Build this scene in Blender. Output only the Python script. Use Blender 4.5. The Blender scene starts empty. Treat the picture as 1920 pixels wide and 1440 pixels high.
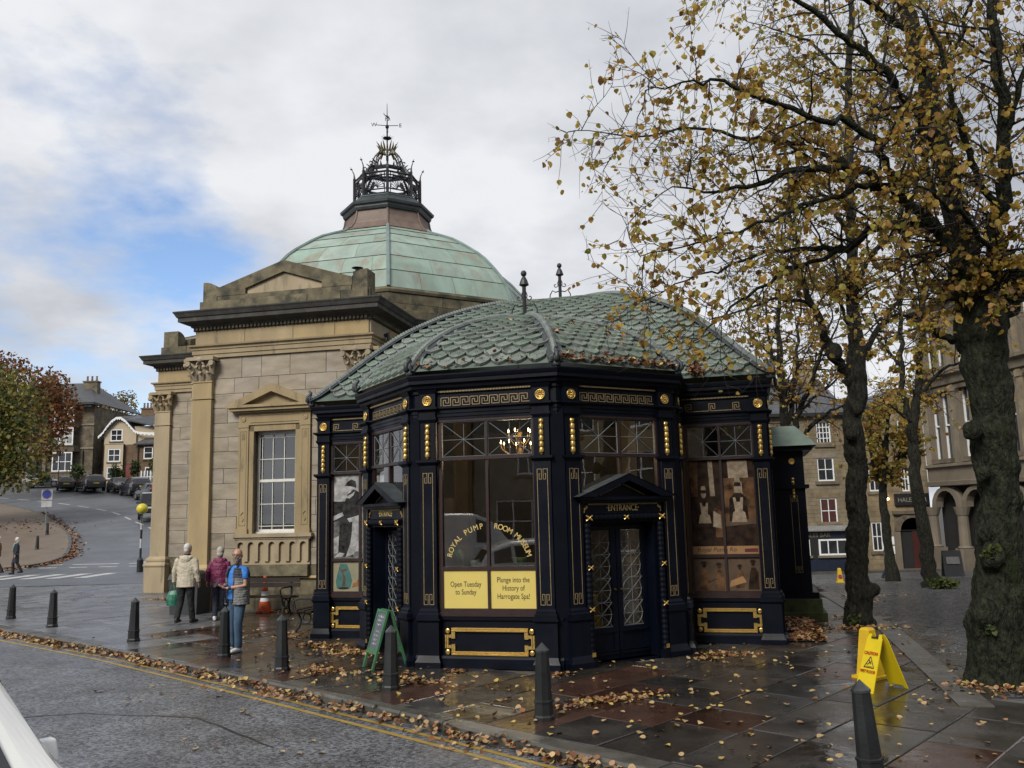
import bpy, bmesh, math, random
import numpy as np
from mathutils import Vector, Matrix, Euler
R = math.radians
rnd = random.Random(7)
scene = bpy.context.scene
COL = scene.collection

# ------------------------------------------------------------ camera, sky, sun, exposure
CAM_H = 2.25
cam_d = bpy.data.cameras.new('camera'); cam = bpy.data.objects.new('camera', cam_d); COL.objects.link(cam)
cam_d.sensor_width = 36.0; cam_d.lens = 1612.8 / 1920 * 36; cam_d.clip_end = 2000; cam_d.clip_start = 0.05
pit, rol = R(8.52), R(1.436)
fw = Vector((0, math.cos(pit), math.sin(pit))); up = Vector((0, -math.sin(pit), math.cos(pit))); rt = Vector((1, 0, 0))
cx = rt * math.cos(rol) - up * math.sin(rol); cy = rt * math.sin(rol) + up * math.cos(rol); cz = -fw
M = Matrix((cx, cy, cz)).transposed().to_4x4(); M.translation = (0, 0, CAM_H)
cam.matrix_world = M; scene.camera = cam

SUN_EL, SUN_AZ = R(38), R(212)      # azimuth clockwise from +Y: the light comes from behind the photographer's shoulder
world = bpy.data.worlds.new('World'); scene.world = world; world.use_nodes = True
nt = world.node_tree; nt.nodes.clear()
N = lambda t: nt.nodes.new(t)
def wlink(a, b): nt.links.new(a, b)
out = N('ShaderNodeOutputWorld'); bg = N('ShaderNodeBackground'); wlink(bg.outputs[0], out.inputs[0]); bg.inputs[1].default_value = 0.1
sky = N('ShaderNodeTexSky'); sky.sky_type = 'NISHITA'; sky.sun_disc = False
sky.sun_elevation = SUN_EL; sky.sun_rotation = SUN_AZ; sky.air_density = 1.0; sky.dust_density = 0.6; sky.ozone_density = 1.5
tc = N('ShaderNodeTexCoord'); sep = N('ShaderNodeSeparateXYZ'); wlink(tc.outputs['Generated'], sep.inputs[0])
def wmath(op, a, b=None, c=None, clamp=False):
    n = N('ShaderNodeMath'); n.operation = op; n.use_clamp = clamp
    for i, v in enumerate((a, b, c)):
        if v is None: continue
        if isinstance(v, (int, float)): n.inputs[i].default_value = v
        else: wlink(v, n.inputs[i])
    return n.outputs[0]
zz = wmath('MAXIMUM', wmath('ADD', sep.outputs[2], 0.22), 0.05)
px = wmath('DIVIDE', sep.outputs[0], zz); py = wmath('DIVIDE', sep.outputs[1], zz)
cmb = N('ShaderNodeCombineXYZ'); wlink(px, cmb.inputs[0]); wlink(py, cmb.inputs[1])
n1 = N('ShaderNodeTexNoise'); n1.inputs['Scale'].default_value = 1.9; n1.inputs['Detail'].default_value = 9; n1.inputs['Roughness'].default_value = 0.56
n2 = N('ShaderNodeTexNoise'); n2.inputs['Scale'].default_value = 1.3; n2.inputs['Detail'].default_value = 6; n2.inputs['Roughness'].default_value = 0.55
mp = N('ShaderNodeMapping'); mp.inputs['Location'].default_value = (3.1, 1.7, 0.4); wlink(cmb.outputs[0], mp.inputs[0])
mp2 = N('ShaderNodeMapping'); mp2.inputs['Location'].default_value = (8.3, 2.2, 5.0); wlink(cmb.outputs[0], mp2.inputs[0])
wlink(mp.outputs[0], n1.inputs['Vector']); wlink(mp2.outputs[0], n2.inputs['Vector'])
# the blue gap in the cloud deck lies low in the west (left of the hall), about 25 degrees across
gap = N('ShaderNodeVectorMath'); gap.operation = 'DOT_PRODUCT'; wlink(tc.outputs['Generated'], gap.inputs[0])
gd = Vector((-0.53, 0.83, 0.175)).normalized(); gap.inputs[1].default_value = gd
gapm = wmath('SMOOTH_MIN', wmath('MULTIPLY', wmath('SUBTRACT', gap.outputs['Value'], 0.915), 5.0), 0.30, 0.1)
gapm = wmath('MAXIMUM', gapm, 0.0)
cov = wmath('SUBTRACT', wmath('ADD', n1.outputs[0], 0.30), gapm)
cr = N('ShaderNodeValToRGB'); cr.color_ramp.elements[0].position = 0.38; cr.color_ramp.elements[1].position = 0.58; wlink(cov, cr.inputs[0])
cc = N('ShaderNodeValToRGB'); e = cc.color_ramp.elements
e[0].position = 0.34; e[0].color = (2.65, 2.78, 3.1, 1); e[1].position = 0.64; e[1].color = (5.1, 5.2, 5.4, 1)
wlink(n2.outputs[0], cc.inputs[0])
mix = N('ShaderNodeMix'); mix.data_type = 'RGBA'
blue = N('ShaderNodeMix'); blue.data_type = 'RGBA'; blue.blend_type = 'MULTIPLY'; blue.inputs['Factor'].default_value = 1.0
wlink(sky.outputs[0], blue.inputs['A']); blue.inputs['B'].default_value = (1.0, 1.04, 1.14, 1)
wlink(cr.outputs[0], mix.inputs['Factor']); wlink(blue.outputs['Result'], mix.inputs['A']); wlink(cc.outputs[0], mix.inputs['B'])
wlink(mix.outputs['Result'], bg.inputs[0])

sd = bpy.data.lights.new('sun', 'SUN'); sun = bpy.data.objects.new('sun', sd); COL.objects.link(sun)
sd.energy = 2.0; sd.angle = R(22); sd.color = (1.0, 0.95, 0.86)
sdir = Vector((math.sin(SUN_AZ) * math.cos(SUN_EL), math.cos(SUN_AZ) * math.cos(SUN_EL), math.sin(SUN_EL)))
sun.rotation_euler = sdir.to_track_quat('Z', 'Y').to_euler(); sun.location = sdir * 60
vs = scene.view_settings
vs.view_transform = 'Standard'; vs.look = 'None'; vs.exposure = 0.74; vs.gamma = 1.0; vs.use_curve_mapping = False
scene.cycles.use_denoising = True
scene.cycles.max_bounces = 8; scene.cycles.transparent_max_bounces = 16
scene.cycles.sample_clamp_indirect = 4.0; scene.cycles.caustics_reflective = False; scene.cycles.caustics_refractive = False

# ------------------------------------------------------------ helpers
def lab(o, label=None, cat=None, group=None, kind=None):
    if label: o['label'] = label
    if cat: o['category'] = cat
    if group: o['group'] = group
    if kind: o['kind'] = kind
    return o
def thing(name, label, cat, loc=(0, 0, 0), rotz=0.0, group=None):
    o = bpy.data.objects.new(name, None); COL.objects.link(o); o.empty_display_size = 0.2
    o.location = loc; o.rotation_euler = (0, 0, rotz)
    return lab(o, label, cat, group)
def inst(name, mesh, parent=None, loc=(0, 0, 0), rot=(0, 0, 0), scale=None):
    o = bpy.data.objects.new(name, mesh); COL.objects.link(o)
    o.location = loc; o.rotation_euler = rot
    if scale is not None: o.scale = scale if hasattr(scale, '__len__') else (scale,) * 3
    if parent: o.parent = parent
    return o
def copy_tree(o, parent=None):
    c = o.copy(); COL.objects.link(c); c.parent = parent
    for ch in list(o.children): copy_tree(ch, c)
    return c

class MB:
    """collects polygons, then becomes ONE mesh"""
    def __init__(s): s.v = []; s.f = []; s.m = []; s.cur = 0; s.X = None
    def add(s, vs, fs, m=None):
        b = len(s.v)
        if s.X is not None: vs = [tuple(s.X @ Vector(p)) for p in vs]
        s.v += [tuple(p) for p in vs]
        for f in fs: s.f.append(tuple(b + i for i in f)); s.m.append(s.cur if m is None else m)
        return s
    def box(s, x0, x1, y0, y1, z0, z1, m=None, skip=''):
        v = [(x0, y0, z0), (x1, y0, z0), (x1, y1, z0), (x0, y1, z0), (x0, y0, z1), (x1, y0, z1), (x1, y1, z1), (x0, y1, z1)]
        F = {'b': (3, 2, 1, 0), 't': (4, 5, 6, 7), 'f': (0, 1, 5, 4), 'k': (2, 3, 7, 6), 'l': (3, 0, 4, 7), 'r': (1, 2, 6, 5)}
        return s.add(v, [F[k] for k in F if k not in skip], m)
    def frust(s, x0, x1, y0, y1, z0, X0, X1, Y0, Y1, z1, m=None):
        v = [(x0, y0, z0), (x1, y0, z0), (x1, y1, z0), (x0, y1, z0), (X0, Y0, z1), (X1, Y0, z1), (X1, Y1, z1), (X0, Y1, z1)]
        return s.add(v, [(3, 2, 1, 0), (4, 5, 6, 7), (0, 1, 5, 4), (2, 3, 7, 6), (3, 0, 4, 7), (1, 2, 6, 5)], m)
    def prism(s, poly, y0, y1, m=None):
        """poly in (x,z), counter-clockwise seen from -y; extruded y0(front)..y1(back)"""
        n = len(poly)
        v = [(x, y0, z) for x, z in poly] + [(x, y1, z) for x, z in poly]
        f = [tuple(range(n)), tuple(range(2 * n - 1, n - 1, -1))] + [((i + 1) % n, i, n + i, n + (i + 1) % n) for i in range(n)]
        return s.add(v, f, m)
    def prismz(s, poly, z0, z1, m=None):
        n = len(poly)
        v = [(x, y, z0) for x, y in poly] + [(x, y, z1) for x, y in poly]
        f = [tuple(range(n - 1, -1, -1)), tuple(range(n, 2 * n))] + [(i, (i + 1) % n, n + (i + 1) % n, n + i) for i in range(n)]
        return s.add(v, f, m)
    def tube(s, pts, rad, n=6, m=None, caps=True, sy=1.0, upv=None):
        pts = [Vector(p) for p in pts]; k = len(pts)
        if not hasattr(rad, '__len__'): rad = [rad] * k
        V = []; prev = None
        for i, p in enumerate(pts):
            t = (pts[min(i + 1, k - 1)] - pts[max(i - 1, 0)])
            if t.length < 1e-9: t = Vector((0, 0, 1))
            t.normalize()
            if prev is None:
                a = Vector(upv) if upv else (Vector((0, 1, 0)) if abs(t.z) > 0.7 else Vector((0, 0, 1)))
            else: a = prev
            a = (a - t * a.dot(t))
            if a.length < 1e-6: a = t.orthogonal()
            a.normalize(); prev = a; b = t.cross(a)
            r = rad[i]; ra, rb = (r if hasattr(r, '__len__') else (r * sy, r))
            for j in range(n):
                w = 2 * math.pi * j / n
                V.append(p + a * (ra * math.cos(w)) + b * (rb * math.sin(w)))
        F = [(i * n + j, i * n + (j + 1) % n, (i + 1) * n + (j + 1) % n, (i + 1) * n + j) for i in range(k - 1) for j in range(n)]
        if caps: F += [tuple(range(n - 1, -1, -1)), tuple((k - 1) * n + j for j in range(n))]
        return s.add(V, F, m)
    def lathe(s, prof, n=12, c=(0, 0, 0), m=None, a0=0.0, caps=True):
        V = []; k = len(prof)
        for r, z in prof:
            for j in range(n):
                w = a0 + 2 * math.pi * j / n; V.append((c[0] + r * math.cos(w), c[1] + r * math.sin(w), c[2] + z))
        F = [(i * n + j, i * n + (j + 1) % n, (i + 1) * n + (j + 1) % n, (i + 1) * n + j) for i in range(k - 1) for j in range(n)]
        if caps: F += [tuple(range(n - 1, -1, -1)), tuple((k - 1) * n + j for j in range(n))]
        return s.add(V, F, m)
    def ell(s, c, r, n=10, k=7, m=None, rot=None):
        V = []; rot = rot or Matrix.Identity(3)
        for i in range(k + 1):
            ph = -math.pi / 2 + math.pi * i / k
            for j in range(n):
                w = 2 * math.pi * j / n
                V.append(Vector(c) + rot @ Vector((r[0] * math.cos(ph) * math.cos(w), r[1] * math.cos(ph) * math.sin(w), r[2] * math.sin(ph))))
        F = [(i * n + j, i * n + (j + 1) % n, (i + 1) * n + (j + 1) % n, (i + 1) * n + j) for i in range(k) for j in range(n)]
        return s.add(V, F, m)
    def sweep(s, path, prof, closed=False, m=None, cap=True):
        """profile (offset,z) carried along a plan path with mitres; outward = right of travel"""
        P = [Vector((p[0], p[1])) for p in path]; n = len(P); V = []
        for i in range(n):
            d0 = (P[i] - P[i - 1]) if (i > 0 or closed) else (P[1] - P[0])
            d1 = (P[(i + 1) % n] - P[i]) if (i < n - 1 or closed) else (P[-1] - P[-2])
            d0.normalize(); d1.normalize()
            n0 = Vector((d0.y, -d0.x)); n1_ = Vector((d1.y, -d1.x)); mt = (n0 + n1_)
            mt = mt / max(0.2, mt.length_squared) * 2.0
            for o, z in prof: V.append((P[i].x + mt.x * o, P[i].y + mt.y * o, z))
        k = len(prof); F = []
        for i in range(n if closed else n - 1):
            a, b = i * k, ((i + 1) % n) * k
            for j in range(k - 1): F.append((a + j, b + j, b + j + 1, a + j + 1))
        if not closed and cap: F += [tuple(range(k - 1, -1, -1)), tuple((n - 1) * k + j for j in range(k))]
        return s.add(V, F, m)
    def mesh(s, name, mats, smooth=False):
        me = bpy.data.meshes.new(name); me.from_pydata(s.v, [], s.f)
        if not isinstance(mats, (list, tuple)): mats = [mats]
        for mt in mats: me.materials.append(mt)
        if len(mats) > 1 and s.f: me.polygons.foreach_set('material_index', s.m)
        if smooth and s.f: me.polygons.foreach_set('use_smooth', [True] * len(s.f))
        me.update(); return me
    def build(s, name, mats, parent=None, smooth=False, **kw):
        return inst(name, s.mesh(name, mats, smooth), parent, **kw)

# ------------------------------------------------------------ materials (all procedural)
def srgb(h):
    h = h.lstrip('#'); c = [int(h[i:i + 2], 16) / 255 for i in (0, 2, 4)]
    return tuple(x / 12.92 if x <= 0.04045 else ((x + 0.055) / 1.055) ** 2.4 for x in c)
MAT = {}
def mat(name, col, rough=0.6, var=0.25, scale=6.0, bump=0.0, bscale=60.0, metal=0.0, col2=None, rnd_v=0.0, rough2=None, spec=0.5, emit=None, coat=0.0, stretch=None, stain=None, hue=0.0, trans=0.0, bdist=0.01, speck=None):
    m = bpy.data.materials.new(name); m.use_nodes = True; t = m.node_tree; MAT[name] = m
    b = t.nodes['Principled BSDF']; L = t.links.new
    b.inputs['Roughness'].default_value = rough; b.inputs['Metallic'].default_value = metal
    b.inputs['Specular IOR Level'].default_value = spec
    if coat: b.inputs['Coat Weight'].default_value = coat; b.inputs['Coat Roughness'].default_value = 0.08
    if emit: b.inputs['Emission Color'].default_value = (*emit[0], 1); b.inputs['Emission Strength'].default_value = emit[1]
    tcn = t.nodes.new('ShaderNodeTexCoord'); src = tcn.outputs['Object']
    oi = t.nodes.new('ShaderNodeObjectInfo')
    add = t.nodes.new('ShaderNodeVectorMath'); add.operation = 'ADD'; L(src, add.inputs[0])
    mul = t.nodes.new('ShaderNodeVectorMath'); mul.operation = 'SCALE'; mul.inputs[3].default_value = 1.0
    cb = t.nodes.new('ShaderNodeCombineXYZ')
    mm = t.nodes.new('ShaderNodeMath'); mm.operation = 'MULTIPLY'; mm.inputs[1].default_value = 37.0; L(oi.outputs['Random'], mm.inputs[0])
    L(mm.outputs[0], cb.inputs[0]); L(mm.outputs[0], cb.inputs[2]); L(cb.outputs[0], add.inputs[1])
    vec = add.outputs[0]
    if stretch:
        mpn = t.nodes.new('ShaderNodeMapping'); mpn.inputs['Scale'].default_value = stretch; L(vec, mpn.inputs[0]); vec = mpn.outputs[0]
    nz = t.nodes.new('ShaderNodeTexNoise'); nz.inputs['Scale'].default_value = scale; nz.inputs['Detail'].default_value = 6; nz.inputs['Roughness'].default_value = 0.6; L(vec, nz.inputs['Vector'])
    rp = t.nodes.new('ShaderNodeValToRGB'); rp.color_ramp.elements[0].position = 0.32; rp.color_ramp.elements[1].position = 0.68
    c0 = tuple(x * (1 - var) for x in col); c1 = tuple(min(1, x * (1 + var)) for x in (col2 or col))
    rp.color_ramp.elements[0].color = (*c0, 1); rp.color_ramp.elements[1].color = (*c1, 1); L(nz.outputs[0], rp.inputs[0])
    cur = rp.outputs[0]
    if stain:   # (colour, scale, threshold)
        n3 = t.nodes.new('ShaderNodeTexNoise'); n3.inputs['Scale'].default_value = stain[1]; n3.inputs['Detail'].default_value = 7; n3.inputs['Roughness'].default_value = 0.65
        L(vec, n3.inputs['Vector']); r3 = t.nodes.new('ShaderNodeValToRGB')
        r3.color_ramp.elements[0].position = stain[2]; r3.color_ramp.elements[1].position = stain[2] + 0.16
        L(n3.outputs[0], r3.inputs[0]); mx = t.nodes.new('ShaderNodeMix'); mx.data_type = 'RGBA'
        L(r3.outputs[0], mx.inputs['Factor']); L(cur, mx.inputs['A']); mx.inputs['B'].default_value = (*stain[0], 1); cur = mx.outputs['Result']
    if rnd_v or hue:
        hs = t.nodes.new('ShaderNodeHueSaturation'); mr = t.nodes.new('ShaderNodeMapRange')
        mr.inputs['To Min'].default_value = 1 - rnd_v; mr.inputs['To Max'].default_value = 1 + rnd_v; L(oi.outputs['Random'], mr.inputs['Value']); L(mr.outputs[0], hs.inputs['Value'])
        if hue:
            m2 = t.nodes.new('ShaderNodeMath'); m2.operation = 'MULTIPLY'; m2.inputs[1].default_value = 7.31; L(oi.outputs['Random'], m2.inputs[0])
            m3 = t.nodes.new('ShaderNodeMath'); m3.operation = 'FRACT'; L(m2.outputs[0], m3.inputs[0])
            m4 = t.nodes.new('ShaderNodeMapRange'); m4.inputs['To Min'].default_value = 1 - hue; m4.inputs['To Max'].default_value = 1 + hue; L(m3.outputs[0], m4.inputs['Value']); L(m4.outputs[0], hs.inputs['Saturation'])
        L(cur, hs.inputs['Color']); cur = hs.outputs[0]
    if speck:   # aggregate: fine light and dark grains
        ns = t.nodes.new('ShaderNodeTexVoronoi'); ns.inputs['Scale'].default_value = speck[0]; L(vec, ns.inputs['Vector'])
        sp_ = t.nodes.new('ShaderNodeSeparateColor'); L(ns.outputs['Color'], sp_.inputs[0]); ms_ = t.nodes.new('ShaderNodeMapRange'); ms_.inputs['To Min'].default_value = 1 - speck[1]; ms_.inputs['To Max'].default_value = 1 + speck[1]; L(sp_.outputs[0], ms_.inputs['Value'])
        hs2 = t.nodes.new('ShaderNodeHueSaturation'); L(cur, hs2.inputs['Color']); L(ms_.outputs[0], hs2.inputs['Value']); cur = hs2.outputs[0]
    L(cur, b.inputs['Base Color'])
    if rough2 is not None:
        rn = t.nodes.new('ShaderNodeTexNoise'); rn.inputs['Scale'].default_value = scale * 0.7; rn.inputs['Detail'].default_value = 5; L(vec, rn.inputs['Vector'])
        rr = t.nodes.new('ShaderNodeMapRange'); rr.inputs['From Min'].default_value = 0.35; rr.inputs['From Max'].default_value = 0.65
        rr.inputs['To Min'].default_value = rough; rr.inputs['To Max'].default_value = rough2; L(rn.outputs[0], rr.inputs['Value']); L(rr.outputs[0], b.inputs['Roughness'])
    if bump:
        bn = t.nodes.new('ShaderNodeTexNoise'); bn.inputs['Scale'].default_value = bscale; bn.inputs['Detail'].default_value = 5; L(vec, bn.inputs['Vector'])
        bp = t.nodes.new('ShaderNodeBump'); bp.inputs['Strength'].default_value = bump; bp.inputs['Distance'].default_value = bdist; L(bn.outputs[0], bp.inputs['Height']); L(bp.outputs[0], b.inputs['Normal'])
    if trans:
        tr = t.nodes.new('ShaderNodeBsdfTranslucent'); L(cur, tr.inputs[0]); ms = t.nodes.new('ShaderNodeMixShader'); ms.inputs[0].default_value = trans
        L(b.outputs[0], ms.inputs[1]); L(tr.outputs[0], ms.inputs[2]); L(ms.outputs[0], t.nodes['Material Output'].inputs['Surface'])
    return m
def glass(name, tint=(0.9, 0.95, 0.95), refl=1.0):
    m = bpy.data.materials.new(name); m.use_nodes = True; t = m.node_tree; t.nodes.clear(); MAT[name] = m; L = t.links.new
    o = t.nodes.new('ShaderNodeOutputMaterial'); tr = t.nodes.new('ShaderNodeBsdfTransparent'); tr.inputs[0].default_value = (*tint, 1)
    gl = t.nodes.new('ShaderNodeBsdfGlossy'); gl.inputs['Roughness'].default_value = 0.01; gl.inputs[0].default_value = (refl, refl, refl, 1)
    fr = t.nodes.new('ShaderNodeFresnel'); fr.inputs[0].default_value = 2.3
    nb = t.nodes.new('ShaderNodeTexNoise'); nb.inputs['Scale'].default_value = 1.3; bp = t.nodes.new('ShaderNodeBump'); bp.inputs['Strength'].default_value = 0.04; bp.inputs['Distance'].default_value = 0.02
    L(nb.outputs[0], bp.inputs['Height']); L(bp.outputs[0], gl.inputs['Normal'])
    ms = t.nodes.new('ShaderNodeMixShader'); L(fr.outputs[0], ms.inputs[0]); L(tr.outputs[0], ms.inputs[1]); L(gl.outputs[0], ms.inputs[2]); L(ms.outputs[0], o.inputs[0])
    return m

navy = mat('navy_paint', (0.0018, 0.0032, 0.0085), 0.34, 0.35, 3, 0.12, 40, rough2=0.5, spec=0.18)
navy_d = mat('navy_dark', (0.002, 0.003, 0.007), 0.6, 0.3, 3, spec=.12)
gold = mat('gold_leaf', (0.62, 0.42, 0.13), 0.3, 0.25, 30, 0.15, 120, metal=0.8)
goldp = mat('gold_line', (0.30, 0.225, 0.11), 0.5, 0.25, 20, metal=0.3)
maroon = mat('maroon_wood', (0.022, 0.010, 0.010), 0.4, 0.3, 8, 0.1, 60)
leadbar = mat('lead_bar', (0.13, 0.145, 0.16), 0.5, 0.2, 10)
pane = glass('window_glass')
cop_g = mat('copper_verdigris', (0.115, 0.145, 0.128), 0.6, 0.28, 2.2, 0.2, 30, rnd_v=0.22, stain=((0.085, 0.085, 0.07), 1.4, 0.56), hue=0.3)
cop_d = mat('copper_lead', (0.13, 0.152, 0.145), 0.55, 0.3, 5, 0.2, 30)
cop_tile = mat('copper_tile', (0.145, 0.175, 0.152), 0.45, 0.3, 4, 0.25, 60, rnd_v=0.22, rough2=0.6, stain=((0.05, 0.055, 0.05), 3.0, 0.55), hue=0.35)
cop_dome = mat('copper_dome', (0.235, 0.310, 0.265), 0.6, 0.18, 1.6, 0.12, 20, rnd_v=0.10, stretch=(1, 1, 0.35), stain=((0.215, 0.205, 0.165), 1.7, 0.50), hue=0.15)
cop_br = mat('copper_brown', (0.15, 0.105, 0.085), 0.6, 0.2, 3, 0.1, 20, rnd_v=0.1)
lead_dk = mat('lead_dark', (0.035, 0.042, 0.048), 0.5, 0.3, 5)
iron = mat('wrought_iron', (0.012, 0.013, 0.017), 0.5, 0.3, 10)
iron_gold = mat('iron_gilded', (0.11, 0.09, 0.04), 0.5, 0.3, 10)
stone = mat('ashlar_stone', (0.262, 0.222, 0.168), 0.85, 0.2, 2.2, 0.5, 25, rnd_v=0.075, col2=(0.295, 0.255, 0.205), hue=0.13, stretch=(0.5, 0.5, 1.6), stain=((0.14, 0.115, 0.09), 1.3, 0.60))
stone_y = mat('dressed_stone', (0.31, 0.245, 0.15), 0.85, 0.16, 2.0, 0.3, 25, rnd_v=0.10, hue=0.2, stretch=(1, 1, .28), stain=((0.14, 0.118, 0.08), 2.6, 0.57))
stone_d = mat('weathered_stone', (0.135, 0.115, 0.072), 0.9, 0.45, 2.5, 0.5, 18, rnd_v=0.15, stain=((0.045, 0.045, 0.034), 2.2, 0.48))
stone_k = mat('blackened_stone', (0.05, 0.048, 0.044), 0.9, 0.4, 3.0, 0.4, 18, stain=((0.13, 0.12, 0.09), 2.5, 0.60))
mortar = mat('mortar_joint', (0.15, 0.128, 0.098), 0.95, 0.2, 4)
white = mat('white_paint', (0.62, 0.61, 0.56), 0.45, 0.08, 5)
white_w = mat('white_gloss', (0.72, 0.73, 0.74), 0.35, 0.06, 4)
blind = mat('window_blind', (0.30, 0.31, 0.31), 0.8, 0.1, 3)
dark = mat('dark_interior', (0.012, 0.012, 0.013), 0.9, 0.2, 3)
room = mat('room_wall', (0.30, 0.25, 0.20), 0.9, 0.2, 1.5)
room_d = mat('room_floor', (0.05, 0.03, 0.018), 0.5, 0.2, 2)
bulb = mat('lit_bulb', (1, 0.7, 0.3), 0.4, 0, emit=((1.0, 0.66, 0.26), 12))
brass = mat('brass', (0.12, 0.08, 0.03), 0.35, 0.2, metal=0.8)
yellow_sign = mat('yellow_print', (0.60, 0.48, 0.13), 0.45, 0.03, 3)
ink = mat('black_ink', (0.02, 0.018, 0.012), 0.6, 0.1)
gold_txt = mat('gilt_letters', (0.62, 0.47, 0.16), 0.45, 0.1)
palm_m = mat('palm_green', (0.06, 0.22, 0.09), 0.5, 0.3, 8)
bw_l = mat('photo_light', (0.30, 0.30, 0.30), 0.45, 0.45, 9, spec=.12); bw_k = mat('photo_black', (0.008, 0.008, 0.009), 0.45, 0.3, 11, col2=(.035, .035, .035), spec=.12)
bw_m = mat('photo_grey', (0.12, 0.12, 0.12), 0.45, 0.6, 9, spec=.12)
sep_k = mat('sepia_dark', (0.010, 0.006, 0.005), 0.45, 0.5, 7, col2=(.03, .018, .012), spec=.12); sep_m = mat('sepia_mid', (0.05, 0.024, 0.013), 0.45, 0.7, 5, col2=(.11, .06, .03), spec=.12)
sep_l = mat('sepia_pale', (0.27, 0.215, 0.155), 0.45, 0.35, 12, spec=.12); sep_c = mat('sepia_cream', (0.30, 0.175, 0.085), 0.45, 0.12, 5, spec=.12)
sep_b = mat('sepia_brown', (0.095, 0.065, 0.045), 0.45, 0.25, 5, spec=.12)
jug_bg = mat('print_ground', (0.25, 0.235, 0.16), 0.45, 0.1, 4, spec=.12); jug_t = mat('print_teal', (0.06, 0.14, 0.135), 0.45, 0.2, 5, spec=.12); jug_r = mat('print_rust', (0.25, 0.11, 0.05), 0.45, 0.3, 9, spec=.12)
asphalt = mat('wet_asphalt', (0.088, 0.092, 0.102), 0.28, 0.35, 1.2, 1.0, 34, rough2=0.56, spec=0.6, stain=((0.045, 0.046, 0.05), 0.5, 0.58), bdist=0.012, speck=(32, .75))
asphalt_b = mat('asphalt_slope', (0.085, 0.092, 0.105), 0.40, 0.2, 0.6, 0.35, 40, rough2=0.6)
kerb_m = mat('kerb_stone', (0.072, 0.068, 0.060), 0.22, 0.3, 3, 0.3, 30, rough2=0.5, rnd_v=0.2)
flag_m = mat('wet_flagstone', (0.034, 0.029, 0.025), 0.09, 0.4, 2.2, 0.55, 7, rough2=0.36, rnd_v=0.45, hue=0.7, spec=1.0, stain=((0.035, 0.021, 0.015), 1.2, 0.58))
flag_r = mat('wet_red_flagstone', (0.042, 0.021, 0.015), 0.09, 0.3, 2.2, 0.5, 7, rough2=0.34, rnd_v=0.3, spec=0.8)
flag_p = mat('pale_flag_sky_sheen', (0.105, 0.108, 0.118), 0.22, 0.35, 2.0, 0.7, 6, rough2=0.48, rnd_v=0.25, spec=1.0)  # paler paving at the left; brightness of reflected sky put into its base colour
bed_m = mat('wet_joint', (0.10, 0.095, 0.085), 0.35, 0.3, 6, 0.2, 40, rough2=0.6)
sett_m = mat('wet_sett', (0.032, 0.034, 0.038), 0.16, 0.3, 6, 0.25, 30, rough2=0.4, rnd_v=0.4)
ground_m = mat('ground_earth', (0.05, 0.047, 0.04), 0.9, 0.3, 1)
soil_m = mat('wet_soil', (0.018, 0.012, 0.008), 0.7, 0.4, 8, 0.5, 30)
beige_pave = mat('beige_paving', (0.145, 0.112, 0.085), 0.45, 0.12, 1, 0.2, 20, rough2=0.65)
line_w = mat('road_white', (0.42, 0.42, 0.42), 0.4, 0.25, 4, rough2=0.6); line_y = mat('road_yellow', (0.28, 0.185, 0.035), 0.4, 0.25, 3, rough2=0.6, stain=((0.06, 0.055, 0.04), 5, 0.62))
boll_m = mat('bollard_paint', (0.009, 0.0105, 0.012), 0.4, 0.35, 6, 0.3, 50, rough2=0.55, spec=0.5)
bark = mat('wet_bark', (0.010, 0.010, 0.008), 0.8, 0.75, 17, 1.0, 30, spec=.25, col2=(0.019, 0.019, 0.013), stretch=(1, 1, 0.3), bdist=0.09)
bark_m = mat('mossy_bark', (0.011, 0.012, 0.0085), 0.9, 0.75, 15, 1.0, 34, spec=.2, col2=(0.022, 0.025, 0.015), stain=((0.014, 0.021, 0.006), 3.2, 0.56), stretch=(1, 1, .45), bdist=0.10)
twig_m = mat('twig_bark', (0.010, 0.008, 0.007), 0.8, 0.3, 8)
LEAF = [mat('leaf_ochre', (0.55, 0.36, 0.07), 0.55, 0.3, 5, trans=0.55, rnd_v=0.3), mat('leaf_amber', (0.48, 0.26, 0.06), 0.55, 0.3, 5, trans=0.55, rnd_v=0.3),
        mat('leaf_olive', (0.34, 0.30, 0.06), 0.55, 0.3, 5, trans=0.5, rnd_v=0.3), mat('leaf_brown', (0.21, 0.105, 0.04), 0.6, 0.3, 5, trans=0.4, rnd_v=0.3),
        mat('leaf_lemon', (0.62, 0.48, 0.11), 0.55, 0.25, 5, trans=0.55, rnd_v=0.2)]
FALL = [mat('fallen_tan', (0.27, 0.15, 0.07), 0.5, 0.3, 9, rnd_v=0.3), mat('fallen_pale', (0.38, 0.26, 0.125), 0.5, 0.25, 9, rnd_v=0.3), mat('fallen_rust', (0.18, 0.07, 0.026), 0.5, 0.3, 9, rnd_v=0.3), mat('fallen_yellow', (0.42, 0.30, 0.085), 0.5, 0.25, 9, rnd_v=0.3)]

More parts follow.
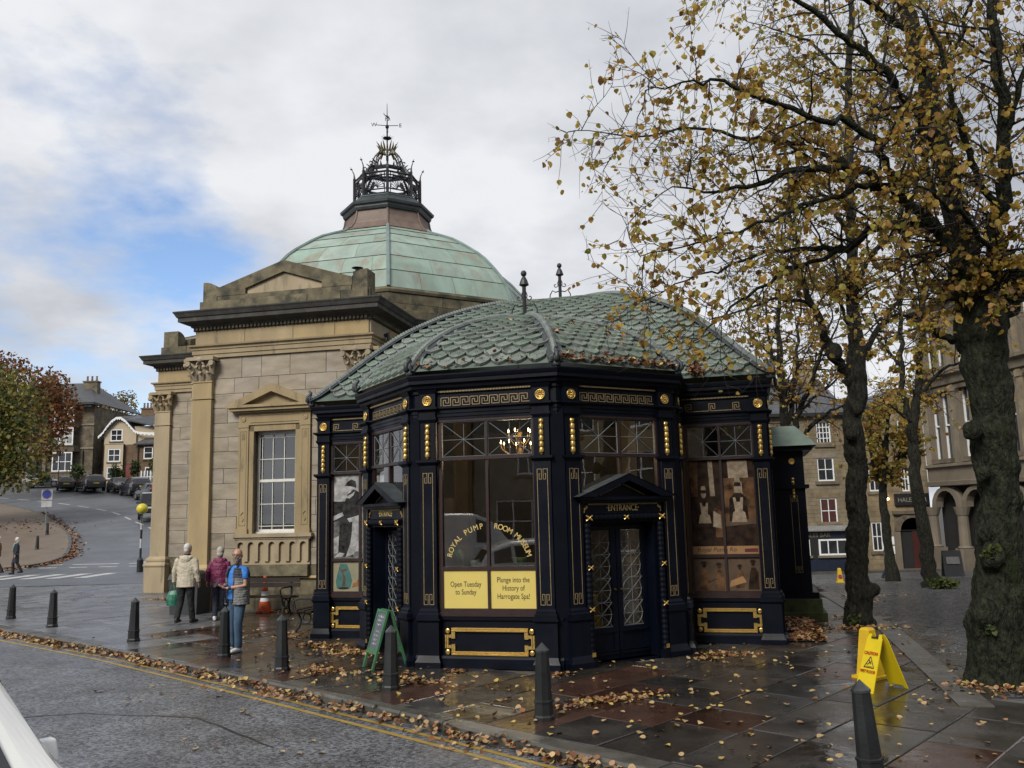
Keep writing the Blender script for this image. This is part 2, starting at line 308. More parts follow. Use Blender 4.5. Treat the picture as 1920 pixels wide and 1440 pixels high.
def sstep(a, b, x):
    t = min(1, max(0, (x - a) / (b - a))); return t * t * (3 - 2 * t)
def H(x, y):
    """lie of the land: flat plaza, hill climbing to the back left, lane falling away to the back right"""
    wl = 1 - sstep(-8, 3, x); wr = sstep(3.2, 6.2, x)
    u = max(0.0, y - 40); u = min(u, 72.0); zl = 0.128 * u - 0.128 * 4 * (1 - math.exp(-u / 4.0)) if u > 0 else 0.0
    zr = -0.050 * max(0.0, y - 16) if y < 60 else -2.2
    return zl * wl + zr * wr
def grid_sheet(name, xs, ys, m, dz=0.0, keep=None, kind='structure', parent=None):
    mb = MB(); idx = {}
    for i, x in enumerate(xs):
        for j, y in enumerate(ys): idx[i, j] = len(mb.v); mb.v.append((x, y, H(x, y) + dz))
    for i in range(len(xs) - 1):
        for j in range(len(ys) - 1):
            if keep is None or keep((xs[i] + xs[i + 1]) / 2, (ys[j] + ys[j + 1]) / 2):
                mb.f.append((idx[i, j], idx[i + 1, j], idx[i + 1, j + 1], idx[i, j + 1])); mb.m.append(0)
    o = mb.build(name, m, parent, smooth=True)
    if kind: o['kind'] = kind
    return o
def drape(mb, pts_l, pts_r, dz, m=None):
    """ribbon between two rows of plan points laid on the land"""
    n = len(pts_l); v = [(x, y, H(x, y) + dz) for x, y in pts_l] + [(x, y, H(x, y) + dz) for x, y in pts_r]
    mb.add(v, [(n + i, n + i + 1, i + 1, i) for i in range(n - 1)], m)
def poly_in(p, poly):
    x, y = p; c = False; n = len(poly)
    for i in range(n):
        x0, y0 = poly[i]; x1, y1 = poly[i - 1]
        if (y0 > y) != (y1 > y) and x < (x1 - x0) * (y - y0) / (y1 - y0) + x0: c = not c
    return c
def text_mesh(txt, size, m, sx=1.0, align='CENTER', ext=0.0015):
    cu = bpy.data.curves.new('lettering', 'FONT'); cu.body = txt; cu.size = size; cu.align_x = align; cu.extrude = ext; cu.resolution_u = 3
    ob = bpy.data.objects.new('tmp', cu); COL.objects.link(ob)
    dg = bpy.context.evaluated_depsgraph_get(); me = bpy.data.meshes.new_from_object(ob.evaluated_get(dg))
    bpy.data.objects.remove(ob); bpy.data.curves.remove(cu)
    me.transform(Matrix(((sx, 0, 0, 0), (0, 0, -1, 0), (0, 1, 0, 0), (0, 0, 0, 1))))   # upright, facing -y
    me.materials.clear(); me.materials.append(m); me.name = 'lettering'
    return me
# ------------------------------------------------------------ ground, road, kerb, paving
def lin(a, b, n): return [a + (b - a) * i / (n - 1) for i in range(n)]
KERB = [(-30.0, 34.6), (-20.0, 26.8), (-11.68, 19.95), (-7.05, 16.05), (-3.84, 13.04), (-2.18, 11.43), (-0.09, 9.38), (1.2, 8.08), (4.2, 5.0), (9.0, 0.2), (16.0, -7.0)]
def kerb_off(d):
    o = []
    for i, p in enumerate(KERB):
        a = Vector(KERB[max(0, i - 1)]); b = Vector(KERB[min(len(KERB) - 1, i + 1)]); t = (b - a).normalized(); o.append((p[0] - t.y * d, p[1] + t.x * d))
    return o
# far ground sheet, coarse, follows the land; 0.5 m under everything built
xs = [-600, -300, -160] + lin(-110, 70, 46) + [120, 300, 600]; ys = [-300, -100] + lin(-30, 170, 51) + [260, 500, 900]
grid_sheet('ground', xs, ys, ground_m, -0.45)
mb = MB(); k = kerb_off(-0.17)
far = [(-60, 30), (-60, 15), (-30, -12), (0, -25), (16, -25)]
poly = k + far[::-1]
mb.add([(x, y, -0.11) for x, y in poly], [tuple(range(len(poly) - 1, -1, -1))])
lab(mb.build('road', asphalt), kind='structure')
mb = MB()
for pts in ([(-7.2, 10.9), (-5.5, 11.3), (-3.9, 10.9), (-2.4, 9.2)], [(-3.0, 6.1), (-1.7, 6.3), (-.4, 5.9), (1.2, 4.9)], [(-6.4, 8.2), (-4.6, 7.6), (-3.4, 6.4)]):
    q = []
    for i in range(len(pts) - 1):
        for j in range(8): q.append((pts[i][0] + (pts[i + 1][0] - pts[i][0]) * j / 8 + rnd.uniform(-.02, .02), pts[i][1] + (pts[i + 1][1] - pts[i][1]) * j / 8 + rnd.uniform(-.02, .02)))
    for i in range(len(q) - 1):
        (xa, ya), (xb, yb_) = q[i], q[i + 1]; w = .018 + .012 * rnd.random(); mb.add([(xa, ya - w, -.1055), (xb, yb_ - w, -.1055), (xb, yb_ + w, -.1055), (xa, ya + w, -.1055)], [(0, 1, 2, 3)])
lab(mb.build('road_seam', mat('tar_seam', (.016, .016, .018), .25, .2)), kind='structure')
# double yellow lines follow the kerb
mb = MB()
for d in (-0.34, -0.54):
    a, b = kerb_off(d - 0.07), kerb_off(d)
    aa, bb = [], []
    for i in range(2, 9):
        for s in range(6):
            f = s / 6; aa.append((a[i][0] * (1 - f) + a[i + 1][0] * f, a[i][1] * (1 - f) + a[i + 1][1] * f)); bb.append((b[i][0] * (1 - f) + b[i + 1][0] * f, b[i][1] * (1 - f) + b[i + 1][1] * f))
    n = len(aa)
    # worn in places: short gaps
    for i in range(n - 1):
        mb.add([(*bb[i], -0.106), (*bb[i + 1], -0.106), (*aa[i + 1], -0.106), (*aa[i], -0.106)], [(3, 2, 1, 0)])
lab(mb.build('yellow_line', line_y), kind='structure')
# pavement bed + flags
pave = thing('pavement', None, None); pave['kind'] = 'structure'
bedpoly = kerb_off(0.10)[:-1] + [(14, 40), (-42, 44)]
# bed follows land on the right, so build it as a grid clipped by the kerb
kp = kerb_off(0.02) + [(60, -7), (60, 70), (-60, 70), (-60, 34.6)]
grid_sheet('paving_bed', lin(-34, 9.5, 88), lin(2, 42, 81), bed_m, -0.02, keep=lambda x, y: poly_in((x, y - 0.3), kp) and poly_in((x - 0.3, y), kp) and poly_in((x + .3, y), kp), kind=None, parent=pave)
# kerb stones
kerb = thing('kerb', None, None); kerb['kind'] = 'structure'
cum = [0.0]
for i in range(1, len(KERB)): cum.append(cum[-1] + (Vector(KERB[i]) - Vector(KERB[i - 1])).length)
def kat(s, d=0.0):
    for i in range(1, len(KERB)):
        if s <= cum[i] or i == len(KERB) - 1:
            a, b = Vector(KERB[i - 1]), Vector(KERB[i]); t = (b - a).normalized(); p = a + t * (s - cum[i - 1]); return Vector((p.x - t.y * d, p.y + t.x * d)), t
s0 = 6.0
while s0 < cum[-1] - 1.5:
    L_ = rnd.uniform(0.75, 1.15); p, t = kat(s0); q, t2 = kat(s0 + L_ - 0.012)
    w0, w1 = -0.16, 0.14; n0 = Vector((-t.y, t.x)); n2 = Vector((-t2.y, t2.x)); dz = rnd.uniform(-0.006, 0.006)
    A, B, C_, D = p + n0 * w0, q + n2 * w0, q + n2 * w1, p + n0 * w1
    mbk = MB(); r_ = 0.025
    A2, B2 = p + n0 * (w0 + r_), q + n2 * (w0 + r_)
    mbk.add([(*A, -0.2), (*B, -0.2), (*B, dz - r_), (*A, dz - r_), (*B2, dz), (*A2, dz), (*C_, dz), (*D, dz), (*C_, -0.2), (*D, -0.2)],
            [(0, 1, 2, 3), (3, 2, 4, 5), (5, 4, 6, 7), (7, 6, 8, 9), (0, 3, 5, 7, 9), (1, 8, 6, 4, 2)])
    mbk.build('kerb_stone', kerb_m, kerb); s0 += L_
# flagstones: courses square to the kerb, random lengths
KD = Vector((0.735, -0.678)); KN = Vector((0.678, 0.735)); K0 = Vector((-11.68, 19.95))
def knl(x, y):   # offset inside the kerb line
    best = 1e9
    for i in range(1, len(KERB)):
        a, b = Vector(KERB[i - 1]), Vector(KERB[i]); d = b - a; f = max(0, min(1, (Vector((x, y)) - a).dot(d) / d.length_squared)); pp = a + d * f
        v = Vector((x, y)) - pp; s = v.length * (1 if d.x * v.y - d.y * v.x > 0 else -1)
        if abs(s) < abs(best): best = s
    return best
LANE_D = Vector((0.26, 0.966)).normalized(); LANE_N = Vector((LANE_D.y, -LANE_D.x)); LANE_P = Vector((6.9, 16.2))   # lane edge: setts beyond
def right_of_lane(x, y): return (Vector((x, y)) - LANE_P).dot(LANE_N)
def hidden(x, y):
    # under the pavilion / hall
    v = Vector((x - .272, y - 15.777)); th = R(-15.05); u = v.x * math.cos(th) + v.y * math.sin(th); b = -v.x * math.sin(th) + v.y * math.cos(th)
    if -4.2 < u < 4.2 and 0.3 < b < 8: return True
    if math.hypot(u, b) < 2.6: return True
    v = Vector((x + 5.99, y - 22.0)); th = R(-12.5); u = v.x * math.cos(th) + v.y * math.sin(th); b = -v.x * math.sin(th) + v.y * math.cos(th)
    return (-2.2 < u < 14 and b > 0.25) or (-7 < u < 14 and b > 5.4)
flags = []
a = -16.0
while a < 34:
    w = rnd.uniform(0.62, 0.95); n_ = 0.15
    while n_ < 24:
        l_ = rnd.uniform(0.7, 1.5); c = K0 + KD * (a + w / 2) + KN * (n_ + l_ / 2)
        ok = c.x > -33 and c.y < 37 and not hidden(c.x, c.y) and right_of_lane(c.x, c.y) < 0.25 and knl(c.x, c.y) > 0.32 and c.y > 3 and c.x < 8.5
        if ok:
            dist = math.hypot(c.x, c.y); inview = abs(c.x / max(c.y, .1)) < 0.66
            flags.append((dist if inview else dist + 200, a, w, n_, l_))
        n_ += l_
    a += w
flags.sort()
def flag_geo(mb, a, w, n_, l_, g=0.009):
    tl = rnd.uniform(-.004, .004); z0 = rnd.uniform(-0.003, 0.004); c = []; ch = 0.012
    tx, ty = rnd.uniform(-.005, .005), rnd.uniform(-.005, .005)
    def P(s, n, z):
        q = K0 + KD * s + KN * n; return (q.x, q.y, H(q.x, q.y) + z)
    s0_, s1_, m0, m1 = a + g, a + w - g, n_ + g, n_ + l_ - g
    v = [P(s0_, m0, -.04), P(s1_, m0, -.04), P(s1_, m1, -.04), P(s0_, m1, -.04)]
    v += [P(s0_, m0, z0 - ch * .4), P(s1_, m0, z0 - ch * .4), P(s1_, m1, z0 - ch * .4), P(s0_, m1, z0 - ch * .4)]
    v += [P(s0_ + ch, m0 + ch, z0 + tx), P(s1_ - ch, m0 + ch, z0 - tx), P(s1_ - ch, m1 - ch, z0 - ty), P(s0_ + ch, m1 - ch, z0 + ty)]
    F = []
    for b in (0, 4):
        for i in range(4): j = (i + 1) % 4; F.append((b + i, b + j, b + 4 + j, b + 4 + i))
    F.append((8, 9, 10, 11)); mb.add(v, F)
for d, a, w, n_, l_ in flags[:290]:
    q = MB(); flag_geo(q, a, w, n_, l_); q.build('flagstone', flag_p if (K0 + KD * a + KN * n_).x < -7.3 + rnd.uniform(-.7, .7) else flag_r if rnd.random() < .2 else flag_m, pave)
q = MB()
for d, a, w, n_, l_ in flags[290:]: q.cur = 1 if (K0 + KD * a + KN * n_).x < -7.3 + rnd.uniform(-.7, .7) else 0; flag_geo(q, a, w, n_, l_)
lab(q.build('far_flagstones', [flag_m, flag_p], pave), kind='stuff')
# lane of setts to the right of the trees
lane = thing('cobbled_lane', None, None); lane['kind'] = 'structure'
grid_sheet('sett_bed', lin(4.5, 34, 60), lin(9, 46, 75), soil_m, -0.035, keep=lambda x, y: right_of_lane(x, y) > -0.05, kind=None, parent=lane)
setts = []
row = 0; s = -6.0
while s < 30:
    h_ = 0.13 + 0.02 * rnd.random(); n_ = 0.02 + (row % 2) * 0.1
    lim = 7.5 if s < 12 else 9.0
    while n_ < lim:
        w = rnd.uniform(0.17, 0.27); c = LANE_P + LANE_D * (s + h_ / 2) + LANE_N * (n_ + w / 2)
        if c.x / max(c.y, 1) < 0.63 and c.y > 9.5: setts.append((c.length, s, h_, n_, w))
        n_ += w
    s += h_; row += 1
setts.sort()
def sett_geo(mb, s, h_, n_, w):
    g = 0.008; z = rnd.uniform(-.006, .006); ch = .022
    def P(a_, b_, zz_):
        q = LANE_P + LANE_D * a_ + LANE_N * b_; return (q.x, q.y, H(q.x, q.y) + zz_)
    a0, a1, b0, b1 = s + g, s + h_ - g, n_ + g, n_ + w - g
    v = [P(a0, b0, -.05), P(a0, b1, -.05), P(a1, b1, -.05), P(a1, b0, -.05), P(a0 + ch, b0 + ch, z), P(a0 + ch, b1 - ch, z), P(a1 - ch, b1 - ch, z), P(a1 - ch, b0 + ch, z)]
    mb.add(v, [(i, (i + 1) % 4, 4 + (i + 1) % 4, 4 + i) for i in range(4)] + [(4, 5, 6, 7)])
for d, *r_ in setts[:290]:
    q = MB(); sett_geo(q, *r_); q.build('sett', sett_m, lane)
q = MB()
for d, *r_ in setts[290:7000]: sett_geo(q, *r_)
lab(q.build('far_setts', sett_m, lane), kind='stuff')
# edging stones between flags and setts
s = -6.5
while s < 14:
    l_ = rnd.uniform(.7, 1.2); q = MB()
    def P(a_, b_, zz_):
        v = LANE_P + LANE_D * a_ + LANE_N * b_; return (v.x, v.y, H(v.x, v.y) + zz_)
    v = [P(s, -.34, -.05), P(s + l_ - .012, -.34, -.05), P(s + l_ - .012, .02, -.05), P(s, .02, -.05), P(s, -.34, .012), P(s + l_ - .012, -.34, .012), P(s + l_ - .012, .02, .014), P(s, .02, .014)]
    q.add(v, [(0, 4, 5, 1), (1, 5, 6, 2), (2, 6, 7, 3), (3, 7, 4, 0), (4, 7, 6, 5)]); q.build('edging_stone', kerb_m, lane); s += l_
# planting strip with wet leaves along the pavilion's flank
def loc_pav(u, b): th = R(-15.05); return (.272 + u * math.cos(th) - b * math.sin(th), 15.777 + u * math.sin(th) + b * math.cos(th))
mb = MB(); P_ = [loc_pav(4.30, 0.25), loc_pav(4.95, 0.25), loc_pav(4.95, 6.8), loc_pav(4.30, 6.8)]
mb.add([(x, y, H(x, y) + .02) for x, y in P_], [(0, 1, 2, 3)])
lab(mb.build('leaf_bed', soil_m), kind='structure')
# lower lane road across the front of the far terrace, with its pavement
grid_sheet('lane_road', lin(8, 60, 53), lin(41, 52.5, 24), asphalt, 0.0)
grid_sheet('far_pavement', lin(10, 60, 51), lin(52.5, 58, 12), beige_pave, 0.12)
mb = MB(); mb.box(10, 60, 52.38, 52.5, -2.2, -1.68); lab(mb.build('far_kerb', kerb_m), kind='structure')

# ---- road up the hill at the left
def on_hill(x, y): return True
grid_sheet('hill_road', lin(-92, -7, 86), lin(32.5, 110, 104), asphalt_b, 0.012, keep=lambda x, y: not (x > -12 and y < 37))
CURVE = [(-60, 36.5), (-40, 39.6), (-28, 41.2), (-24.6, 43.2), (-24.0, 46), (-25.5, 50), (-28.7, 56), (-33.5, 63), (-39.0, 70), (-50, 80), (-62, 88), (-80, 98)]
cpoly = CURVE + [(-95, 98), (-95, 36)]
def smooth_line(P, n=6):
    o = []
    for i in range(len(P) - 1):
        p0, p1, p2, p3 = (Vector(P[max(0, i - 1)]), Vector(P[i]), Vector(P[i + 1]), Vector(P[min(len(P) - 1, i + 2)]))
        for k_ in range(n):
            t = k_ / n; o.append(0.5 * ((2 * p1) + (-p0 + p2) * t + (2 * p0 - 5 * p1 + 4 * p2 - p3) * t * t + (-p0 + 3 * p1 - 3 * p2 + p3) * t ** 3))
    o.append(Vector(P[-1])); return o
sc_ = smooth_line(CURVE)
mb = MB(); L2 = [(p.x, p.y) for p in sc_]; inner = []
for i, p in enumerate(sc_):
    a_ = sc_[max(0, i - 1)]; b_ = sc_[min(len(sc_) - 1, i + 1)]; t = (b_ - a_).normalized(); inner.append((p.x - t.y * .16, p.y + t.x * .16))
top = [(x, y, H(x, y) + .12) for x, y in L2]; bot = [(x, y, H(x, y) - .1) for x, y in L2]; inn = [(x, y, H(x, y) + .12) for x, y in inner]
n = len(top); mb.add(top + bot + inn, [(n + i, n + i + 1, i + 1, i) for i in range(n - 1)] + [(i, i + 1, 2 * n + i + 1, 2 * n + i) for i in range(n - 1)])
lab(mb.build('corner_kerb', kerb_m), kind='structure')
# corner pavement filled as strips from the curve to the west
mb = MB(); rows = []
for i, (x, y) in enumerate(inner):
    rows.append([(x + (-95 - x) * f, y, H(x + (-95 - x) * f, y) + .115) for f in (0, .08, .2, .4, 1)])
for i in range(len(rows) - 1):
    if rows[i + 1][0][1] > rows[i][0][1]:
        mb.add(rows[i] + rows[i + 1], [(j, j + 5, j + 6, j + 1)[::-1] if False else (j + 1, j + 6, j + 5, j)[::-1] for j in range(4)])
lab(mb.build('corner_pavement', beige_pave), kind='structure')
mb = MB()
def dash_line(P, w, dash, gap, z=.018, start=0.0):
    tot = 0; run = start
    for i in range(len(P) - 1):
        a_, b_ = Vector(P[i]), Vector(P[i + 1]); L_ = (b_ - a_).length; t = (b_ - a_).normalized(); n_ = Vector((-t.y, t.x)) * w / 2; s_ = 0
        while s_ < L_ - 1e-6:
            ph = run % (dash + gap); step = min(L_ - s_, (dash - ph) if ph < dash else (dash + gap - ph)); step = max(step, 1e-3)
            if ph < dash:
                p, q_ = a_ + t * s_, a_ + t * (s_ + step)
                mb.add([(v.x, v.y, H(v.x, v.y) + z) for v in (p - n_, q_ - n_, q_ + n_, p + n_)], [(0, 1, 2, 3)])
            s_ += step; run += step
centre = [(p.x, p.y) for p in smooth_line([(-19.2, 50.5), (-22.5, 55.5), (-26.8, 61.5), (-32.5, 69), (-41, 76.5), (-52, 84)])]
dash_line(centre, 0.16, 2.2, 1.6)
for off in (0, .55): dash_line([(-34, 43.4 + off * 2), (-15.5, 42.9 + off * 2)], 0.2, 0.9 if off == 0 else 2.4, 0.6 if off == 0 else .5)
# hatched splitter by the beacon
for i in range(5): dash_line([(-18.6 + i * .25, 44.3 + i * 1.15), (-15.2 + i * .1, 43.4 + i * 1.15)], 0.2, 9, 1)
dash_line([(-18.9, 44.0), (-18.3, 50.5)], 0.18, 9, 1)
# zebra crossing
for i in range(14):
    x = -33.5 + i * 1.15; mb.add([(a_, b_, H(a_, b_) + .018) for a_, b_ in ((x, 36.6), (x + .6, 36.6), (x + .6, 39.6), (x, 39.6))], [(0, 1, 2, 3)])
lab(mb.build('road_markings', line_w), kind='structure')
mb = MB()
for i in range(3): mb.box(-16.9 + i * .0, -14.6, 44.8 + i * 1.7, 45.3 + i * 1.7, -.1, .13)
# ------------------------------------------------------------ glazed pavilion
TH = R(-15.05)
pav = thing('pavilion', 'black and gold glazed pavilion with scaly green copper domes at the pavement corner', 'pavilion', (.272, 15.777, 0), TH)
AP, HS, D0 = 2.725, 1.1287, -.015
def fa(ang, u, d, z=0.0):
    a = R(ang); return (u * math.cos(a) + d * math.sin(a), u * math.sin(a) - d * math.cos(a), z)
def place(mesh_, name, ang, u, d, parent=None, z=0.0):
    return inst(name, mesh_, parent or pav, fa(ang, u, d, z), (0, 0, R(ang)))
PATH = [(-4.17, 7.9), (-4.17, -D0), (-2.725, -D0), (-2.725, -HS), (-HS, -AP), (HS, -AP), (2.725, -HS), (2.725, -D0), (4.17, -D0), (4.17, 7.9)]
# plinth, entablature, cornice run round everything
mb = MB(); mb.sweep(PATH, [(-.12, .0), (.11, 0), (.11, .09), (.085, .10), (.085, .135), (.05, .17), (.02, .19), (.02, .66), (.05, .69), (.05, .735), (-.12, .735)])
for a_ in (): pass
# the dado stops at the doors: build it facet by facet instead
def dado_seg(ang, d, u0, u1):
    m_ = MB(); m_.sweep([(u0, 0), (u1, 0)], [(-.12, .0), (.085, 0), (.085, .09), (.065, .10), (.065, .135), (.04, .17), (.01, .19), (.01, .66), (.04, .69), (.04, .735), (-.12, .735)])
    o = m_.build('dado', navy, pav); o.location = fa(ang, 0, d); o.rotation_euler = (0, 0, R(ang)); return o
dado_seg(0, AP, -1.14, 1.14); dado_seg(0, D0, -4.17, -2.82); dado_seg(0, D0, 2.82, 4.17)
dado_seg(90, AP, -1.14, -.07); dado_seg(-90, AP, .07, 1.14)
dado_seg(90, 4.17, .07, 7.9)
for a_ in (45, -45): dado_seg(a_, AP, -1.14, -.82); dado_seg(a_, AP, .78, 1.14)
mb = MB(); mb.sweep(PATH, [(-.12, 3.705), (.03, 3.705), (.03, 3.745), (.045, 3.75), (.045, 3.80), (.06, 3.805), (.06, 3.85), (.10, 3.875), (.10, 3.895), (.0, 3.90), (-.12, 3.90)])
mb.build('architrave', navy, pav)
mb = MB(); mb.sweep(PATH, [(-.12, 3.90), (.012, 3.90), (.012, 4.115), (-.12, 4.115)]); mb.build('frieze', navy, pav)
mb = MB(); mb.sweep(PATH, [(-.12, 4.115), (.03, 4.115), (.04, 4.125), (.04, 4.165), (.07, 4.19), (.085, 4.20), (.095, 4.245), (.135, 4.265), (.145, 4.27), (.145, 4.32), (.16, 4.34), (.18, 4.385), (.18, 4.405), (-.12, 4.43)]); mb.build('cornice', navy, pav)
# corner posts at the vertices
for i, (x, y) in enumerate(PATH[1:-1]):
    m_ = MB(); m_.box(-.1, .1, -.1, .1, 0, 3.9); o = m_.build('corner_post', navy_d, pav, loc=(x * .975, y * .975 if abs(y) > .5 else y + .09, 0)); o.rotation_euler = (0, 0, R((-45, 0, -67, -22, 22, 67, 0, 45)[i]))
# pilaster template
m_ = MB(); W2 = .13
def blk(x, y, z0, z1): m_.box(-x, x, -y, 0.02, z0, z1)
blk(.20, .17, 0, .085); m_.frust(-.20, .20, -.17, .02, .085, -.175, .175, -.145, .02, .14); m_.frust(-.175, .175, -.145, .02, .14, -.165, .165, -.125, .02, .18)
blk(.165, .125, .18, .655); m_.frust(-.165, .165, -.125, .02, .655, -.19, .19, -.155, .02, .69); blk(.19, .155, .69, .715)
blk(.17, .15, .715, .775); m_.frust(-.17, .17, -.15, .02, .775, -.15, .15, -.12, .02, .80); blk(.15, .12, .80, .825); m_.frust(-.15, .15, -.12, .02, .825, -W2, W2, -.085, .02, .86)
blk(W2, .085, .86, 3.00); m_.frust(-W2, W2, -.085, .02, 3.00, -.175, .175, -.14, .02, 3.05); blk(.175, .14, 3.05, 3.085)
blk(.12, .075, 3.085, 3.66); m_.frust(-.12, .12, -.075, .02, 3.66, -.15, .15, -.11, .02, 3.71); blk(.15, .11, 3.71, 3.74); blk(.135, .095, 3.74, 3.83); m_.frust(-.135, .135, -.095, .02, 3.83, -.185, .185, -.15, .02, 3.87); blk(.185, .15, 3.87, 3.895)
blk(.13, .075, 3.895, 4.115); m_.frust(-.13, .13, -.075, .02, 4.115, -.17, .17, -.12, .02, 4.18)
pil_mesh = m_.mesh('pilaster', navy)
# gilt outline with key ends
m_ = MB(); gw = .0035
def seg(x0, z0, x1, z1, y=-.0885, w=gw): m_.box(min(x0, x1) - w, max(x0, x1) + w, y, y + .006, min(z0, z1) - w, max(z0, z1) + w)
for s_ in (-1, 1):
    seg(s_ * .078, .915, s_ * .078, 2.885); seg(s_ * .078, .915, s_ * .013, .915); seg(s_ * .078, 2.885, s_ * .013, 2.885)
    seg(s_ * .013, .915, s_ * .013, 1.065); seg(s_ * .013, 1.065, s_ * .05, 1.065); seg(s_ * .05, 1.065, s_ * .05, .985); seg(s_ * .05, .985, s_ * .038, .985)
    seg(s_ * .013, 2.885, s_ * .013, 2.735); seg(s_ * .013, 2.735, s_ * .05, 2.735); seg(s_ * .05, 2.735, s_ * .05, 2.815); seg(s_ * .05, 2.815, s_ * .038, 2.815)
gl_mesh = m_.mesh('gold_line', goldp)
# gilt rosette
m_ = MB(); X = Matrix.Rotation(R(90), 4, 'X'); m_.X = X
m_.lathe([(.0, .0), (.078, .0), (.08, .01), (.074, .018), (.066, .012), (.06, .006), (.0, .006)], 20, caps=False)
for j in range(10):
    w = j * R(36); m_.ell((.042 * math.cos(w), .042 * math.sin(w), .008), (.021, .011, .012), 8, 5, rot=Matrix.Rotation(w, 3, 'Z'))
m_.ell((0, 0, .012), (.016, .016, .014), 8, 5)
ros_mesh = m_.mesh('rosette', gold, True)
m_ = MB(); m_.frust(-.034, .034, -.012, 0, 3.575, -.034, .034, -.012, 0, 3.64) if False else None
m_.add([(-.036, -.012, 3.57), (.036, -.012, 3.57), (.036, -.012, 3.642), (-.036, -.012, 3.642), (0, -.04, 3.606), (-.036, .0, 3.57), (.036, .0, 3.57), (.036, 0, 3.642), (-.036, 0, 3.642)], [(0, 1, 4), (1, 2, 4), (2, 3, 4), (3, 0, 4), (0, 5, 6, 1), (1, 6, 7, 2), (2, 7, 8, 3), (3, 8, 5, 0)])
z = 3.565
for j in range(5):
    m_.lathe([(.0, 0), (.03, -.002), (.036, -.022), (.041, -.07), (.036, -.085), (.024, -.092)], 10, (0, -.006, z), caps=False); z -= .088
m_.ell((0, -.006, z - .004), (.022, .022, .03), 8, 5)
drop_mesh = m_.mesh('gold_drop', gold, True)
def pilaster(ang, u, d, key=True):
    p = place(pil_mesh, 'pilaster', ang, u, d)
    inst('gold_line', gl_mesh, p); inst('rosette', ros_mesh, p, (0, -.077, 4.006)); inst('gold_drop', drop_mesh, p, (0, -.077, 0))
    return p
for a_ in (0, 45, -45):
    for s_ in (-1, 1): pilaster(a_, s_ * .905, AP)
pilaster(90, -.88, AP); pilaster(-90, .88, AP)
pilaster(0, -4.11, D0); pilaster(0, 4.09, D0)
for u in (.25, 3.2, 6.2): pilaster(90, u, 4.17)
# gilt panel frames on the dado
def panel_frame(ang, d, uc, hw, z0=.21, z1=.545):
    m_ = MB(); y0, y1 = -.05, 0.0; c = .10; t_ = .055
    zt, zb = z1 + .03, z0 - .03
    def bar(x0, x1, za, zb_):
        m_.box(x0, x1, -.03, .0, za, zb_)
        if x1 - x0 > zb_ - za: m_.box(x0, x1, -.048, -.03, za + .006, za + .022); m_.box(x0, x1, -.042, -.03, zb_ - .02, zb_ - .006)
        else: m_.box(x0 + .006, x0 + .022, -.048, -.03, za, zb_); m_.box(x1 - .02, x1 - .006, -.042, -.03, za, zb_)
    bar(-hw + c, hw - c, zt - t_, zt); bar(-hw + c, hw - c, zb, zb + t_)
    bar(-hw, -hw + t_, zb + c, zt - c); bar(hw - t_, hw, zb + c, zt - c)
    for sx in (-1, 1):
        for zc, sz in ((zt, -1), (zb, 1)):
            xa, xb = sorted((sx * (hw - c), sx * (hw - c - t_))); za, zb_ = sorted((zc + sz * (t_ + .001), zc + sz * (c + t_))); m_.box(xa, xb, -.034, 0, za, zb_)
            xa, xb = sorted((sx * (hw - .001), sx * (hw - c + .001))); za, zb_ = sorted((zc + sz * c, zc + sz * (c + t_ - .012))); m_.box(xa, xb, -.038, 0, za, zb_)
    m_.X = None
    for sx in (-1, 1):
        for zc in (zt - .045, zb + .045):
            m2 = MB(); m2.X = Matrix.Translation((sx * (hw - .042), -.02, zc)) @ Matrix.Rotation(R(90), 4, 'X'); m2.lathe([(.0, 0), (.036, 0), (.036, .022), (.026, .026), (.02, .018), (.012, .018), (.01, .028), (0, .028)], 14, caps=False)
            m_.add(m2.v, m2.f)
    o = m_.build('panel_frame', gold, pav); o.location = fa(ang, uc, d + .012); o.rotation_euler = (0, 0, R(ang))
panel_frame(0, AP, 0.02, .69); panel_frame(0, D0, 3.41, .535); panel_frame(0, D0, -3.41, .535)
# Greek key on the frieze
def key_band(ang, d, u0, u1, n, spaced=False):
    m_ = MB(); w = .0045; y = -.003 - .0145
    def s(x0, z0, x1, z1): m_.box(min(x0, x1) - w, max(x0, x1) + w, y, y + .006, min(z0, z1) - w, max(z0, z1) + w)
    p = (u1 - u0) / n
    for i in range(n):
        x = u0 + i * p; q = p if not spaced else .125; zb, zt = 3.925, 4.05
        s(x, zb, x, zt); s(x, zt, x + q * .82, zt); s(x + q * .82, zt, x + q * .82, 3.965); s(x + q * .82, 3.965, x + q * .5, 3.965); s(x + q * .5, 3.965, x + q * .5, 4.012); 
        s(x + q * .24, 4.012, x + q * .5, 4.012); s(x + q * .24, 4.012, x + q * .24, zb); s(x + q * .24, zb, x + (p if i < n - 1 or not spaced else q), zb)
    o = m_.build('greek_key', goldp, pav); o.location = fa(ang, 0, d); o.rotation_euler = (0, 0, R(ang))
    m_ = MB(); k_ = int((u1 - u0 + .1) / .024)
    for i in range(k_): m_.box(u0 - .05 + i * .024, u0 - .05 + i * .024 + .012, -.052, -.038, 4.130, 4.152)
    o = m_.build('bead_row', goldp, pav); o.location = fa(ang, 0, d); o.rotation_euler = (0, 0, R(ang))
for a_ in (0, 45, -45): key_band(a_, AP, -.70, .72, 9)
key_band(0, D0, 2.86, 4.08, 3, True); key_band(0, D0, -3.92, -2.70, 3, True)
for i in range(3): key_band(90, 4.17, .55 + i * 2.9, 2.9 + i * 2.9, 6) if i < 2 else None
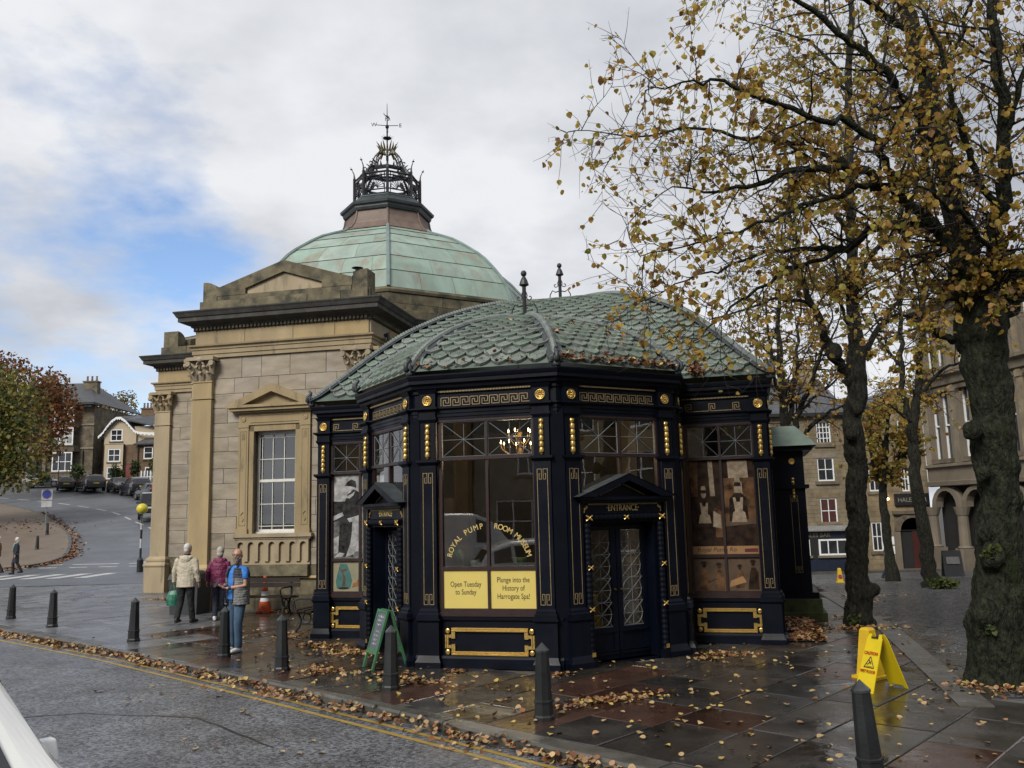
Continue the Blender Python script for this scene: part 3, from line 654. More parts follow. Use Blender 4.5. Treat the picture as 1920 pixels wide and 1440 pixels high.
# windows
def box_part(name, m, ang, d, boxes, parent=None):
    m_ = MB()
    for b in boxes: m_.box(*b)
    if parent: return m_.build(name, m, parent)
    o = m_.build(name, m, pav); o.location = fa(ang, 0, d); o.rotation_euler = (0, 0, R(ang)); return o
def spokes(x0, x1, z0, z1, y):
    m_ = MB(); xc, zc = (x0 + x1) / 2, (z0 + z1) / 2; w = .006
    def st(ax, az, bx, bz): m_.tube([(ax, y, az), (bx, y, bz)], w, 4)
    st(xc, z0, xc, z1); st(x0, zc, x1, zc); st(x0, z0, x1, z1); st(x0, z1, x1, z0)
    for a_, b_ in (((x0, z0), (x1, z0)), ((x1, z0), (x1, z1)), ((x1, z1), (x0, z1)), ((x0, z1), (x0, z0))): st(*a_, *b_)
    m_.ell((xc, y, zc), (.018, .012, .018), 8, 4); return m_
def window(ang, d, u0, u1, mull, lower_z=.85, rail=True, bars=True, low=True):
    f = [(u0 - .05, u0, -.012, .06, lower_z - .1, 3.70), (u1, u1 + .05, -.012, .06, lower_z - .1, 3.70), (u0 - .05, u1 + .05, -.024, .07, 3.672, 3.704), (u0 - .05, u1 + .05, -.03, .062, 3.072, 3.118), (u0, u1, -.016, .05, 3.655, 3.672)]
    if low: f += [(u0 - .07, u1 + .07, -.055, .07, .742, .80), (u0, u1, -.02, .06, .80, .85)]
    if rail and low: f.append((u0, u1, -.012, .05, 1.412, 1.468))
    if mull is not None:
        f += [(mull - .022, mull + .022, -.010, .05, lower_z, 1.411), (mull - .022, mull + .022, -.010, .05, 1.469, 3.071), (mull - .02, mull + .02, -.010, .05, 3.119, 3.654)] if low else [(mull - .022, mull + .022, -.010, .05, lower_z, 3.071), (mull - .02, mull + .02, -.010, .05, 3.119, 3.654)]
    w = box_part('window', maroon, ang, d, f)
    return w
def add_panes(w, xs_, z0, z1, y=.028, m=None):
    for x0, x1 in xs_:
        m_ = MB(); m_.add([(x0, y, z0), (x1, y, z0), (x1, y, z1), (x0, y, z1)], [(0, 1, 2, 3)]); m_.build('pane', m or pane, w)
def lit(w, x0, x1, z0, z1): spokes(x0, x1, z0, z1, .018).build('lead_bars', leadbar, w)
# front window with the arched gilt lettering
wA = window(0, AP, -.70, .74, .02)
add_panes(wA, [(-.70, .0), (.04, .74)], 1.468, 3.07); add_panes(wA, [(-.70, .0), (.04, .74)], 3.118, 3.655)
lit(wA, -.69, -.005, 3.128, 3.646); lit(wA, .045, .73, 3.128, 3.646)
txt = 'ROYAL PUMP ROOM MUSEUM'; n = len(txt)
m_ = MB(); cen = (.02, 1.52); rad_ = (.595, .51)
# letter advance table for the arc
adv = {' ': .45, 'M': 1.22, 'O': 1.12, 'U': 1.02, 'L': .78, 'E': .82, 'S': .85, 'A': 1.0, 'Y': .92, 'R': .95, 'P': .9}
halves = []
for word, w0, w1 in (('ROYAL PUMP', 171, 97), ('ROOM MUSEUM', 82, 9)):
    tot = sum(adv.get(c, 1) if c != ' ' else .75 for c in word); pos = 0
    for c in word: a_ = adv.get(c, 1) if c != ' ' else .75; halves.append((c, R(w0 + (w1 - w0) * (pos + a_ / 2) / tot))); pos += a_
for c, w in halves:
    if c == ' ': continue
    me = text_mesh(c, .118, gold_txt, .92)
    px_, pz_ = cen[0] + rad_[0] * math.cos(w), cen[1] + rad_[1] * math.sin(w)
    nx, nz = math.cos(w) / rad_[0], math.sin(w) / rad_[1]; ang_ = math.atan2(nz, nx)
    X = Matrix.Translation((px_, .020, pz_)) @ Matrix.Rotation(-(ang_ - math.pi / 2), 4, 'Y')
    m_.X = X; m_.add([v.co for v in me.vertices], [tuple(p_.vertices) for p_ in me.polygons])
m_.build('window_lettering', gold_txt, wA)
# yellow notices
def notice(x0, x1, z0, z1, lines, size, zs, lab_):
    o = box_part('notice', yellow_sign, 0, AP, [(x0, x1, .012, .03, z0, z1)]); o['label'] = lab_
    for t_, z_ in zip(lines, zs):
        inst('lettering', text_mesh(t_, size, ink, .74), o, ((x0 + x1) / 2, .0105, z_))
notice(-.70, -.002, .852, 1.411, ['Open Tuesday', 'to Sunday'], .112, (1.17, 1.055), 'yellow notice reading Open Tuesday to Sunday')
notice(.042, .74, .852, 1.411, ['Plunge into the', 'History of', 'Harrogate Spa!'], .112, (1.232, 1.112, .992), 'yellow notice reading Plunge into the History of Harrogate Spa!')
# side windows with prints
def poly_print(parent, name, m, pts, y):
    m_ = MB(); m_.prism(pts, y, y + .0015); return m_.build(name, m, parent)
def cpoly_(cx_, cz_, rx, rz, n=14): return [(cx_ + rx * math.cos(2 * math.pi * i / n), cz_ + rz * math.sin(2 * math.pi * i / n)) for i in range(n)]
wR = window(0, D0, 2.86, 3.95, 3.40)
add_panes(wR, [(2.86, 3.38), (3.42, 3.95)], 3.118, 3.655)
m_ = spokes(2.87, 3.385, 3.128, 3.646, .018); m2 = spokes(3.415, 3.94, 3.128, 3.646, .018); m_.add(m2.v, m2.f); m_.build('lead_bars', leadbar, wR)
pr = box_part('photo_print', sep_k, 0, D0, [(2.86, 3.378, .03, .036, 1.60, 3.07), (3.422, 3.95, .03, .036, 1.60, 3.07)]); pr['label'] = 'sepia photograph print of two maids in white aprons'
U0 = 2.86
def S(parent, name, m, pts, y=.028): return poly_print(parent, name, m, [(U0 + x, z) for x, z in pts], y)
S(pr, 'printed_shape', sep_m, [(.02, 2.45), (.13, 2.45), (.15, 3.06), (.0, 3.06)], .0292)
S(pr, 'printed_shape', sep_m, [(.40, 1.75), (.514, 1.75), (.514, 2.2), (.40, 2.25)], .0292)
S(pr, 'printed_shape', sep_m, [(.57, 2.0), (1.08, 2.0), (1.08, 2.75), (.57, 2.75)], .0292)
S(pr, 'printed_shape', sep_l, [(.34, 2.45), (.42, 2.45), (.40, 3.06), (.32, 3.06)])
S(pr, 'printed_shape', sep_l, [(.66, 2.75), (.99, 2.75), (.98, 3.04), (.65, 3.05)])
S(pr, 'printed_shape', sep_l, [(.745, 2.36), (.885, 2.38), (.875, 2.68), (.74, 2.68)], .0285)
def maid(xc, zb, s):
    S(pr, 'printed_figure', sep_k, [(xc - .17 * s, zb), (xc + .17 * s, zb), (xc + .15 * s, zb + .42 * s), (xc + .06 * s, zb + .52 * s), (xc - .06 * s, zb + .52 * s), (xc - .15 * s, zb + .42 * s)], .0278)
    S(pr, 'printed_figure', sep_l, [(xc - .13 * s, zb), (xc + .14 * s, zb), (xc + .11 * s, zb + .17 * s), (xc + .07 * s, zb + .2 * s), (xc + .09 * s, zb + .44 * s), (xc + .045 * s, zb + .44 * s), (xc + .03 * s, zb + .36 * s), (xc - .03 * s, zb + .36 * s), (xc - .045 * s, zb + .44 * s), (xc - .09 * s, zb + .44 * s), (xc - .06 * s, zb + .2 * s), (xc - .1 * s, zb + .17 * s)], .0265)
    S(pr, 'printed_figure', sep_l, cpoly_(xc, zb + .62 * s, .055 * s, .085 * s), .0272); S(pr, 'printed_figure', sep_k, [(xc - .065 * s, zb + .64 * s), (xc + .065 * s, zb + .64 * s), (xc + .05 * s, zb + .73 * s), (xc - .05 * s, zb + .73 * s)], .0262)
    S(pr, 'printed_figure', sep_l, [(xc - .05 * s, zb + .71 * s), (xc + .055 * s, zb + .71 * s), (xc + .04 * s, zb + .80 * s), (xc - .04 * s, zb + .79 * s)], .0255)
    for sx in (-1, 1): S(pr, 'printed_figure', sep_b, cpoly_(xc + sx * .02 * s, zb + .635 * s, .008 * s, .006 * s, 8), .026)
maid(.225, 1.99, .80); maid(.80, 2.0, .95)
S(pr, 'printed_shape', sep_l, [(.36, 1.93), (.50, 1.90), (.50, 2.12), (.38, 2.2)], .0268); S(pr, 'printed_shape', sep_b, [(.55, 1.93), (1.08, 1.97), (1.08, 2.06), (.55, 2.0)], .0268)
bd = box_part('photo_print', sep_c, 0, D0, [(2.86, 3.378, .026, .032, 1.468, 1.60), (3.422, 3.95, .026, .032, 1.468, 1.60)]); bd['label'] = 'cream strip with handwritten title'
me = text_mesh('Royal Pump Ro', .105, ink, 1.0, 'LEFT'); me.transform(Matrix(((1, 0, .22, 0), (0, 1, 0, 0), (0, 0, 1, 0), (0, 0, 0, 1)))); inst('lettering', me, bd, (2.93, .0245, 1.51))
S(bd, 'printed_shape', mat('ink_red', (0.10, .012, .012), .6), [(.86, 1.497), (1.08, 1.497), (1.08, 1.56), (.86, 1.552)], .0235)
lo = box_part('photo_print', sep_b, 0, D0, [(2.86, 3.378, .026, .032, .852, 1.411), (3.422, 3.95, .026, .032, .852, 1.411)]); lo['label'] = 'brown engraving of strollers in hats'
for (xc, zb, s) in ((.17, .86, 1.0), (.42, .86, .95), (.76, .9, .8), (.98, .88, 1.0)):
    S(lo, 'printed_figure', sep_k if xc > .9 else sep_m, [(xc - .1 * s, zb), (xc + .08 * s, zb), (xc + .075 * s, zb + .28 * s), (xc + .03 * s, zb + .36 * s), (xc - .03 * s, zb + .36 * s), (xc - .06 * s, zb + .27 * s)], .0238)
    S(lo, 'printed_figure', sep_k, cpoly_(xc, zb + .42 * s, .034 * s, .04 * s, 9), .023); S(lo, 'printed_figure', sep_k, [(xc - .06 * s, zb + .445 * s), (xc + .06 * s, zb + .445 * s), (xc + .025 * s, zb + .49 * s), (xc - .03 * s, zb + .49 * s)], .0222)
S(lo, 'printed_shape', sep_k, [(.22, .99), (.38, 1.05), (.38, 1.062), (.22, 1.0)], .0225); S(lo, 'printed_shape', sep_c, [(.58, .92), (.86, 1.0), (.8, 1.1), (.6, 1.02)], .0225)
wL = window(0, D0, -3.94, -2.86, -3.37)
add_panes(wL, [(-3.94, -3.39), (-3.35, -2.86)], 3.118, 3.655); lit(wL, -3.93, -3.395, 3.128, 3.646); lit(wL, -3.345, -2.87, 3.128, 3.646)
U0 = -3.94
pl = box_part('photo_print', bw_l, 0, D0, [(-3.94, -3.392, .03, .036, 1.468, 3.07), (-3.348, -2.86, .03, .036, 1.468, 3.07)]); pl['label'] = 'black and white photograph print of a seated woman drinking'
S(pl, 'printed_shape', bw_k, [(0, 1.95), (.25, 1.95), (.24, 2.55), (.0, 2.55)], .0292); S(pl, 'printed_shape', bw_m, [(0, 1.47), (.54, 1.47), (.54, 1.6), (0, 1.56)], .0291)
S(pl, 'printed_figure', bw_k, [(.10, 1.5), (.42, 1.5), (.38, 1.75), (.40, 2.15), (.54, 2.2), (.54, 2.72), (.42, 2.78), (.30, 2.68), (.20, 2.45), (.19, 2.2), (.13, 2.1)], .028)
S(pl, 'printed_figure', bw_l, cpoly_(.33, 2.79, .06, .085, 12), .0272); S(pl, 'printed_figure', bw_k, [(.24, 2.85), (.30, 2.93), (.38, 2.97), (.47, 2.93), (.48, 2.8), (.40, 2.83)], .0265)
S(pl, 'printed_figure', bw_l, [(.26, 2.62), (.34, 2.6), (.42, 2.66), (.46, 2.74), (.40, 2.7), (.33, 2.67)], .0262); S(pl, 'printed_figure', bw_l, [(.14, 2.66), (.25, 2.68), (.29, 2.75), (.2, 2.73)], .0262)
S(pl, 'printed_figure', bw_l, [(0, 2.18), (.22, 2.28), (.19, 2.34), (.12, 2.32), (0, 2.27)], .027); S(pl, 'printed_figure', bw_m, [(0, 1.85), (.13, 1.9), (.13, 2.18), (0, 2.16)], .0265)
S(pl, 'printed_figure', bw_l, [(.26, 1.48), (.44, 1.55), (.54, 1.95), (.54, 2.28), (.29, 2.22), (.34, 2.15), (.42, 2.16), (.36, 1.75)], .0258); S(pl, 'printed_figure', bw_l, [(.02, 1.49), (.2, 1.5), (.24, 1.56), (.13, 1.58)], .0266)
S(pl, 'printed_figure', bw_k, [(.62, 1.5), (.9, 1.5), (.9, 2.6), (.7, 2.7)], .0285)
jg = box_part('photo_print', jug_bg, 0, D0, [(-3.94, -3.392, .026, .032, .852, 1.411), (-3.348, -2.86, .026, .032, .852, 1.411)]); jg['label'] = 'print of a teal glass jug'
S(jg, 'printed_shape', jug_t, [(.08, .91), (.36, .91), (.40, 1.05), (.36, 1.2), (.29, 1.36), (.15, 1.37), (.10, 1.2), (.06, 1.05)], .024); S(jg, 'printed_shape', sep_k, cpoly_(.22, .91, .12, .022, 14), .0232)
S(jg, 'printed_shape', sep_b, [(.19, .95), (.25, .95), (.27, 1.1), (.21, 1.2), (.30, 1.25), (.29, 1.27), (.16, 1.26), (.14, 1.31), (.12, 1.29), (.19, 1.19), (.22, 1.1)], .0233); S(jg, 'printed_shape', jug_r, [(.40, .92), (.54, .95), (.53, 1.08), (.48, 1.02), (.42, 1.0)], .024)
S(jg, 'printed_shape', jug_r, [(.62, .9), (.8, .9), (.86, 1.1), (.7, 1.2)], .024)
# entrance bays
def ring(m_, xc, zc, r, y, n=20, w=.005):
    m_.tube([(xc + r * math.cos(2 * math.pi * i / n), y, zc + r * math.sin(2 * math.pi * i / n)) for i in range(n + 1)], w, 4, caps=False)
def leaf_gilt(m_, x, y, z, s=.055):
    for a_ in (35, 145, 215, 325): m_.ell((x + .5 * s * math.cos(R(a_)), y, z + .5 * s * math.sin(R(a_))), (.6 * s, .25 * s, .2 * s), 6, 4, rot=Matrix.Rotation(-R(a_), 3, 'Y'))
    m_.ell((x, y - .01, z), (.2 * s, .3 * s, .2 * s), 6, 4)
for ang in (45, -45):
    w = window(ang, AP, -.72, .74, .02, 2.46, low=False)
    add_panes(w, [(-.72, .0), (.04, .74)], 2.45, 3.07); add_panes(w, [(-.72, .0), (.04, .74)], 3.118, 3.655); lit(w, -.71, -.005, 3.128, 3.646); lit(w, .045, .73, 3.128, 3.646)
    # jambs, lintel, steps of the surround
    s_ = box_part('door_surround', navy, ang, AP, [(-.80, -.60, -.03, .30, 0.0, 2.07), (.58, .78, -.03, .30, 0, 2.07), (-.80, .78, -.03, .30, 2.07, 2.20), (-.80, .78, -.06, .3, 2.20, 2.37), (-.84, .82, -.14, .3, 2.37, 2.41), (-.88, .86, -.2, .3, 2.41, 2.455), (-.60, .58, .26, .30, 2.0, 2.07), (-.60, .58, .0, .3, -.02, .03)])
    m_ = MB()
    for xc in (-.70, .68):   # twisted columns
        pts = [(xc, -.085, .12 + i * .02) for i in range(98)]; m_.tube(pts, [.05 + .004 * math.sin(i * 1.6) for i in range(98)], 10)
        m_.box(xc - .065, xc + .065, -.15, -.02, .0, .12)
    m_.tube([(-.72 + i * .02, -.09, 2.145) for i in range(72)], [.05 + .004 * math.sin(i * 1.5) for i in range(72)], 10); m_.build('twisted_column', navy_d, s_)
    m_ = MB()
    for xc in (-.70, .68):
        for z_ in (.82, 1.42): leaf_gilt(m_, xc, -.145, z_)
        leaf_gilt(m_, xc, -.15, 2.145, .07); m_.box(xc - .03, xc + .03, -.145, -.135, .15, .21)
    leaf_gilt(m_, -.01, -.15, 2.145)
    for sx in (-1, 1):   # scrolls either side of the sign
        m_.tube([(-.01 + sx * (.70 + .03 * math.cos(t * .55)), -.07, 2.285 + (.065 - t * .006) * math.sin(t * .55 - 1.2)) for t in range(14)], .009, 5)
    m_.build('gilt_leaf', gold, s_)
    inst('lettering', text_mesh('\u00b7ENTRANCE\u00b7', .135, gold_txt, .82), s_, (-.01, -.0625, 2.245))
    m_ = MB()
    for i in range(40): m_.box(-.66 + i * .033, -.66 + i * .033 + .018, -.085, -.06, 2.335, 2.36)
    m_.build('bead_row', goldp, s_)
    # little pediment
    m_ = MB(); m_.prism([(-.80, 2.456), (.78, 2.456), (-.01, 2.72)], -.06, .1); 
    for sx in (-1, 1):
        xe = -.01 + sx * .91
        a_, b_ = (xe, 2.456), (-.01, 2.80); c_, d_ = (-.01, 2.70), (-.01 + sx * .62, 2.456)
        pts = [a_, b_, c_, d_] if sx < 0 else [a_, d_, c_, b_]
        pts = [a_, d_, c_, b_] if sx < 0 else [a_, b_, c_, d_]
        m_.prism(pts, -.25, .1)
    p_ = m_.build('pediment', navy, pav); p_.location = fa(ang, 0, AP); p_.rotation_euler = (0, 0, R(ang))
    m_ = MB()
    for sx in (-1, 1):
        for i in range(15): f = i / 15; m_.box(-.01 + sx * (.42 * (1 - f)) - .008, -.01 + sx * (.42 * (1 - f)) + .008, -.075, -.06, 2.475 + .17 * f, 2.495 + .17 * f)
    m_.build('bead_row', goldp, p_)
    m_ = MB()
    for sx in (-1, 1):
        m_.add([(-.01, -.26, 2.808), (-.01 + sx * .93, -.26, 2.46), (-.01 + sx * .93, .05, 2.46), (-.01, .05, 2.808)], [(0, 1, 2, 3)] if sx < 0 else [(3, 2, 1, 0)])
    m_.build('pediment_roof', lead_dk, p_)
    # two leaves, recessed
    for sx in (-1, 1):
        xc = -.01 + sx * .296; hw_ = .288; y = .16
        d_ = box_part('door', navy, ang, AP, [(xc - hw_, xc - hw_ + .085, y, y + .05, .03, 2.0), (xc + hw_ - .085, xc + hw_, y, y + .05, .03, 2.0), (xc - hw_ + .085, xc + hw_ - .085, y, y + .05, 1.95, 2.0), (xc - hw_ + .085, xc + hw_ - .085, y, y + .05, .40, .49), (xc - hw_ + .085, xc + hw_ - .085, y + .02, y + .05, .17, .40), (xc - hw_ + .085, xc + hw_ - .085, y, y + .05, .03, .17),
            (xc - hw_ + .02, xc + hw_ - .02, y - .02, y, .425, .445), (xc - hw_ + .02, xc + hw_ - .02, y - .025, y, .10, .125), (xc - hw_ + .02, xc + hw_ - .02, y - .015, y, .15, .165)])
        m_ = MB(); m_.add([(xc - .2, y + .03, .49), (xc + .2, y + .03, .49), (xc + .2, y + .03, 1.95), (xc - .2, y + .03, 1.95)], [(0, 1, 2, 3)]); m_.build('pane', pane, d_)
        m_ = MB(); x0, x1 = xc - .195, xc + .195
        for i in range(4):
            za = .50 + i * .36; zc = za + .18; ring(m_, xc, zc, .178, y + .02)
            for e_ in (((xc, za), (xc, za + .36)), ((x0, zc), (x1, zc)), ((x0, za), (x1, za + .36)), ((x0, za + .36), (x1, za)), ((x0, za), (x1, za))): m_.tube([(e_[0][0], y + .02, e_[0][1]), (e_[1][0], y + .02, e_[1][1])], .0045, 4)
        m_.build('door_lattice', leadbar, d_)
        m_ = MB(); m_.ell((xc - sx * .24, y - .02, 1.05), (.02, .03, .02), 8, 5); m_.build('door_knob', brass, d_)
# flank windows and back wall
for u in (1.7, 4.7):
    w = window(90, 4.17, u - 1.2, u + 1.2, u); add_panes(w, [(u - 1.2, u - .02), (u + .02, u + 1.2)], 1.468, 3.07); add_panes(w, [(u - 1.2, u - .02), (u + .02, u + 1.2)], 3.118, 3.655); add_panes(w, [(u - 1.2, u - .02), (u + .02, u + 1.2)], .85, 1.41); lit(w, u - 1.19, u - .03, 3.128, 3.646); lit(w, u + .03, u + 1.19, 3.128, 3.646)
    panel_frame(90, 4.17, u, 1.05)
m_ = MB(); m_.box(-4.17, 4.17, 7.7, 7.9, 0, 4.4); m_.box(-4.17, -4.2, .1, 7.7, 0, 4.4); m_.build('back_wall', navy, pav)
# inside: lining, floor, ceiling
m_ = MB(); m_.box(-4.2, 4.2, 6.0, 6.1, 0.03, 4.3); m_.box(-4.19, -4.15, .3, 6, .03, 4.3); m_.box(-2.2, -1.9, 2.2, 2.5, .03, 4.2); m_.box(1.4, 1.7, 2.2, 2.5, .03, 4.2); m_.box(-4.15, -1.9, 2.25, 2.3, .03, 2.6); m_.box(-1.3, .9, 5.95, 6.0, .1, 2.6); m_.build('inner_wall', room, pav)
m_ = MB(); m_.prismz([(-4.3, 7.6), (-4.3, .0), (-2.75, .0), (-2.75, -1.1), (-1.1, -2.75), (1.1, -2.75), (2.75, -1.1), (2.75, 0), (4.3, 0), (4.3, 7.6)][::-1] if False else [(-4.3, .0), (-2.75, .0), (-2.75, -1.1), (-1.1, -2.75), (1.1, -2.75), (2.75, -1.1), (2.75, 0), (4.3, 0), (4.3, 7.6), (-4.3, 7.6)], .01, .03); m_.build('floor', room_d, pav)
# ---- roofs: curved copper shells with fish-scale tiles
Z0, ZB, ZM = 4.43, 5.80, 7.02
PB = ([0, .04, .085, .13, .19, .258, .34, .41, .53, .65, .77, .87, 1], [0, .12, .235, .325, .415, .51, .605, .675, .775, .86, .93, .972, 1])
PM = ([0, .05, .113, .163, .2, .308, .355, .458, .503, .595, .7, .8, .9, 1], [0, .085, .195, .29, .36, .545, .61, .73, .775, .852, .92, .96, .985, 1])
def soft(tab, s): return sum(float(np.interp(min(1, max(0, s + d)), *tab)) for d in (-.03, -.015, 0, .015, .03)) / 5
prof_b = lambda s: Z0 + (ZB - Z0) * soft(PB, s)
prof_m = lambda s: Z0 + .03 + (ZM - Z0) * soft(PM, s)
def roof_pt(P0, P1, A, s, f, prof):
    x = (P0[0] * (1 - f) + P1[0] * f) * (1 - s) + A[0] * s; y = (P0[1] * (1 - f) + P1[1] * f) * (1 - s) + A[1] * s
    return Vector((x, y, prof(s)))
def shell(name, P0, P1, A, prof, n=20, m=6):
    mb = MB(); idx = lambda i, j: i * (m + 1) + j
    for i in range(n + 1):
        for j in range(m + 1): mb.v.append(tuple(roof_pt(P0, P1, A, i / n, j / m, prof)))
    for i in range(n):
        for j in range(m): mb.f.append((idx(i, j), idx(i, j + 1), idx(i + 1, j + 1), idx(i + 1, j))); mb.m.append(0)
    return mb.build(name, cop_g, pav, smooth=True)
# one tile: shield outline, raised rim, sunk face with a small fleur
def tile_mesh():
    mb = MB(); w, h = .150, .26
    def outl(s, y): return [(-w * s, y + 0.0, h * .5 * s + .0), (-w * s, y, -.02 * s), (-w * .86 * s, y, -.085 * s), (-w * .5 * s, y, -.135 * s), (0, y, -.172 * s), (w * .5 * s, y, -.135 * s), (w * .86 * s, y, -.085 * s), (w * s, y, -.02 * s), (w * s, y, h * .5 * s)]
    a, b, c, d = outl(1.0, .004), outl(.97, -.040), outl(.80, -.040), outl(.73, -.020)
    n = 9
    V = a + b + c + d; F = []
    for k in range(3):
        for i in range(n - 1): F.append((k * n + i, k * n + i + 1, (k + 1) * n + i + 1, (k + 1) * n + i))
    F.append(tuple(range(3 * n, 4 * n))); mb.add(V, F)
    for e_ in (((0, -.085), (0, .03)), ((-.05, .012), (-.018, -.018)), ((.05, .012), (.018, -.018))):
        (x0, z0), (x1, z1) = e_; dx, dz = x1 - x0, z1 - z0; L_ = math.hypot(dx, dz); nx, nz = -dz / L_ * .009, dx / L_ * .009
        mb.add([(x0 + nx, -.016, z0 + nz), (x0 - nx, -.016, z0 - nz), (x1 - nx, -.016, z1 - nz), (x1 + nx, -.016, z1 + nz), ((x0 + x1) / 2, -.031, (z0 + z1) / 2)], [(0, 1, 4), (1, 2, 4), (2, 3, 4), (3, 0, 4)])
    return mb.mesh('roof_tile', cop_tile)
TILE = tile_mesh(); TV = [v.co.copy() for v in TILE.vertices]; TF = [tuple(p.vertices) for p in TILE.polygons]
tiles = []
def tile_panel(P0, P1, A, prof, skip=None):
    P0v, P1v, Av = Vector(P0), Vector(P1), Vector(A); mid = (P0v + P1v) / 2; side = (P1v - P0v).length; run = (Av - mid).length
    # march up the curve by equal arc
    s = 0.045; row = 0; ds = .0005
    while s < .985:
        hw = side / 2 * (1 - s) - .10; px_ = .290
        n_ = int(2 * hw / px_); off = 0 if row % 2 == 0 else .5
        for i in range(-n_ - 1, n_ + 2):
            x = (i + off) * px_
            if abs(x) > hw - .02: continue
            f = .5 + x / (side * (1 - s)); p = roof_pt(P0, P1, A, s, f, prof); q = roof_pt(P0, P1, A, s + .01, f, prof)
            tx = Vector((*(P1v - P0v).normalized(), 0)); tz = (q - p); tz = (tz - tx * tz.dot(tx)).normalized(); ny = tz.cross(tx)   # -y local is outward
            M_ = Matrix((tx, ny, tz)).transposed().to_4x4(); M_ = M_ @ Matrix.Rotation(R(-6), 4, 'X')
            M_.translation = p + ny * -.012
            if skip is None or not skip(p): tiles.append(M_.copy())
        acc = 0; 
        while acc < .168 and s < .99:
            a_ = roof_pt(P0, P1, A, s, .5, prof); b_ = roof_pt(P0, P1, A, s + ds * 4, .5, prof); acc += (b_ - a_).length; s += ds * 4
        row += 1
E_ = .165
vb = lambda k: ((AP + E_) / math.cos(R(22.5)) * math.sin(R(22.5 + 45 * k)), -(AP + E_) / math.cos(R(22.5)) * math.cos(R(22.5 + 45 * k)))
BV = [vb(k) for k in range(-3, 3)]
for i in range(5):
    shell('bay_roof', BV[i], BV[i + 1], (0, 0), prof_b)
    if i in (1, 2, 3): tile_panel(BV[i], BV[i + 1], (0, 0), prof_b)
MA = (0, 4.0); MC = [(-4.38, -.17), (4.36, -.17), (4.36, 8.1), (-4.38, 8.1)]
for i in range(4): shell('main_roof', MC[i], MC[(i + 1) % 4], MA, prof_m, 24, 10)
def under_bay(p):
    r_ = math.hypot(p.x, p.y); a_ = math.degrees(math.atan2(p.x, -p.y)); k_ = math.cos(R(((a_ + 22.5) % 45) - 22.5)); s = 1 - r_ * k_ / (AP + E_)
    return s > 0 and prof_b(s) > p.z + .0
tile_panel(MC[0], MC[1], MA, prof_m, under_bay); tile_panel(MC[1], MC[2], MA, prof_m)
eye = Matrix.Rotation(-TH, 4, 'Z') @ Matrix.Translation((-.272, -15.777, 0)) @ Vector((0, 0, CAM_H))
def seen(M_): return (M_.to_3x3() @ Vector((0, -1, 0))).dot((eye - M_.translation).normalized()) / (eye - M_.translation).length
tiles.sort(key=lambda M_: -seen(M_))
for M_ in tiles[:290]:
    o = inst('roof_tile', TILE, pav); o.matrix_local = M_
mb = MB()
for M_ in tiles[290:]: mb.X = M_; mb.add(TV, TF)
mb.X = None
lab(mb.build('far_roof_tiles', cop_tile, pav), kind='stuff')
# roll ribs and the curled beasts at their feet
beast = MB()
beast.lathe([(.0, 0), (.085, .0), (.10, .05), (.085, .12), (.06, .17), (.07, .20), (.05, .23), (0, .24)], 12, caps=False); beast.tube([(0, -.06, .1), (0, -.13, .16), (0, -.12, .26), (0, -.05, .32), (0, -.02, .38), (0, -.06, .42), (0, -.09, .40)], [.05, .055, .045, .05, .045, .03, .012], 8)
for sx in (-1, 1): beast.tube([(sx * .06, -.02, .06), (sx * .10, -.06, .14), (sx * .07, -.09, .24), (sx * .09, -.05, .30)], [.03, .035, .03, .01], 6)
beast_mesh = beast.mesh('rib_beast', lead_dk, True)
def rib(P, A, prof, smax=.995, n=90, r=.062):
    pts = []; s = 0.0
    for i in range(n + 1):
        s = smax * i / n; pts.append(Vector((P[0] * (1 - s) + A[0] * s, P[1] * (1 - s) + A[1] * s, prof(s) + .05)))
    # resample evenly, ridge every other ring
    L_ = [0]
    for i in range(1, len(pts)): L_.append(L_[-1] + (pts[i] - pts[i - 1]).length)
    k = int(L_[-1] / .034); q = []; j = 0
    for i in range(k + 1):
        t = L_[-1] * i / k
        while j < len(L_) - 2 and L_[j + 1] < t: j += 1
        f = (t - L_[j]) / (L_[j + 1] - L_[j]); q.append(pts[j].lerp(pts[j + 1], f))
    mb = MB(); mb.tube(q, [r * (1.0 if i % 2 else .74) for i in range(len(q))], 8)
    rb = mb.build('roof_rib', cop_d, pav, smooth=False)
    d = Vector((P[0] - A[0], P[1] - A[1])).normalized(); n2 = Vector((-d.y, d.x)) * .13; mb = MB(); V = []
    for p in pts[::3]: V += [(p.x + n2.x, p.y + n2.y, p.z - .045), (p.x, p.y, p.z - .0), (p.x - n2.x, p.y - n2.y, p.z - .045)]
    mb.add(V, [(i * 3 + j, i * 3 + j + 1, i * 3 + j + 4, i * 3 + j + 3) for i in range(len(V) // 3 - 1) for j in range(2)]); mb.build('rib_flashing', lead_dk, rb)
    b = inst('rib_beast', beast_mesh, rb, (P[0] - d.x * .06, P[1] - d.y * .06, Z0 - .02), (0, 0, math.atan2(d.y, d.x) + math.pi / 2), .72)
for k in (1, 2, 3, 4): rib(BV[k], (0, 0), prof_b)
for k in (0, 1, 2): rib(MC[k], MA, prof_m)
m_ = MB(); m_.tube([(0, 0 + i * .05, ZB + .03 + .012 * (i % 2) + .06 * math.sin(min(1, i / 30) * 1.5)) for i in range(34)], .05, 8); m_.build('ridge_roll', cop_d, pav)
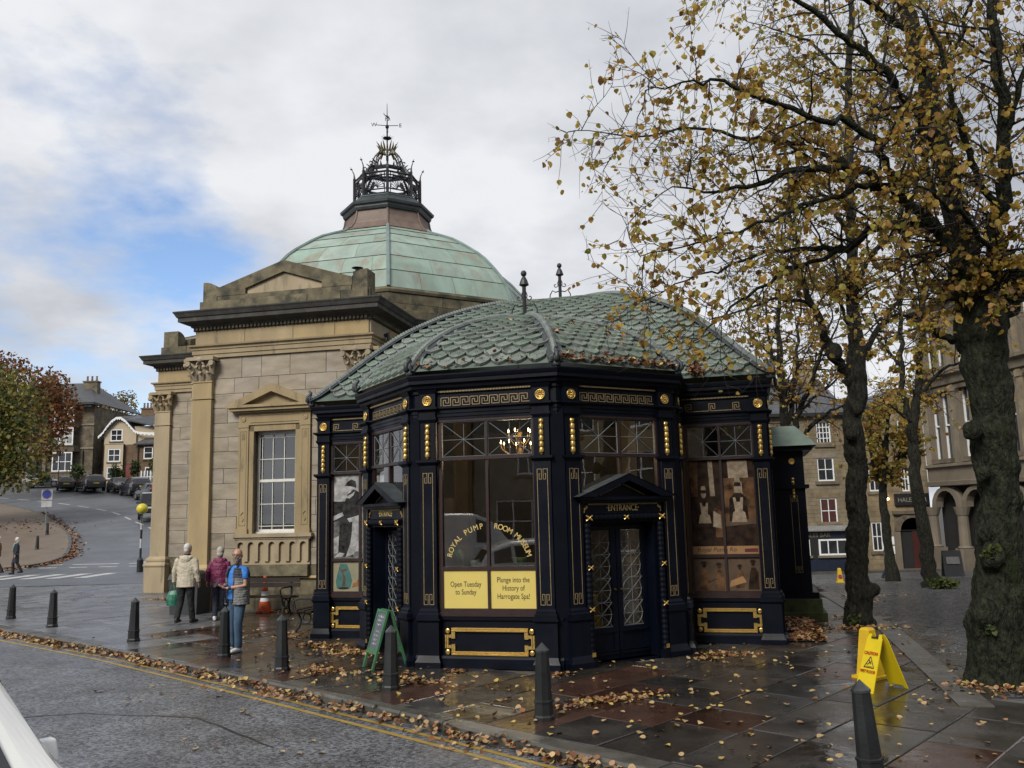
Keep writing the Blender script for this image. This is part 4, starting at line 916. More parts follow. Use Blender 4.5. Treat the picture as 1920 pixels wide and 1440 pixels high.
# wrought finials
def finial(x, y, z, ax):
    m_ = MB(); m_.tube([(0, 0, -.1), (0, 0, .62)], .034, 8); m_.lathe([(.05, .60), (.085, .62), (.06, .70), (.03, .76)], 10); m_.ell((0, 0, .82), (.052, .052, .055), 10, 7)
    for sx in (-1, 1):
        c, s_ = math.cos(R(ax)), math.sin(R(ax))
        def P(r, z_): return (sx * r * c, sx * r * s_, z_)
        m_.tube([P(.03, .27), P(.10, .25), P(.16, .29), P(.21, .20), P(.22, .10), P(.18, .01), P(.12, -.03), P(.05, -.05)], .012, 5)
        sp = [P(.03 + .0, .50)] + [P(.09 + .055 * math.cos(t * .6 + 2.4) * (1 - t * .07), .40 + .055 * math.sin(t * .6 + 2.4) * (1 - t * .07)) for t in range(0, 11)]; m_.tube(sp, .010, 5)
        sp = [P(.07 + .04 * math.cos(t * .6) * (1 - t * .07), .06 + .04 * math.sin(t * .6) * (1 - t * .07)) for t in range(0, 11)]; m_.tube(sp, .009, 5)
    m_.build('finial', iron, pav, loc=(x, y, z), scale=1.12)
finial(0, 0, ZB + .0, 5); finial(-.12, 3.95, ZM + .04, 5)
# side porch on the far flank, with its own little copper roof
pz = H(*loc_pav(5.2, 4.2))
m_ = MB(); m_.box(4.16, 5.02, 4.25, 6.4, .45, 3.42); m_.box(4.16, 5.14, 4.13, 6.5, .32, .45); m_.box(4.16, 5.1, 4.17, 6.46, 2.62, 2.70); m_.box(4.16, 5.20, 4.05, 6.6, 3.42, 3.52); p_ = m_.build('side_porch', navy, pav)
m_ = MB(); m_.frust(4.17, 5.30, 3.95, 6.7, 3.52, 4.17, 4.9, 4.4, 6.3, 3.98); m_.build('porch_roof', cop_g, p_)
m_ = MB(); m_.box(4.16, 5.18, 4.02, 6.6, .05, .32); m_.box(4.16, 5.26, 3.94, 6.7, -.4, .05); m_.build('mossy_step', mat('mossy_stone', (.05, .062, .02), .9, .5, 5, .6, 30), p_)
for z_, o_ in ((3.2, ros_mesh),): inst('rosette', o_, p_, (4.78, 4.24, z_), (0, 0, 0), .8)
inst('gold_drop', drop_mesh, p_, (4.78, 4.245, -.35), (0, 0, 0), (.8, 1, .88)); inst('gold_line', gl_mesh, p_, (4.78, 4.335, .1), (0, 0, 0), (.9, 1, .82))
# ---- things standing inside
def wl(u, b, z): x, y = loc_pav(u, b); return (x, y, z)
ch = thing('chandelier', 'brass chandelier with candle bulbs lit, hanging inside the front window', 'chandelier', wl(.08, -.9, 3.25))
m_ = MB(); m_.tube([(0, 0, 1.6), (0, 0, .45)], .008, 6); m_.lathe([(0, -.1), (.03, -.08), (.06, 0), (.03, .1), (.02, .3), (.05, .38), (.02, .46)], 10); arms = []
for r_, z_, k_, o_ in ((.34, .12, 8, .2), (.2, .32, 5, .5)):
    for i in range(k_):
        w = 2 * math.pi * i / k_ + o_; e_ = (r_ * math.cos(w), r_ * math.sin(w), z_)
        m_.tube([(0, 0, z_ - .1), (e_[0] * .5, e_[1] * .5, z_ - .16), (e_[0], e_[1], z_ - .02)], .008, 5); m_.lathe([(.03, -.02), (.012, .0), (.010, .06)], 8, e_); arms.append((e_[0], e_[1], e_[2] + .085))
m_.build('chandelier_frame', brass, ch)
bm_ = MB(); bm_.lathe([(0, -.03), (.009, -.015), (.012, .0), (.007, .02), (0, .04)], 8, caps=False); bmesh_ = bm_.mesh('bulb', bulb, True)
for a_ in arms: inst('bulb', bmesh_, ch, a_)
ld = bpy.data.lights.new('chandelier_glow', 'POINT'); ld.energy = 38; ld.color = (1, .72, .42); ld.shadow_soft_size = .35; lo_ = bpy.data.objects.new('chandelier_glow', ld); COL.objects.link(lo_); lo_.parent = ch; lo_.location = (0, 0, .25)
def palm(name, lb, u, b, seeds, h):
    t = thing('potted_palm', lb, 'plant', wl(u, b, .95), TH)
    m_ = MB(); m_.lathe([(.0, 0), (.09, 0), (.13, .22), (.14, .24), (.11, .24), (.1, .2), (0, .2)], 14, caps=False); m_.build('pot', brass if b < -2 else navy_d, t)
    for (az, ln, rise) in seeds:
        m_ = MB(); pts = []
        for i in range(12):
            f = i / 11; pts.append(Vector((math.cos(R(az)) * ln * f, math.sin(R(az)) * ln * f, .22 + rise * (1.6 * f - .9 * f * f))))
        m_.tube(pts, [.008 - .005 * i / 11 for i in range(12)], 4)
        for i in range(22):
            f = .32 + .66 * i / 21; k0 = min(10, int(f * 11)); p = pts[k0].lerp(pts[k0 + 1], f * 11 - k0); tdir = (pts[k0 + 1] - pts[k0]).normalized()
            sd_ = tdir.cross(Vector((0, 0, 1))).normalized()
            for sx in (-1, 1):
                l_ = .20 * math.sin(math.pi * (.18 + .8 * i / 21)); tip = p + sd_ * sx * l_ * .8 + tdir * l_ * .8 - Vector((0, 0, l_ * .22)); wv = tdir * .009
                m_.add([p - wv, p + wv, tip], [(0, 1, 2)])
        m_.build('frond', palm_m, t)
palm('', 'green palm with low arching fronds behind the first gilt letters', -.42, -2.35, [(165, .45, .35), (140, .5, .75), (40, .5, .25), (100, .35, .5), (200, .35, .1), (15, .35, .2)], 1)
palm('', 'green palm with one tall frond behind the last gilt letters', .42, -2.3, [(20, .55, .55), (170, .35, .2), (60, .5, .3), (-5, .4, .2), (110, .4, .55)], 1)
# ------------------------------------------------------------ stone pump hall
HT = R(-12.5)
hall = thing('pump_hall', 'octagonal sandstone hall with green copper dome and iron crown lantern, behind the pavilion', 'building', (-5.99, 22.0, 0), HT)
HC = (0.08, 7.55)
def hw(u, b, z=0.0): return (-5.99 + u * math.cos(HT) - b * math.sin(HT), 22.0 + u * math.sin(HT) + b * math.cos(HT), z)
HP = [(-7.15, 10.0), (-7.15, 5.1), (-5.05, 5.1), (-2.45, 2.5), (-2.45, 0), (2.45, 0), (2.45, 2.5), (5.05, 5.1), (7.5, 5.1), (7.5, 10.0)]
mb = MB(); inset = [(-7.09, 10.0), (-7.09, 5.16), (-5.03, 5.16), (-2.39, 2.54), (-2.39, .06), (2.39, .06), (2.39, 2.54), (5.03, 5.16), (7.44, 5.16), (7.44, 10.0)]
# back of the plan so the hall closes behind
full = inset + [(5.03, 9.94), (2.39, 12.6), (2.39, 15.0), (-2.39, 15.0), (-2.39, 12.6), (-5.03, 9.94)]
win_c, win_h = -.13, .585
mb.sweep(full, [(0, -.1), (0, 7.5)], closed=True)
# cut the window hole: front run rebuilt round it
front_i = 4
mb.f = [f for k, f in enumerate(mb.f) if k != front_i]; mb.m = [0] * len(mb.f)
x0, x1 = win_c - win_h, win_c + win_h
for a_, b_, c_, d_ in ((-2.39, x0, -.1, 7.5), (x1, 2.39, -.1, 7.5), (x0, x1, -.1, 1.88), (x0, x1, 4.52, 7.5)): mb.add([(a_, .06, c_), (b_, .06, c_), (b_, .06, d_), (a_, .06, d_)], [(0, 1, 2, 3)])
mb.add([(x0, .06, 1.88), (x1, .06, 1.88), (x1, .06, 4.52), (x0, .06, 4.52), (x0, .4, 1.88), (x1, .4, 1.88), (x1, .4, 4.52), (x0, .4, 4.52)], [(0, 4, 5, 1), (1, 5, 6, 2), (2, 6, 7, 3), (3, 7, 4, 0)])
mb.build('wall', mortar, hall)
# ashlar
def ashlar(P0, P1, z0, z1, ch, bl, holes=(), m=stone, proud=.03, name='ashlar_block', u0=0.0, u1=None, parent=None, sink=None, t=.06):
    """courses of blocks on the vertical plane through P0->P1 (outward = right of travel)"""
    P0v, P1v = Vector(P0), Vector(P1); d = (P1v - P0v); L_ = d.length; d.normalize(); n_ = Vector((d.y, -d.x)); u1 = L_ if u1 is None else u1
    z = z0; row = 0
    while z < z1 - .02:
        h = min(ch * rnd.uniform(.9, 1.12), z1 - z); h = (z1 - z) if z1 - z - h < ch * .4 else h
        u = u0; first = True
        while u < u1 - .02:
            w = bl * rnd.uniform(.65, 1.35) * (.55 if first and row % 2 else 1); first = False
            if u1 - u - w < bl * .35: w = u1 - u
            segs = [(u, u + w)]
            for (ha, hb, hz0, hz1) in holes:
                if z + h * .5 > hz0 and z + h * .5 < hz1:
                    ns = []
                    for a_, b_ in segs:
                        if b_ <= ha or a_ >= hb: ns.append((a_, b_))
                        else:
                            if a_ < ha - .03: ns.append((a_, ha))
                            if b_ > hb + .03: ns.append((hb, b_))
                    segs = ns
            for a_, b_ in segs:
                g = .004; pr = proud + rnd.uniform(-.004, .005); c = .006
                m_ = sink or MB()
                def Q(uu, off, zz_): p = P0v + d * uu + n_ * off; return (p.x, p.y, zz_)
                v = [Q(a_ + g, pr - t, z + g), Q(b_ - g, pr - t, z + g), Q(b_ - g, pr - t, z + h - g), Q(a_ + g, pr - t, z + h - g),
                     Q(a_ + g, pr - c, z + g), Q(b_ - g, pr - c, z + g), Q(b_ - g, pr - c, z + h - g), Q(a_ + g, pr - c, z + h - g),
                     Q(a_ + g + c, pr, z + g + c), Q(b_ - g - c, pr, z + g + c), Q(b_ - g - c, pr, z + h - g - c), Q(a_ + g + c, pr, z + h - g - c)]
                m_.add(v, [(q + i, q + (i + 1) % 4, q + 4 + (i + 1) % 4, q + 4 + i) for q in (0, 4) for i in range(4)] + [(8, 9, 10, 11)])
                if sink is None: m_.build(name, m, parent or hall)
            u += w
        z += h; row += 1
S0 = 2.45
ashlar((-2.45, .03), (2.45, .03), 1.10, 6.5, .40, .86, holes=[(S0 + win_c - 1.02, S0 + win_c + 1.02, 1.0, 5.02)], u0=.53, u1=4.37)
ashlar((-2.45, .03), (2.45, .03), 0.0, 1.10, .37, 1.2, u0=.55, u1=4.35, m=stone_d)
ashlar((-7.15, 5.13), (-5.05, 5.13), 1.1, 6.5, .42, .9, u0=.55); ashlar((-7.15, 5.13), (-5.05, 5.13), 0, 1.1, .36, 1.1, u0=.55, m=stone_d)
ashlar((-5.05, 5.13), (-2.45, 2.53), 0.0, 6.5, .42, 1.0)
ashlar((2.48, 0), (2.48, 2.5), 4.2, 6.5, .42, .9); ashlar((2.48, 2.5), (5.05, 5.1), 4.4, 6.5, .42, .9)
# entablature right round the visible plan
mb = MB(); mb.sweep(HP, [(-.1, 6.50), (.06, 6.50), (.06, 6.60), (.085, 6.605), (.085, 6.72), (.11, 6.725), (.11, 6.78), (.17, 6.81), (.18, 6.85), (-.1, 6.86)]); mb.build('architrave', stone_y, hall)
def sweep_blocks(z0, z1, bl, off, m, name, rng):
    for i in rng:
        P0, P1 = Vector(HP[i]), Vector(HP[i + 1]); d = (P1 - P0).normalized(); n_ = Vector((d.y, -d.x)); ashlar(tuple(P0 + n_ * off), tuple(P1 + n_ * off), z0, z1, z1 - z0, bl, m=m, name=name, proud=.0, t=.1)
sweep_blocks(6.86, 7.24, 1.25, .045, stone_y, 'frieze_block', (1, 2, 3, 4, 5, 6))
mb = MB(); mb.sweep(HP, [(-.1, 7.24), (.07, 7.24), (.07, 7.33), (.12, 7.34), (.12, 7.38), (.15, 7.40), (.34, 7.46), (.36, 7.46), (.36, 7.56), (.39, 7.58), (.43, 7.66), (.46, 7.70), (.46, 7.73), (-.1, 7.80)]); mb.build('cornice', stone_k, hall)
for i in (1, 3, 4, 5, 6):
    mb = MB(); P0, P1 = Vector(HP[i]), Vector(HP[i + 1]); d = (P1 - P0).normalized(); n_ = Vector((d.y, -d.x)); k = int((P1 - P0).length / .105)
    for j in range(k):
        p = P0 + d * (j + .5) * (P1 - P0).length / k; mb.X = Matrix.Translation((p.x, p.y, 0)) @ Matrix.Rotation(math.atan2(d.y, d.x), 4, 'Z'); mb.box(-.03, .03, -.125, -.05, 7.26, 7.335)
    mb.X = None; mb.build('dentil_row', stone_d, hall)
# parapets
sweep_blocks(7.78, 8.08, 1.4, -.06, stone_d, 'parapet_block', (1, 4, 5, 6))
mb = MB(); mb.sweep([(-7.05, 10), (-7.05, 5.2), (-5.0, 5.2), (-2.35, 2.6), (-2.35, .1), (2.35, .1), (2.35, 2.6), (5.0, 5.2), (7.4, 5.2), (7.4, 10)], [(-.5, 7.7), (-.05, 7.7), (-.05, 8.06), (-.5, 8.06)]); mb.build('roof_edge', stone_d, hall)
def pediment(ang, cu, cb):
    """attic pediment on top of an arm, with ear blocks"""
    m_ = MB()
    m_.prism([(-1.92, 8.08), (1.92, 8.08), (1.92, 8.40), (0, 9.02), (-1.92, 8.40)], .16, .8)
    for pts in ([(-1.94, 8.20), (-1.94, 8.42), (0, 9.04), (0, 8.73), (-1.1, 8.36), (-1.1, 8.20)], [(1.94, 8.20), (1.1, 8.20), (1.1, 8.36), (0, 8.73), (0, 9.04), (1.94, 8.42)]): m_.prism(pts[::-1] if pts[0][0] < 0 else pts[::1], .06, .17)
    m_.prism([(-1.92, 8.08), (1.92, 8.08), (1.92, 8.205), (-1.92, 8.205)], .07, .3)
    p = m_.build('attic_pediment', stone_d, hall); p.location = (cu, cb, 0); p.rotation_euler = (0, 0, R(ang))
    m_ = MB(); m_.prism([(-1.08, 8.205), (1.08, 8.205), (1.08, 8.355), (0, 8.72), (-1.08, 8.355)], .135, .2); m_.build('tympanum', stone_y, p)
    for sx in (-1, 1):
        m_ = MB(); arc = [(sx * (1.94 + .0), 8.08)] + [(sx * (2.32 - .38 * math.cos(t * R(90) / 6)), 8.36 + .25 * math.sin(t * R(90) / 6)) for t in range(7)] + [(sx * 2.36, 8.61), (sx * 2.36, 8.08)]
        arc2 = arc if sx < 0 else arc[::-1]
        m_.prism(arc2[::-1], .08, .62)
        m_.prism([(x_ * 1.0, z_) for x_, z_ in ([(sx * 2.02, 8.1), (sx * 2.2, 8.1), (sx * 2.2, 8.5)][::1 if sx > 0 else -1])], .075, .079, 0)
        m_.build('ear_block', stone_d, p)
pediment(0, 0, 0); pediment(-90, -7.15, 7.55); pediment(90, 7.5, 7.55)
# giant pilasters
m_ = MB()
def pb(x, y, z0, z1): m_.box(-x, x, -y, .05, z0, z1)
pb(.36, .26, -.1, .80); m_.frust(-.36, .36, -.26, .05, .80, -.38, .38, -.29, .05, .84); pb(.38, .29, .84, .88); m_.frust(-.38, .38, -.29, .05, .88, -.33, .33, -.2, .05, .96); m_.frust(-.33, .33, -.2, .05, .96, -.34, .34, -.22, .05, 1.0); pb(.34, .22, 1.0, 1.05); m_.frust(-.34, .34, -.22, .05, 1.05, -.28, .28, -.13, .05, 1.14)
pb(.27, .12, 1.14, 5.38); pb(.295, .145, 5.40, 5.46); pb(.27, .12, 5.46, 5.84); pb(.29, .14, 5.84, 5.88)
pm = m_.mesh('giant_pilaster', stone_y)
m_ = MB(); m_.frust(-.26, .26, -.11, .05, 5.88, -.30, .30, -.16, .05, 6.40); m_.box(-.40, .40, -.30, .05, 6.41, 6.50)
for row, (z_, xs_) in enumerate(((5.90, (-.2, 0, .2)), (6.06, (-.27, -.1, .1, .27)))):
    for x in xs_: m_.tube([(x, -.12, z_), (x * 1.05, -.17, z_ + .10), (x * 1.1, -.21, z_ + .19), (x * 1.12, -.26, z_ + .20), (x * 1.12, -.27, z_ + .16)], [(.03, .075), (.028, .08), (.025, .07), (.02, .055), (.012, .03)], 8)
for sx in (-1, 1):
    m_.tube([(sx * .12, -.18, 6.18), (sx * .24, -.22, 6.30), (sx * .34, -.26, 6.38)], [.035, .04, .03], 6)
    m_.X = Matrix.Translation((sx * .34, -.26, 6.33)) @ Matrix.Rotation(R(90), 4, 'X'); m_.lathe([(0, -.05), (.07, -.05), (.075, 0), (.07, .05), (0, .05)], 12, caps=False); m_.X = None
m_.ell((0, -.27, 6.43), (.09, .06, .07), 10, 6)
for sx in (-1, 1): m_.tube([(sx * .04, -.2, 6.2), (sx * .1, -.25, 6.3), (sx * .06, -.26, 6.36)], [.025, .03, .03], 6)
cap_m = m_.mesh('capital', stone_y, False)
def giant(u, b, ang): p = inst('giant_pilaster', pm, hall, (u, b, 0), (0, 0, R(ang))); inst('capital', cap_m, p)
giant(-2.18, .0, 0); giant(2.18, 0, 0); giant(-6.87, 5.1, 0); giant(-7.15, 5.4, -90); giant(2.45, .28, 90); giant(-2.45, .28, -90); giant(7.22, 5.1, 0)
mb = MB(); mb.sweep([(-1.9, 0), (1.9, 0)], [(-.02, .78), (.06, .78), (.06, .80), (.02, .84), (-.02, .84)]); mb.build('plinth_mould', stone_y, hall)
# window with its stone case
wc = win_c
m_ = MB()
for sx in (-1, 1):
    xa, xb = sorted((wc + sx * .72, wc + sx * 1.0)); m_.box(xa, xb, -.06, .05, 1.89, 4.66); m_.box(xa - .02, xb + .02, -.09, .05, 1.89, 2.02); m_.box(xa - .01, xb + .01, -.075, .05, 4.60, 4.66)
    xi, xj = sorted((wc + sx * .585, wc + sx * .72)); m_.box(xi, xj, -.03, .3, 1.89, 4.66)
    # raised panel outline on the jamb
    for (a_, b_, c_, d_) in ((xa + .05, xb - .05, 4.50, 4.515), (xa + .05, xa + .062, 2.1, 4.5), (xb - .062, xb - .05, 2.1, 4.5), (xa + .1, xa + .115, 4.28, 4.45), (xb - .115, xb - .1, 4.28, 4.45), ((xa + xb) / 2 - .008, (xa + xb) / 2 + .008, 4.3, 4.5), (xa + .05, xb - .05, 2.1, 2.112)): m_.box(a_, b_, -.07, -.06, c_, d_)
    m_.tube([((xa + xb) / 2 + .04 * math.sin(t * .9), -.068, 2.2 + t * .03) for t in range(9)], .012, 5)
m_.box(wc - 1.0, wc + 1.0, -.06, .05, 4.66, 4.97); m_.box(wc - .72, wc + .72, -.03, .3, 4.50, 4.66); m_.box(wc - .68, wc + .68, -.075, -.06, 4.72, 4.735); m_.box(wc - .68, wc + .68, -.075, -.06, 4.90, 4.915)
for sx in (-1, 1): m_.X = Matrix.Translation((wc + sx * .87, -.062, 4.82)) @ Matrix.Rotation(R(90), 4, 'X'); m_.lathe([(.06, -.01), (.08, .0), (.07, .02), (.05, .012), (.03, .02), (0, .025)], 12, caps=False); m_.X = None
m_.box(wc - 1.12, wc + 1.12, -.14, .05, 4.97, 5.02); m_.box(wc - 1.2, wc + 1.2, -.22, .05, 5.02, 5.10); m_.box(wc - 1.26, wc + 1.26, -.27, .05, 5.10, 5.17)
m_.prism([(wc - 1.1, 5.171), (wc + 1.1, 5.171), (wc, 5.56)], -.10, .05)
for sx in (-1, 1):
    e = wc + sx * 1.28; pts = [(e, 5.172), (wc + sx * .80, 5.172), (wc, 5.49), (wc, 5.70)]
    m_.prism(pts if sx < 0 else pts[::-1], -.26, .05)
m_.build('window_surround', stone_y, hall)
m_ = MB(); m_.box(wc - 1.1, wc + 1.1, -.16, .05, 1.80, 1.89); m_.box(wc - 1.05, wc + 1.05, -.12, .05, 1.75, 1.80)
m_.box(wc - 1.02, wc + 1.02, -.05, .05, 1.12, 1.20); m_.box(wc - 1.0, wc + 1.0, -.03, .0, 1.15, 1.75)
nb = 7; step = 2.0 / nb
for i in range(nb):
    xl = wc - 1.0 + i * step; xm = xl + step / 2; r_ = .085; zs_ = 1.60
    m_.box(xl, xm - r_, -.10, -.03, 1.20, 1.75); m_.box(xm + r_, xl + step, -.10, -.03, 1.20, 1.75)
    arc = [(xm + r_ * math.cos(R(180 - t * 22.5)), zs_ + r_ * math.sin(R(180 - t * 22.5))) for t in range(9)]
    for t in range(8):
        (xa, za), (xb, zb) = arc[t], arc[t + 1]
        m_.add([(xa, -.10, za), (xb, -.10, zb), (xb, -.10, 1.75), (xa, -.10, 1.75), (xa, -.03, za), (xb, -.03, zb)], [(0, 1, 2, 3), (0, 4, 5, 1)])
m_.build('blind_arcade', stone_y, hall)
m_ = MB(); m_.box(wc - 1.05, wc + 1.0, -.14, .05, .84, 1.12); m_.build('arcade_plinth', stone_d, hall)
# sash
m_ = MB(); y0, y1 = .20, .27; a_, b_ = wc - win_h, wc + win_h
for bx in ((a_, a_ + .07, 1.89, 4.5), (b_ - .07, b_, 1.89, 4.5), (a_ + .07, b_ - .07, 4.42, 4.5), (a_ + .07, b_ - .07, 1.89, 1.99), (a_ + .07, b_ - .07, 3.19, 3.26)): m_.box(bx[0], bx[1], y0 - (.02 if bx[2] > 3 else 0), y1, bx[2], bx[3])
m_.box(a_ - .02, b_ + .02, .12, .2, 1.885, 1.93)
for x in (a_ + .13, a_ + .43, a_ + .75, ): m_.box(x - .009, x + .009, y0, y0 + .03, 1.99, 4.42)
m_.box(b_ - .12, b_ - .105, y0, y0 + .03, 1.99, 4.42)
for z_ in (2.07, 2.63, 3.78, 4.34): m_.box(a_ + .07, b_ - .07, y0, y0 + .03, z_ - .009, z_ + .009)
sw = m_.build('sash_window', white, hall)
m_ = MB(); m_.add([(a_, .225, 1.9), (b_, .225, 1.9), (b_, .225, 4.5), (a_, .225, 4.5)], [(0, 1, 2, 3)]); m_.build('pane', pane, sw)
m_ = MB(); m_.add([(a_, .36, 1.9), (b_, .36, 1.9), (b_, .36, 4.5), (a_, .36, 4.5)], [(0, 1, 2, 3)]); m_.build('blind', blind, sw)
# ---- drum, dome, neck, lantern
ROT = R(-1.5)
def ov(k, r_, z): w = R(22.5 + 45 * k) + ROT; return Vector((HC[0] + r_ * math.sin(w), HC[1] - r_ * math.cos(w), z))
for k in range(-3, 3):
    P0, P1 = ov(k, 5.38, 0), ov(k + 1, 5.38, 0)
    ashlar((P0.x, P0.y), (P1.x, P1.y), 7.7, 8.62, .31, .85, m=stone_d, name='drum_block', proud=.0, t=.2)
mb = MB(); oc = [(ov(k, 5.3, 0).x, ov(k, 5.3, 0).y) for k in range(-4, 4)]
mb.sweep(oc, [(-.3, 7.6), (-.02, 7.6), (-.02, 8.62), (.10, 8.64), (.12, 8.72), (.06, 8.79), (-.2, 8.80)], closed=True); mb.build('drum_ledge', stone_d, hall)
DP = [(5.36, 8.79), (5.26, 9.05), (5.12, 9.38), (4.94, 9.66), (4.70, 9.95), (4.34, 10.34), (4.05, 10.58), (3.72, 10.81), (3.36, 11.06), (2.98, 11.29), (2.45, 11.53), (2.05, 11.70), (1.88, 11.82)]
rows = [(0, 2), (2, 4), (4, 6), (6, 8), (8, 10), (10, 12)]
mb = MB(); n = len(DP)
for k in range(-4, 4):
    v = [tuple(ov(k, r_ - .03, z)) for r_, z in DP] + [tuple(ov(k + 1, r_ - .03, z)) for r_, z in DP]
    mb.add(v, [(i, n + i, n + i + 1, i + 1) for i in range(n - 1)])
mb.build('dome_shell', cop_d, hall)
for k in range(-3, 3):
    for ri, (i0, i1) in enumerate(rows):
        nc = 4 if ri < 2 else 3 if ri < 4 else 2; cuts = [0] + sorted(max(.08, min(.92, (j + (.5 if ri % 2 else 0) + rnd.uniform(-.12, .12)) / nc)) for j in range(1, nc)) + [1]
        for j in range(len(cuts) - 1):
            lift = rnd.uniform(.0, .008); mb = MB(); V = []; g = .004
            for i in range(i0, i1 + 1):
                r_, z = DP[i]
                a_, b_ = ov(k, r_ + lift, z), ov(k + 1, r_ + lift, z)
                if i == i0: zz_ = .010
                elif i == i1: zz_ = -.012
                else: zz_ = 0
                L_ = (b_ - a_).length; fa_, fb_ = cuts[j] + g / L_, cuts[j + 1] - g / L_
                p, q = a_.lerp(b_, fa_), a_.lerp(b_, fb_); V += [(p.x, p.y, p.z + zz_), (q.x, q.y, q.z + zz_)]
            m2 = i1 - i0 + 1
            F = [(2 * i, 2 * i + 1, 2 * i + 3, 2 * i + 2) for i in range(m2 - 1)]
            # turned-down lower edge
            r_, z = DP[i0]; a_, b_ = ov(k, r_ - .03, z), ov(k + 1, r_ - .03, z); p, q = a_.lerp(b_, cuts[j] + .002), a_.lerp(b_, cuts[j + 1] - .002); V += [tuple(p), tuple(q)]; F.append((len(V) - 2, len(V) - 1, 1, 0))
            mb.add(V, F); mb.build('copper_sheet', cop_dome, hall)
rib_m = mat('dome_rib_lead', (.16, .215, .205), .55, .2, 3)
for k in range(-3, 4):
    mb = MB(); mb.tube([tuple(ov(k, r_ + .02, z + .01)) for r_, z in DP], .06, 6); mb.build('dome_rib', rib_m, hall)
NP = [(1.92, 11.80), (1.72, 12.02), (1.60, 12.25), (1.52, 12.52)]
NP = [(1.95, 11.80), (1.72, 11.93), (1.58, 12.12), (1.49, 12.36), (1.45, 12.60)]
mb = MB(); n = len(NP)
for k in range(-4, 4):
    v = [tuple(ov(k, r_, z)) for r_, z in NP] + [tuple(ov(k + 1, r_, z)) for r_, z in NP]; mb.add(v, [(i, n + i, n + i + 1, i + 1) for i in range(n - 1)])
nk = mb.build('lantern_neck', cop_br, hall)
for k in range(-3, 3):
    mb = MB(); mb.tube([tuple(ov(k, r_ + .01, z)) for r_, z in NP], .035, 5); mb.build('neck_rib', cop_br, nk)
    mb = MB(); mb.tube([tuple(ov(k, 1.535, 12.22)), tuple(ov(k + 1, 1.535, 12.22))], .010, 4); mb.build('neck_seam', cop_d, nk)
mb = MB(); o1 = [(ov(k, 1.0, 0).x, ov(k, 1.0, 0).y) for k in range(-4, 4)]; c_ = math.cos(R(22.5))
def oo(r_): return (r_ - 1.0) * c_
mb.sweep(o1, [(oo(1.40), 12.58), (oo(1.52), 12.60), (oo(1.56), 12.68), (oo(1.56), 12.74), (oo(1.64), 12.78), (oo(1.66), 12.86), (oo(1.54), 12.90), (oo(1.22), 13.16), (oo(1.20), 13.20), (oo(.2), 13.22)], closed=True); mb.build('lantern_cornice', lead_dk, hall)
mb = MB(); mb.sweep(o1, [(oo(1.235), 13.17), (oo(1.245), 13.2), (oo(1.15), 13.235)], closed=True); mb.build('lantern_edge', rib_m, hall)
lan = MB(); lan_tube = lan.tube
lan.tube = lambda pts, rad, *a_, **k_: lan_tube(pts, [x * 1.3 for x in rad] if hasattr(rad, '__len__') else rad * 1.3, *a_, **k_)
RB, ZR0, ZR1 = 1.16, 13.18, 14.02
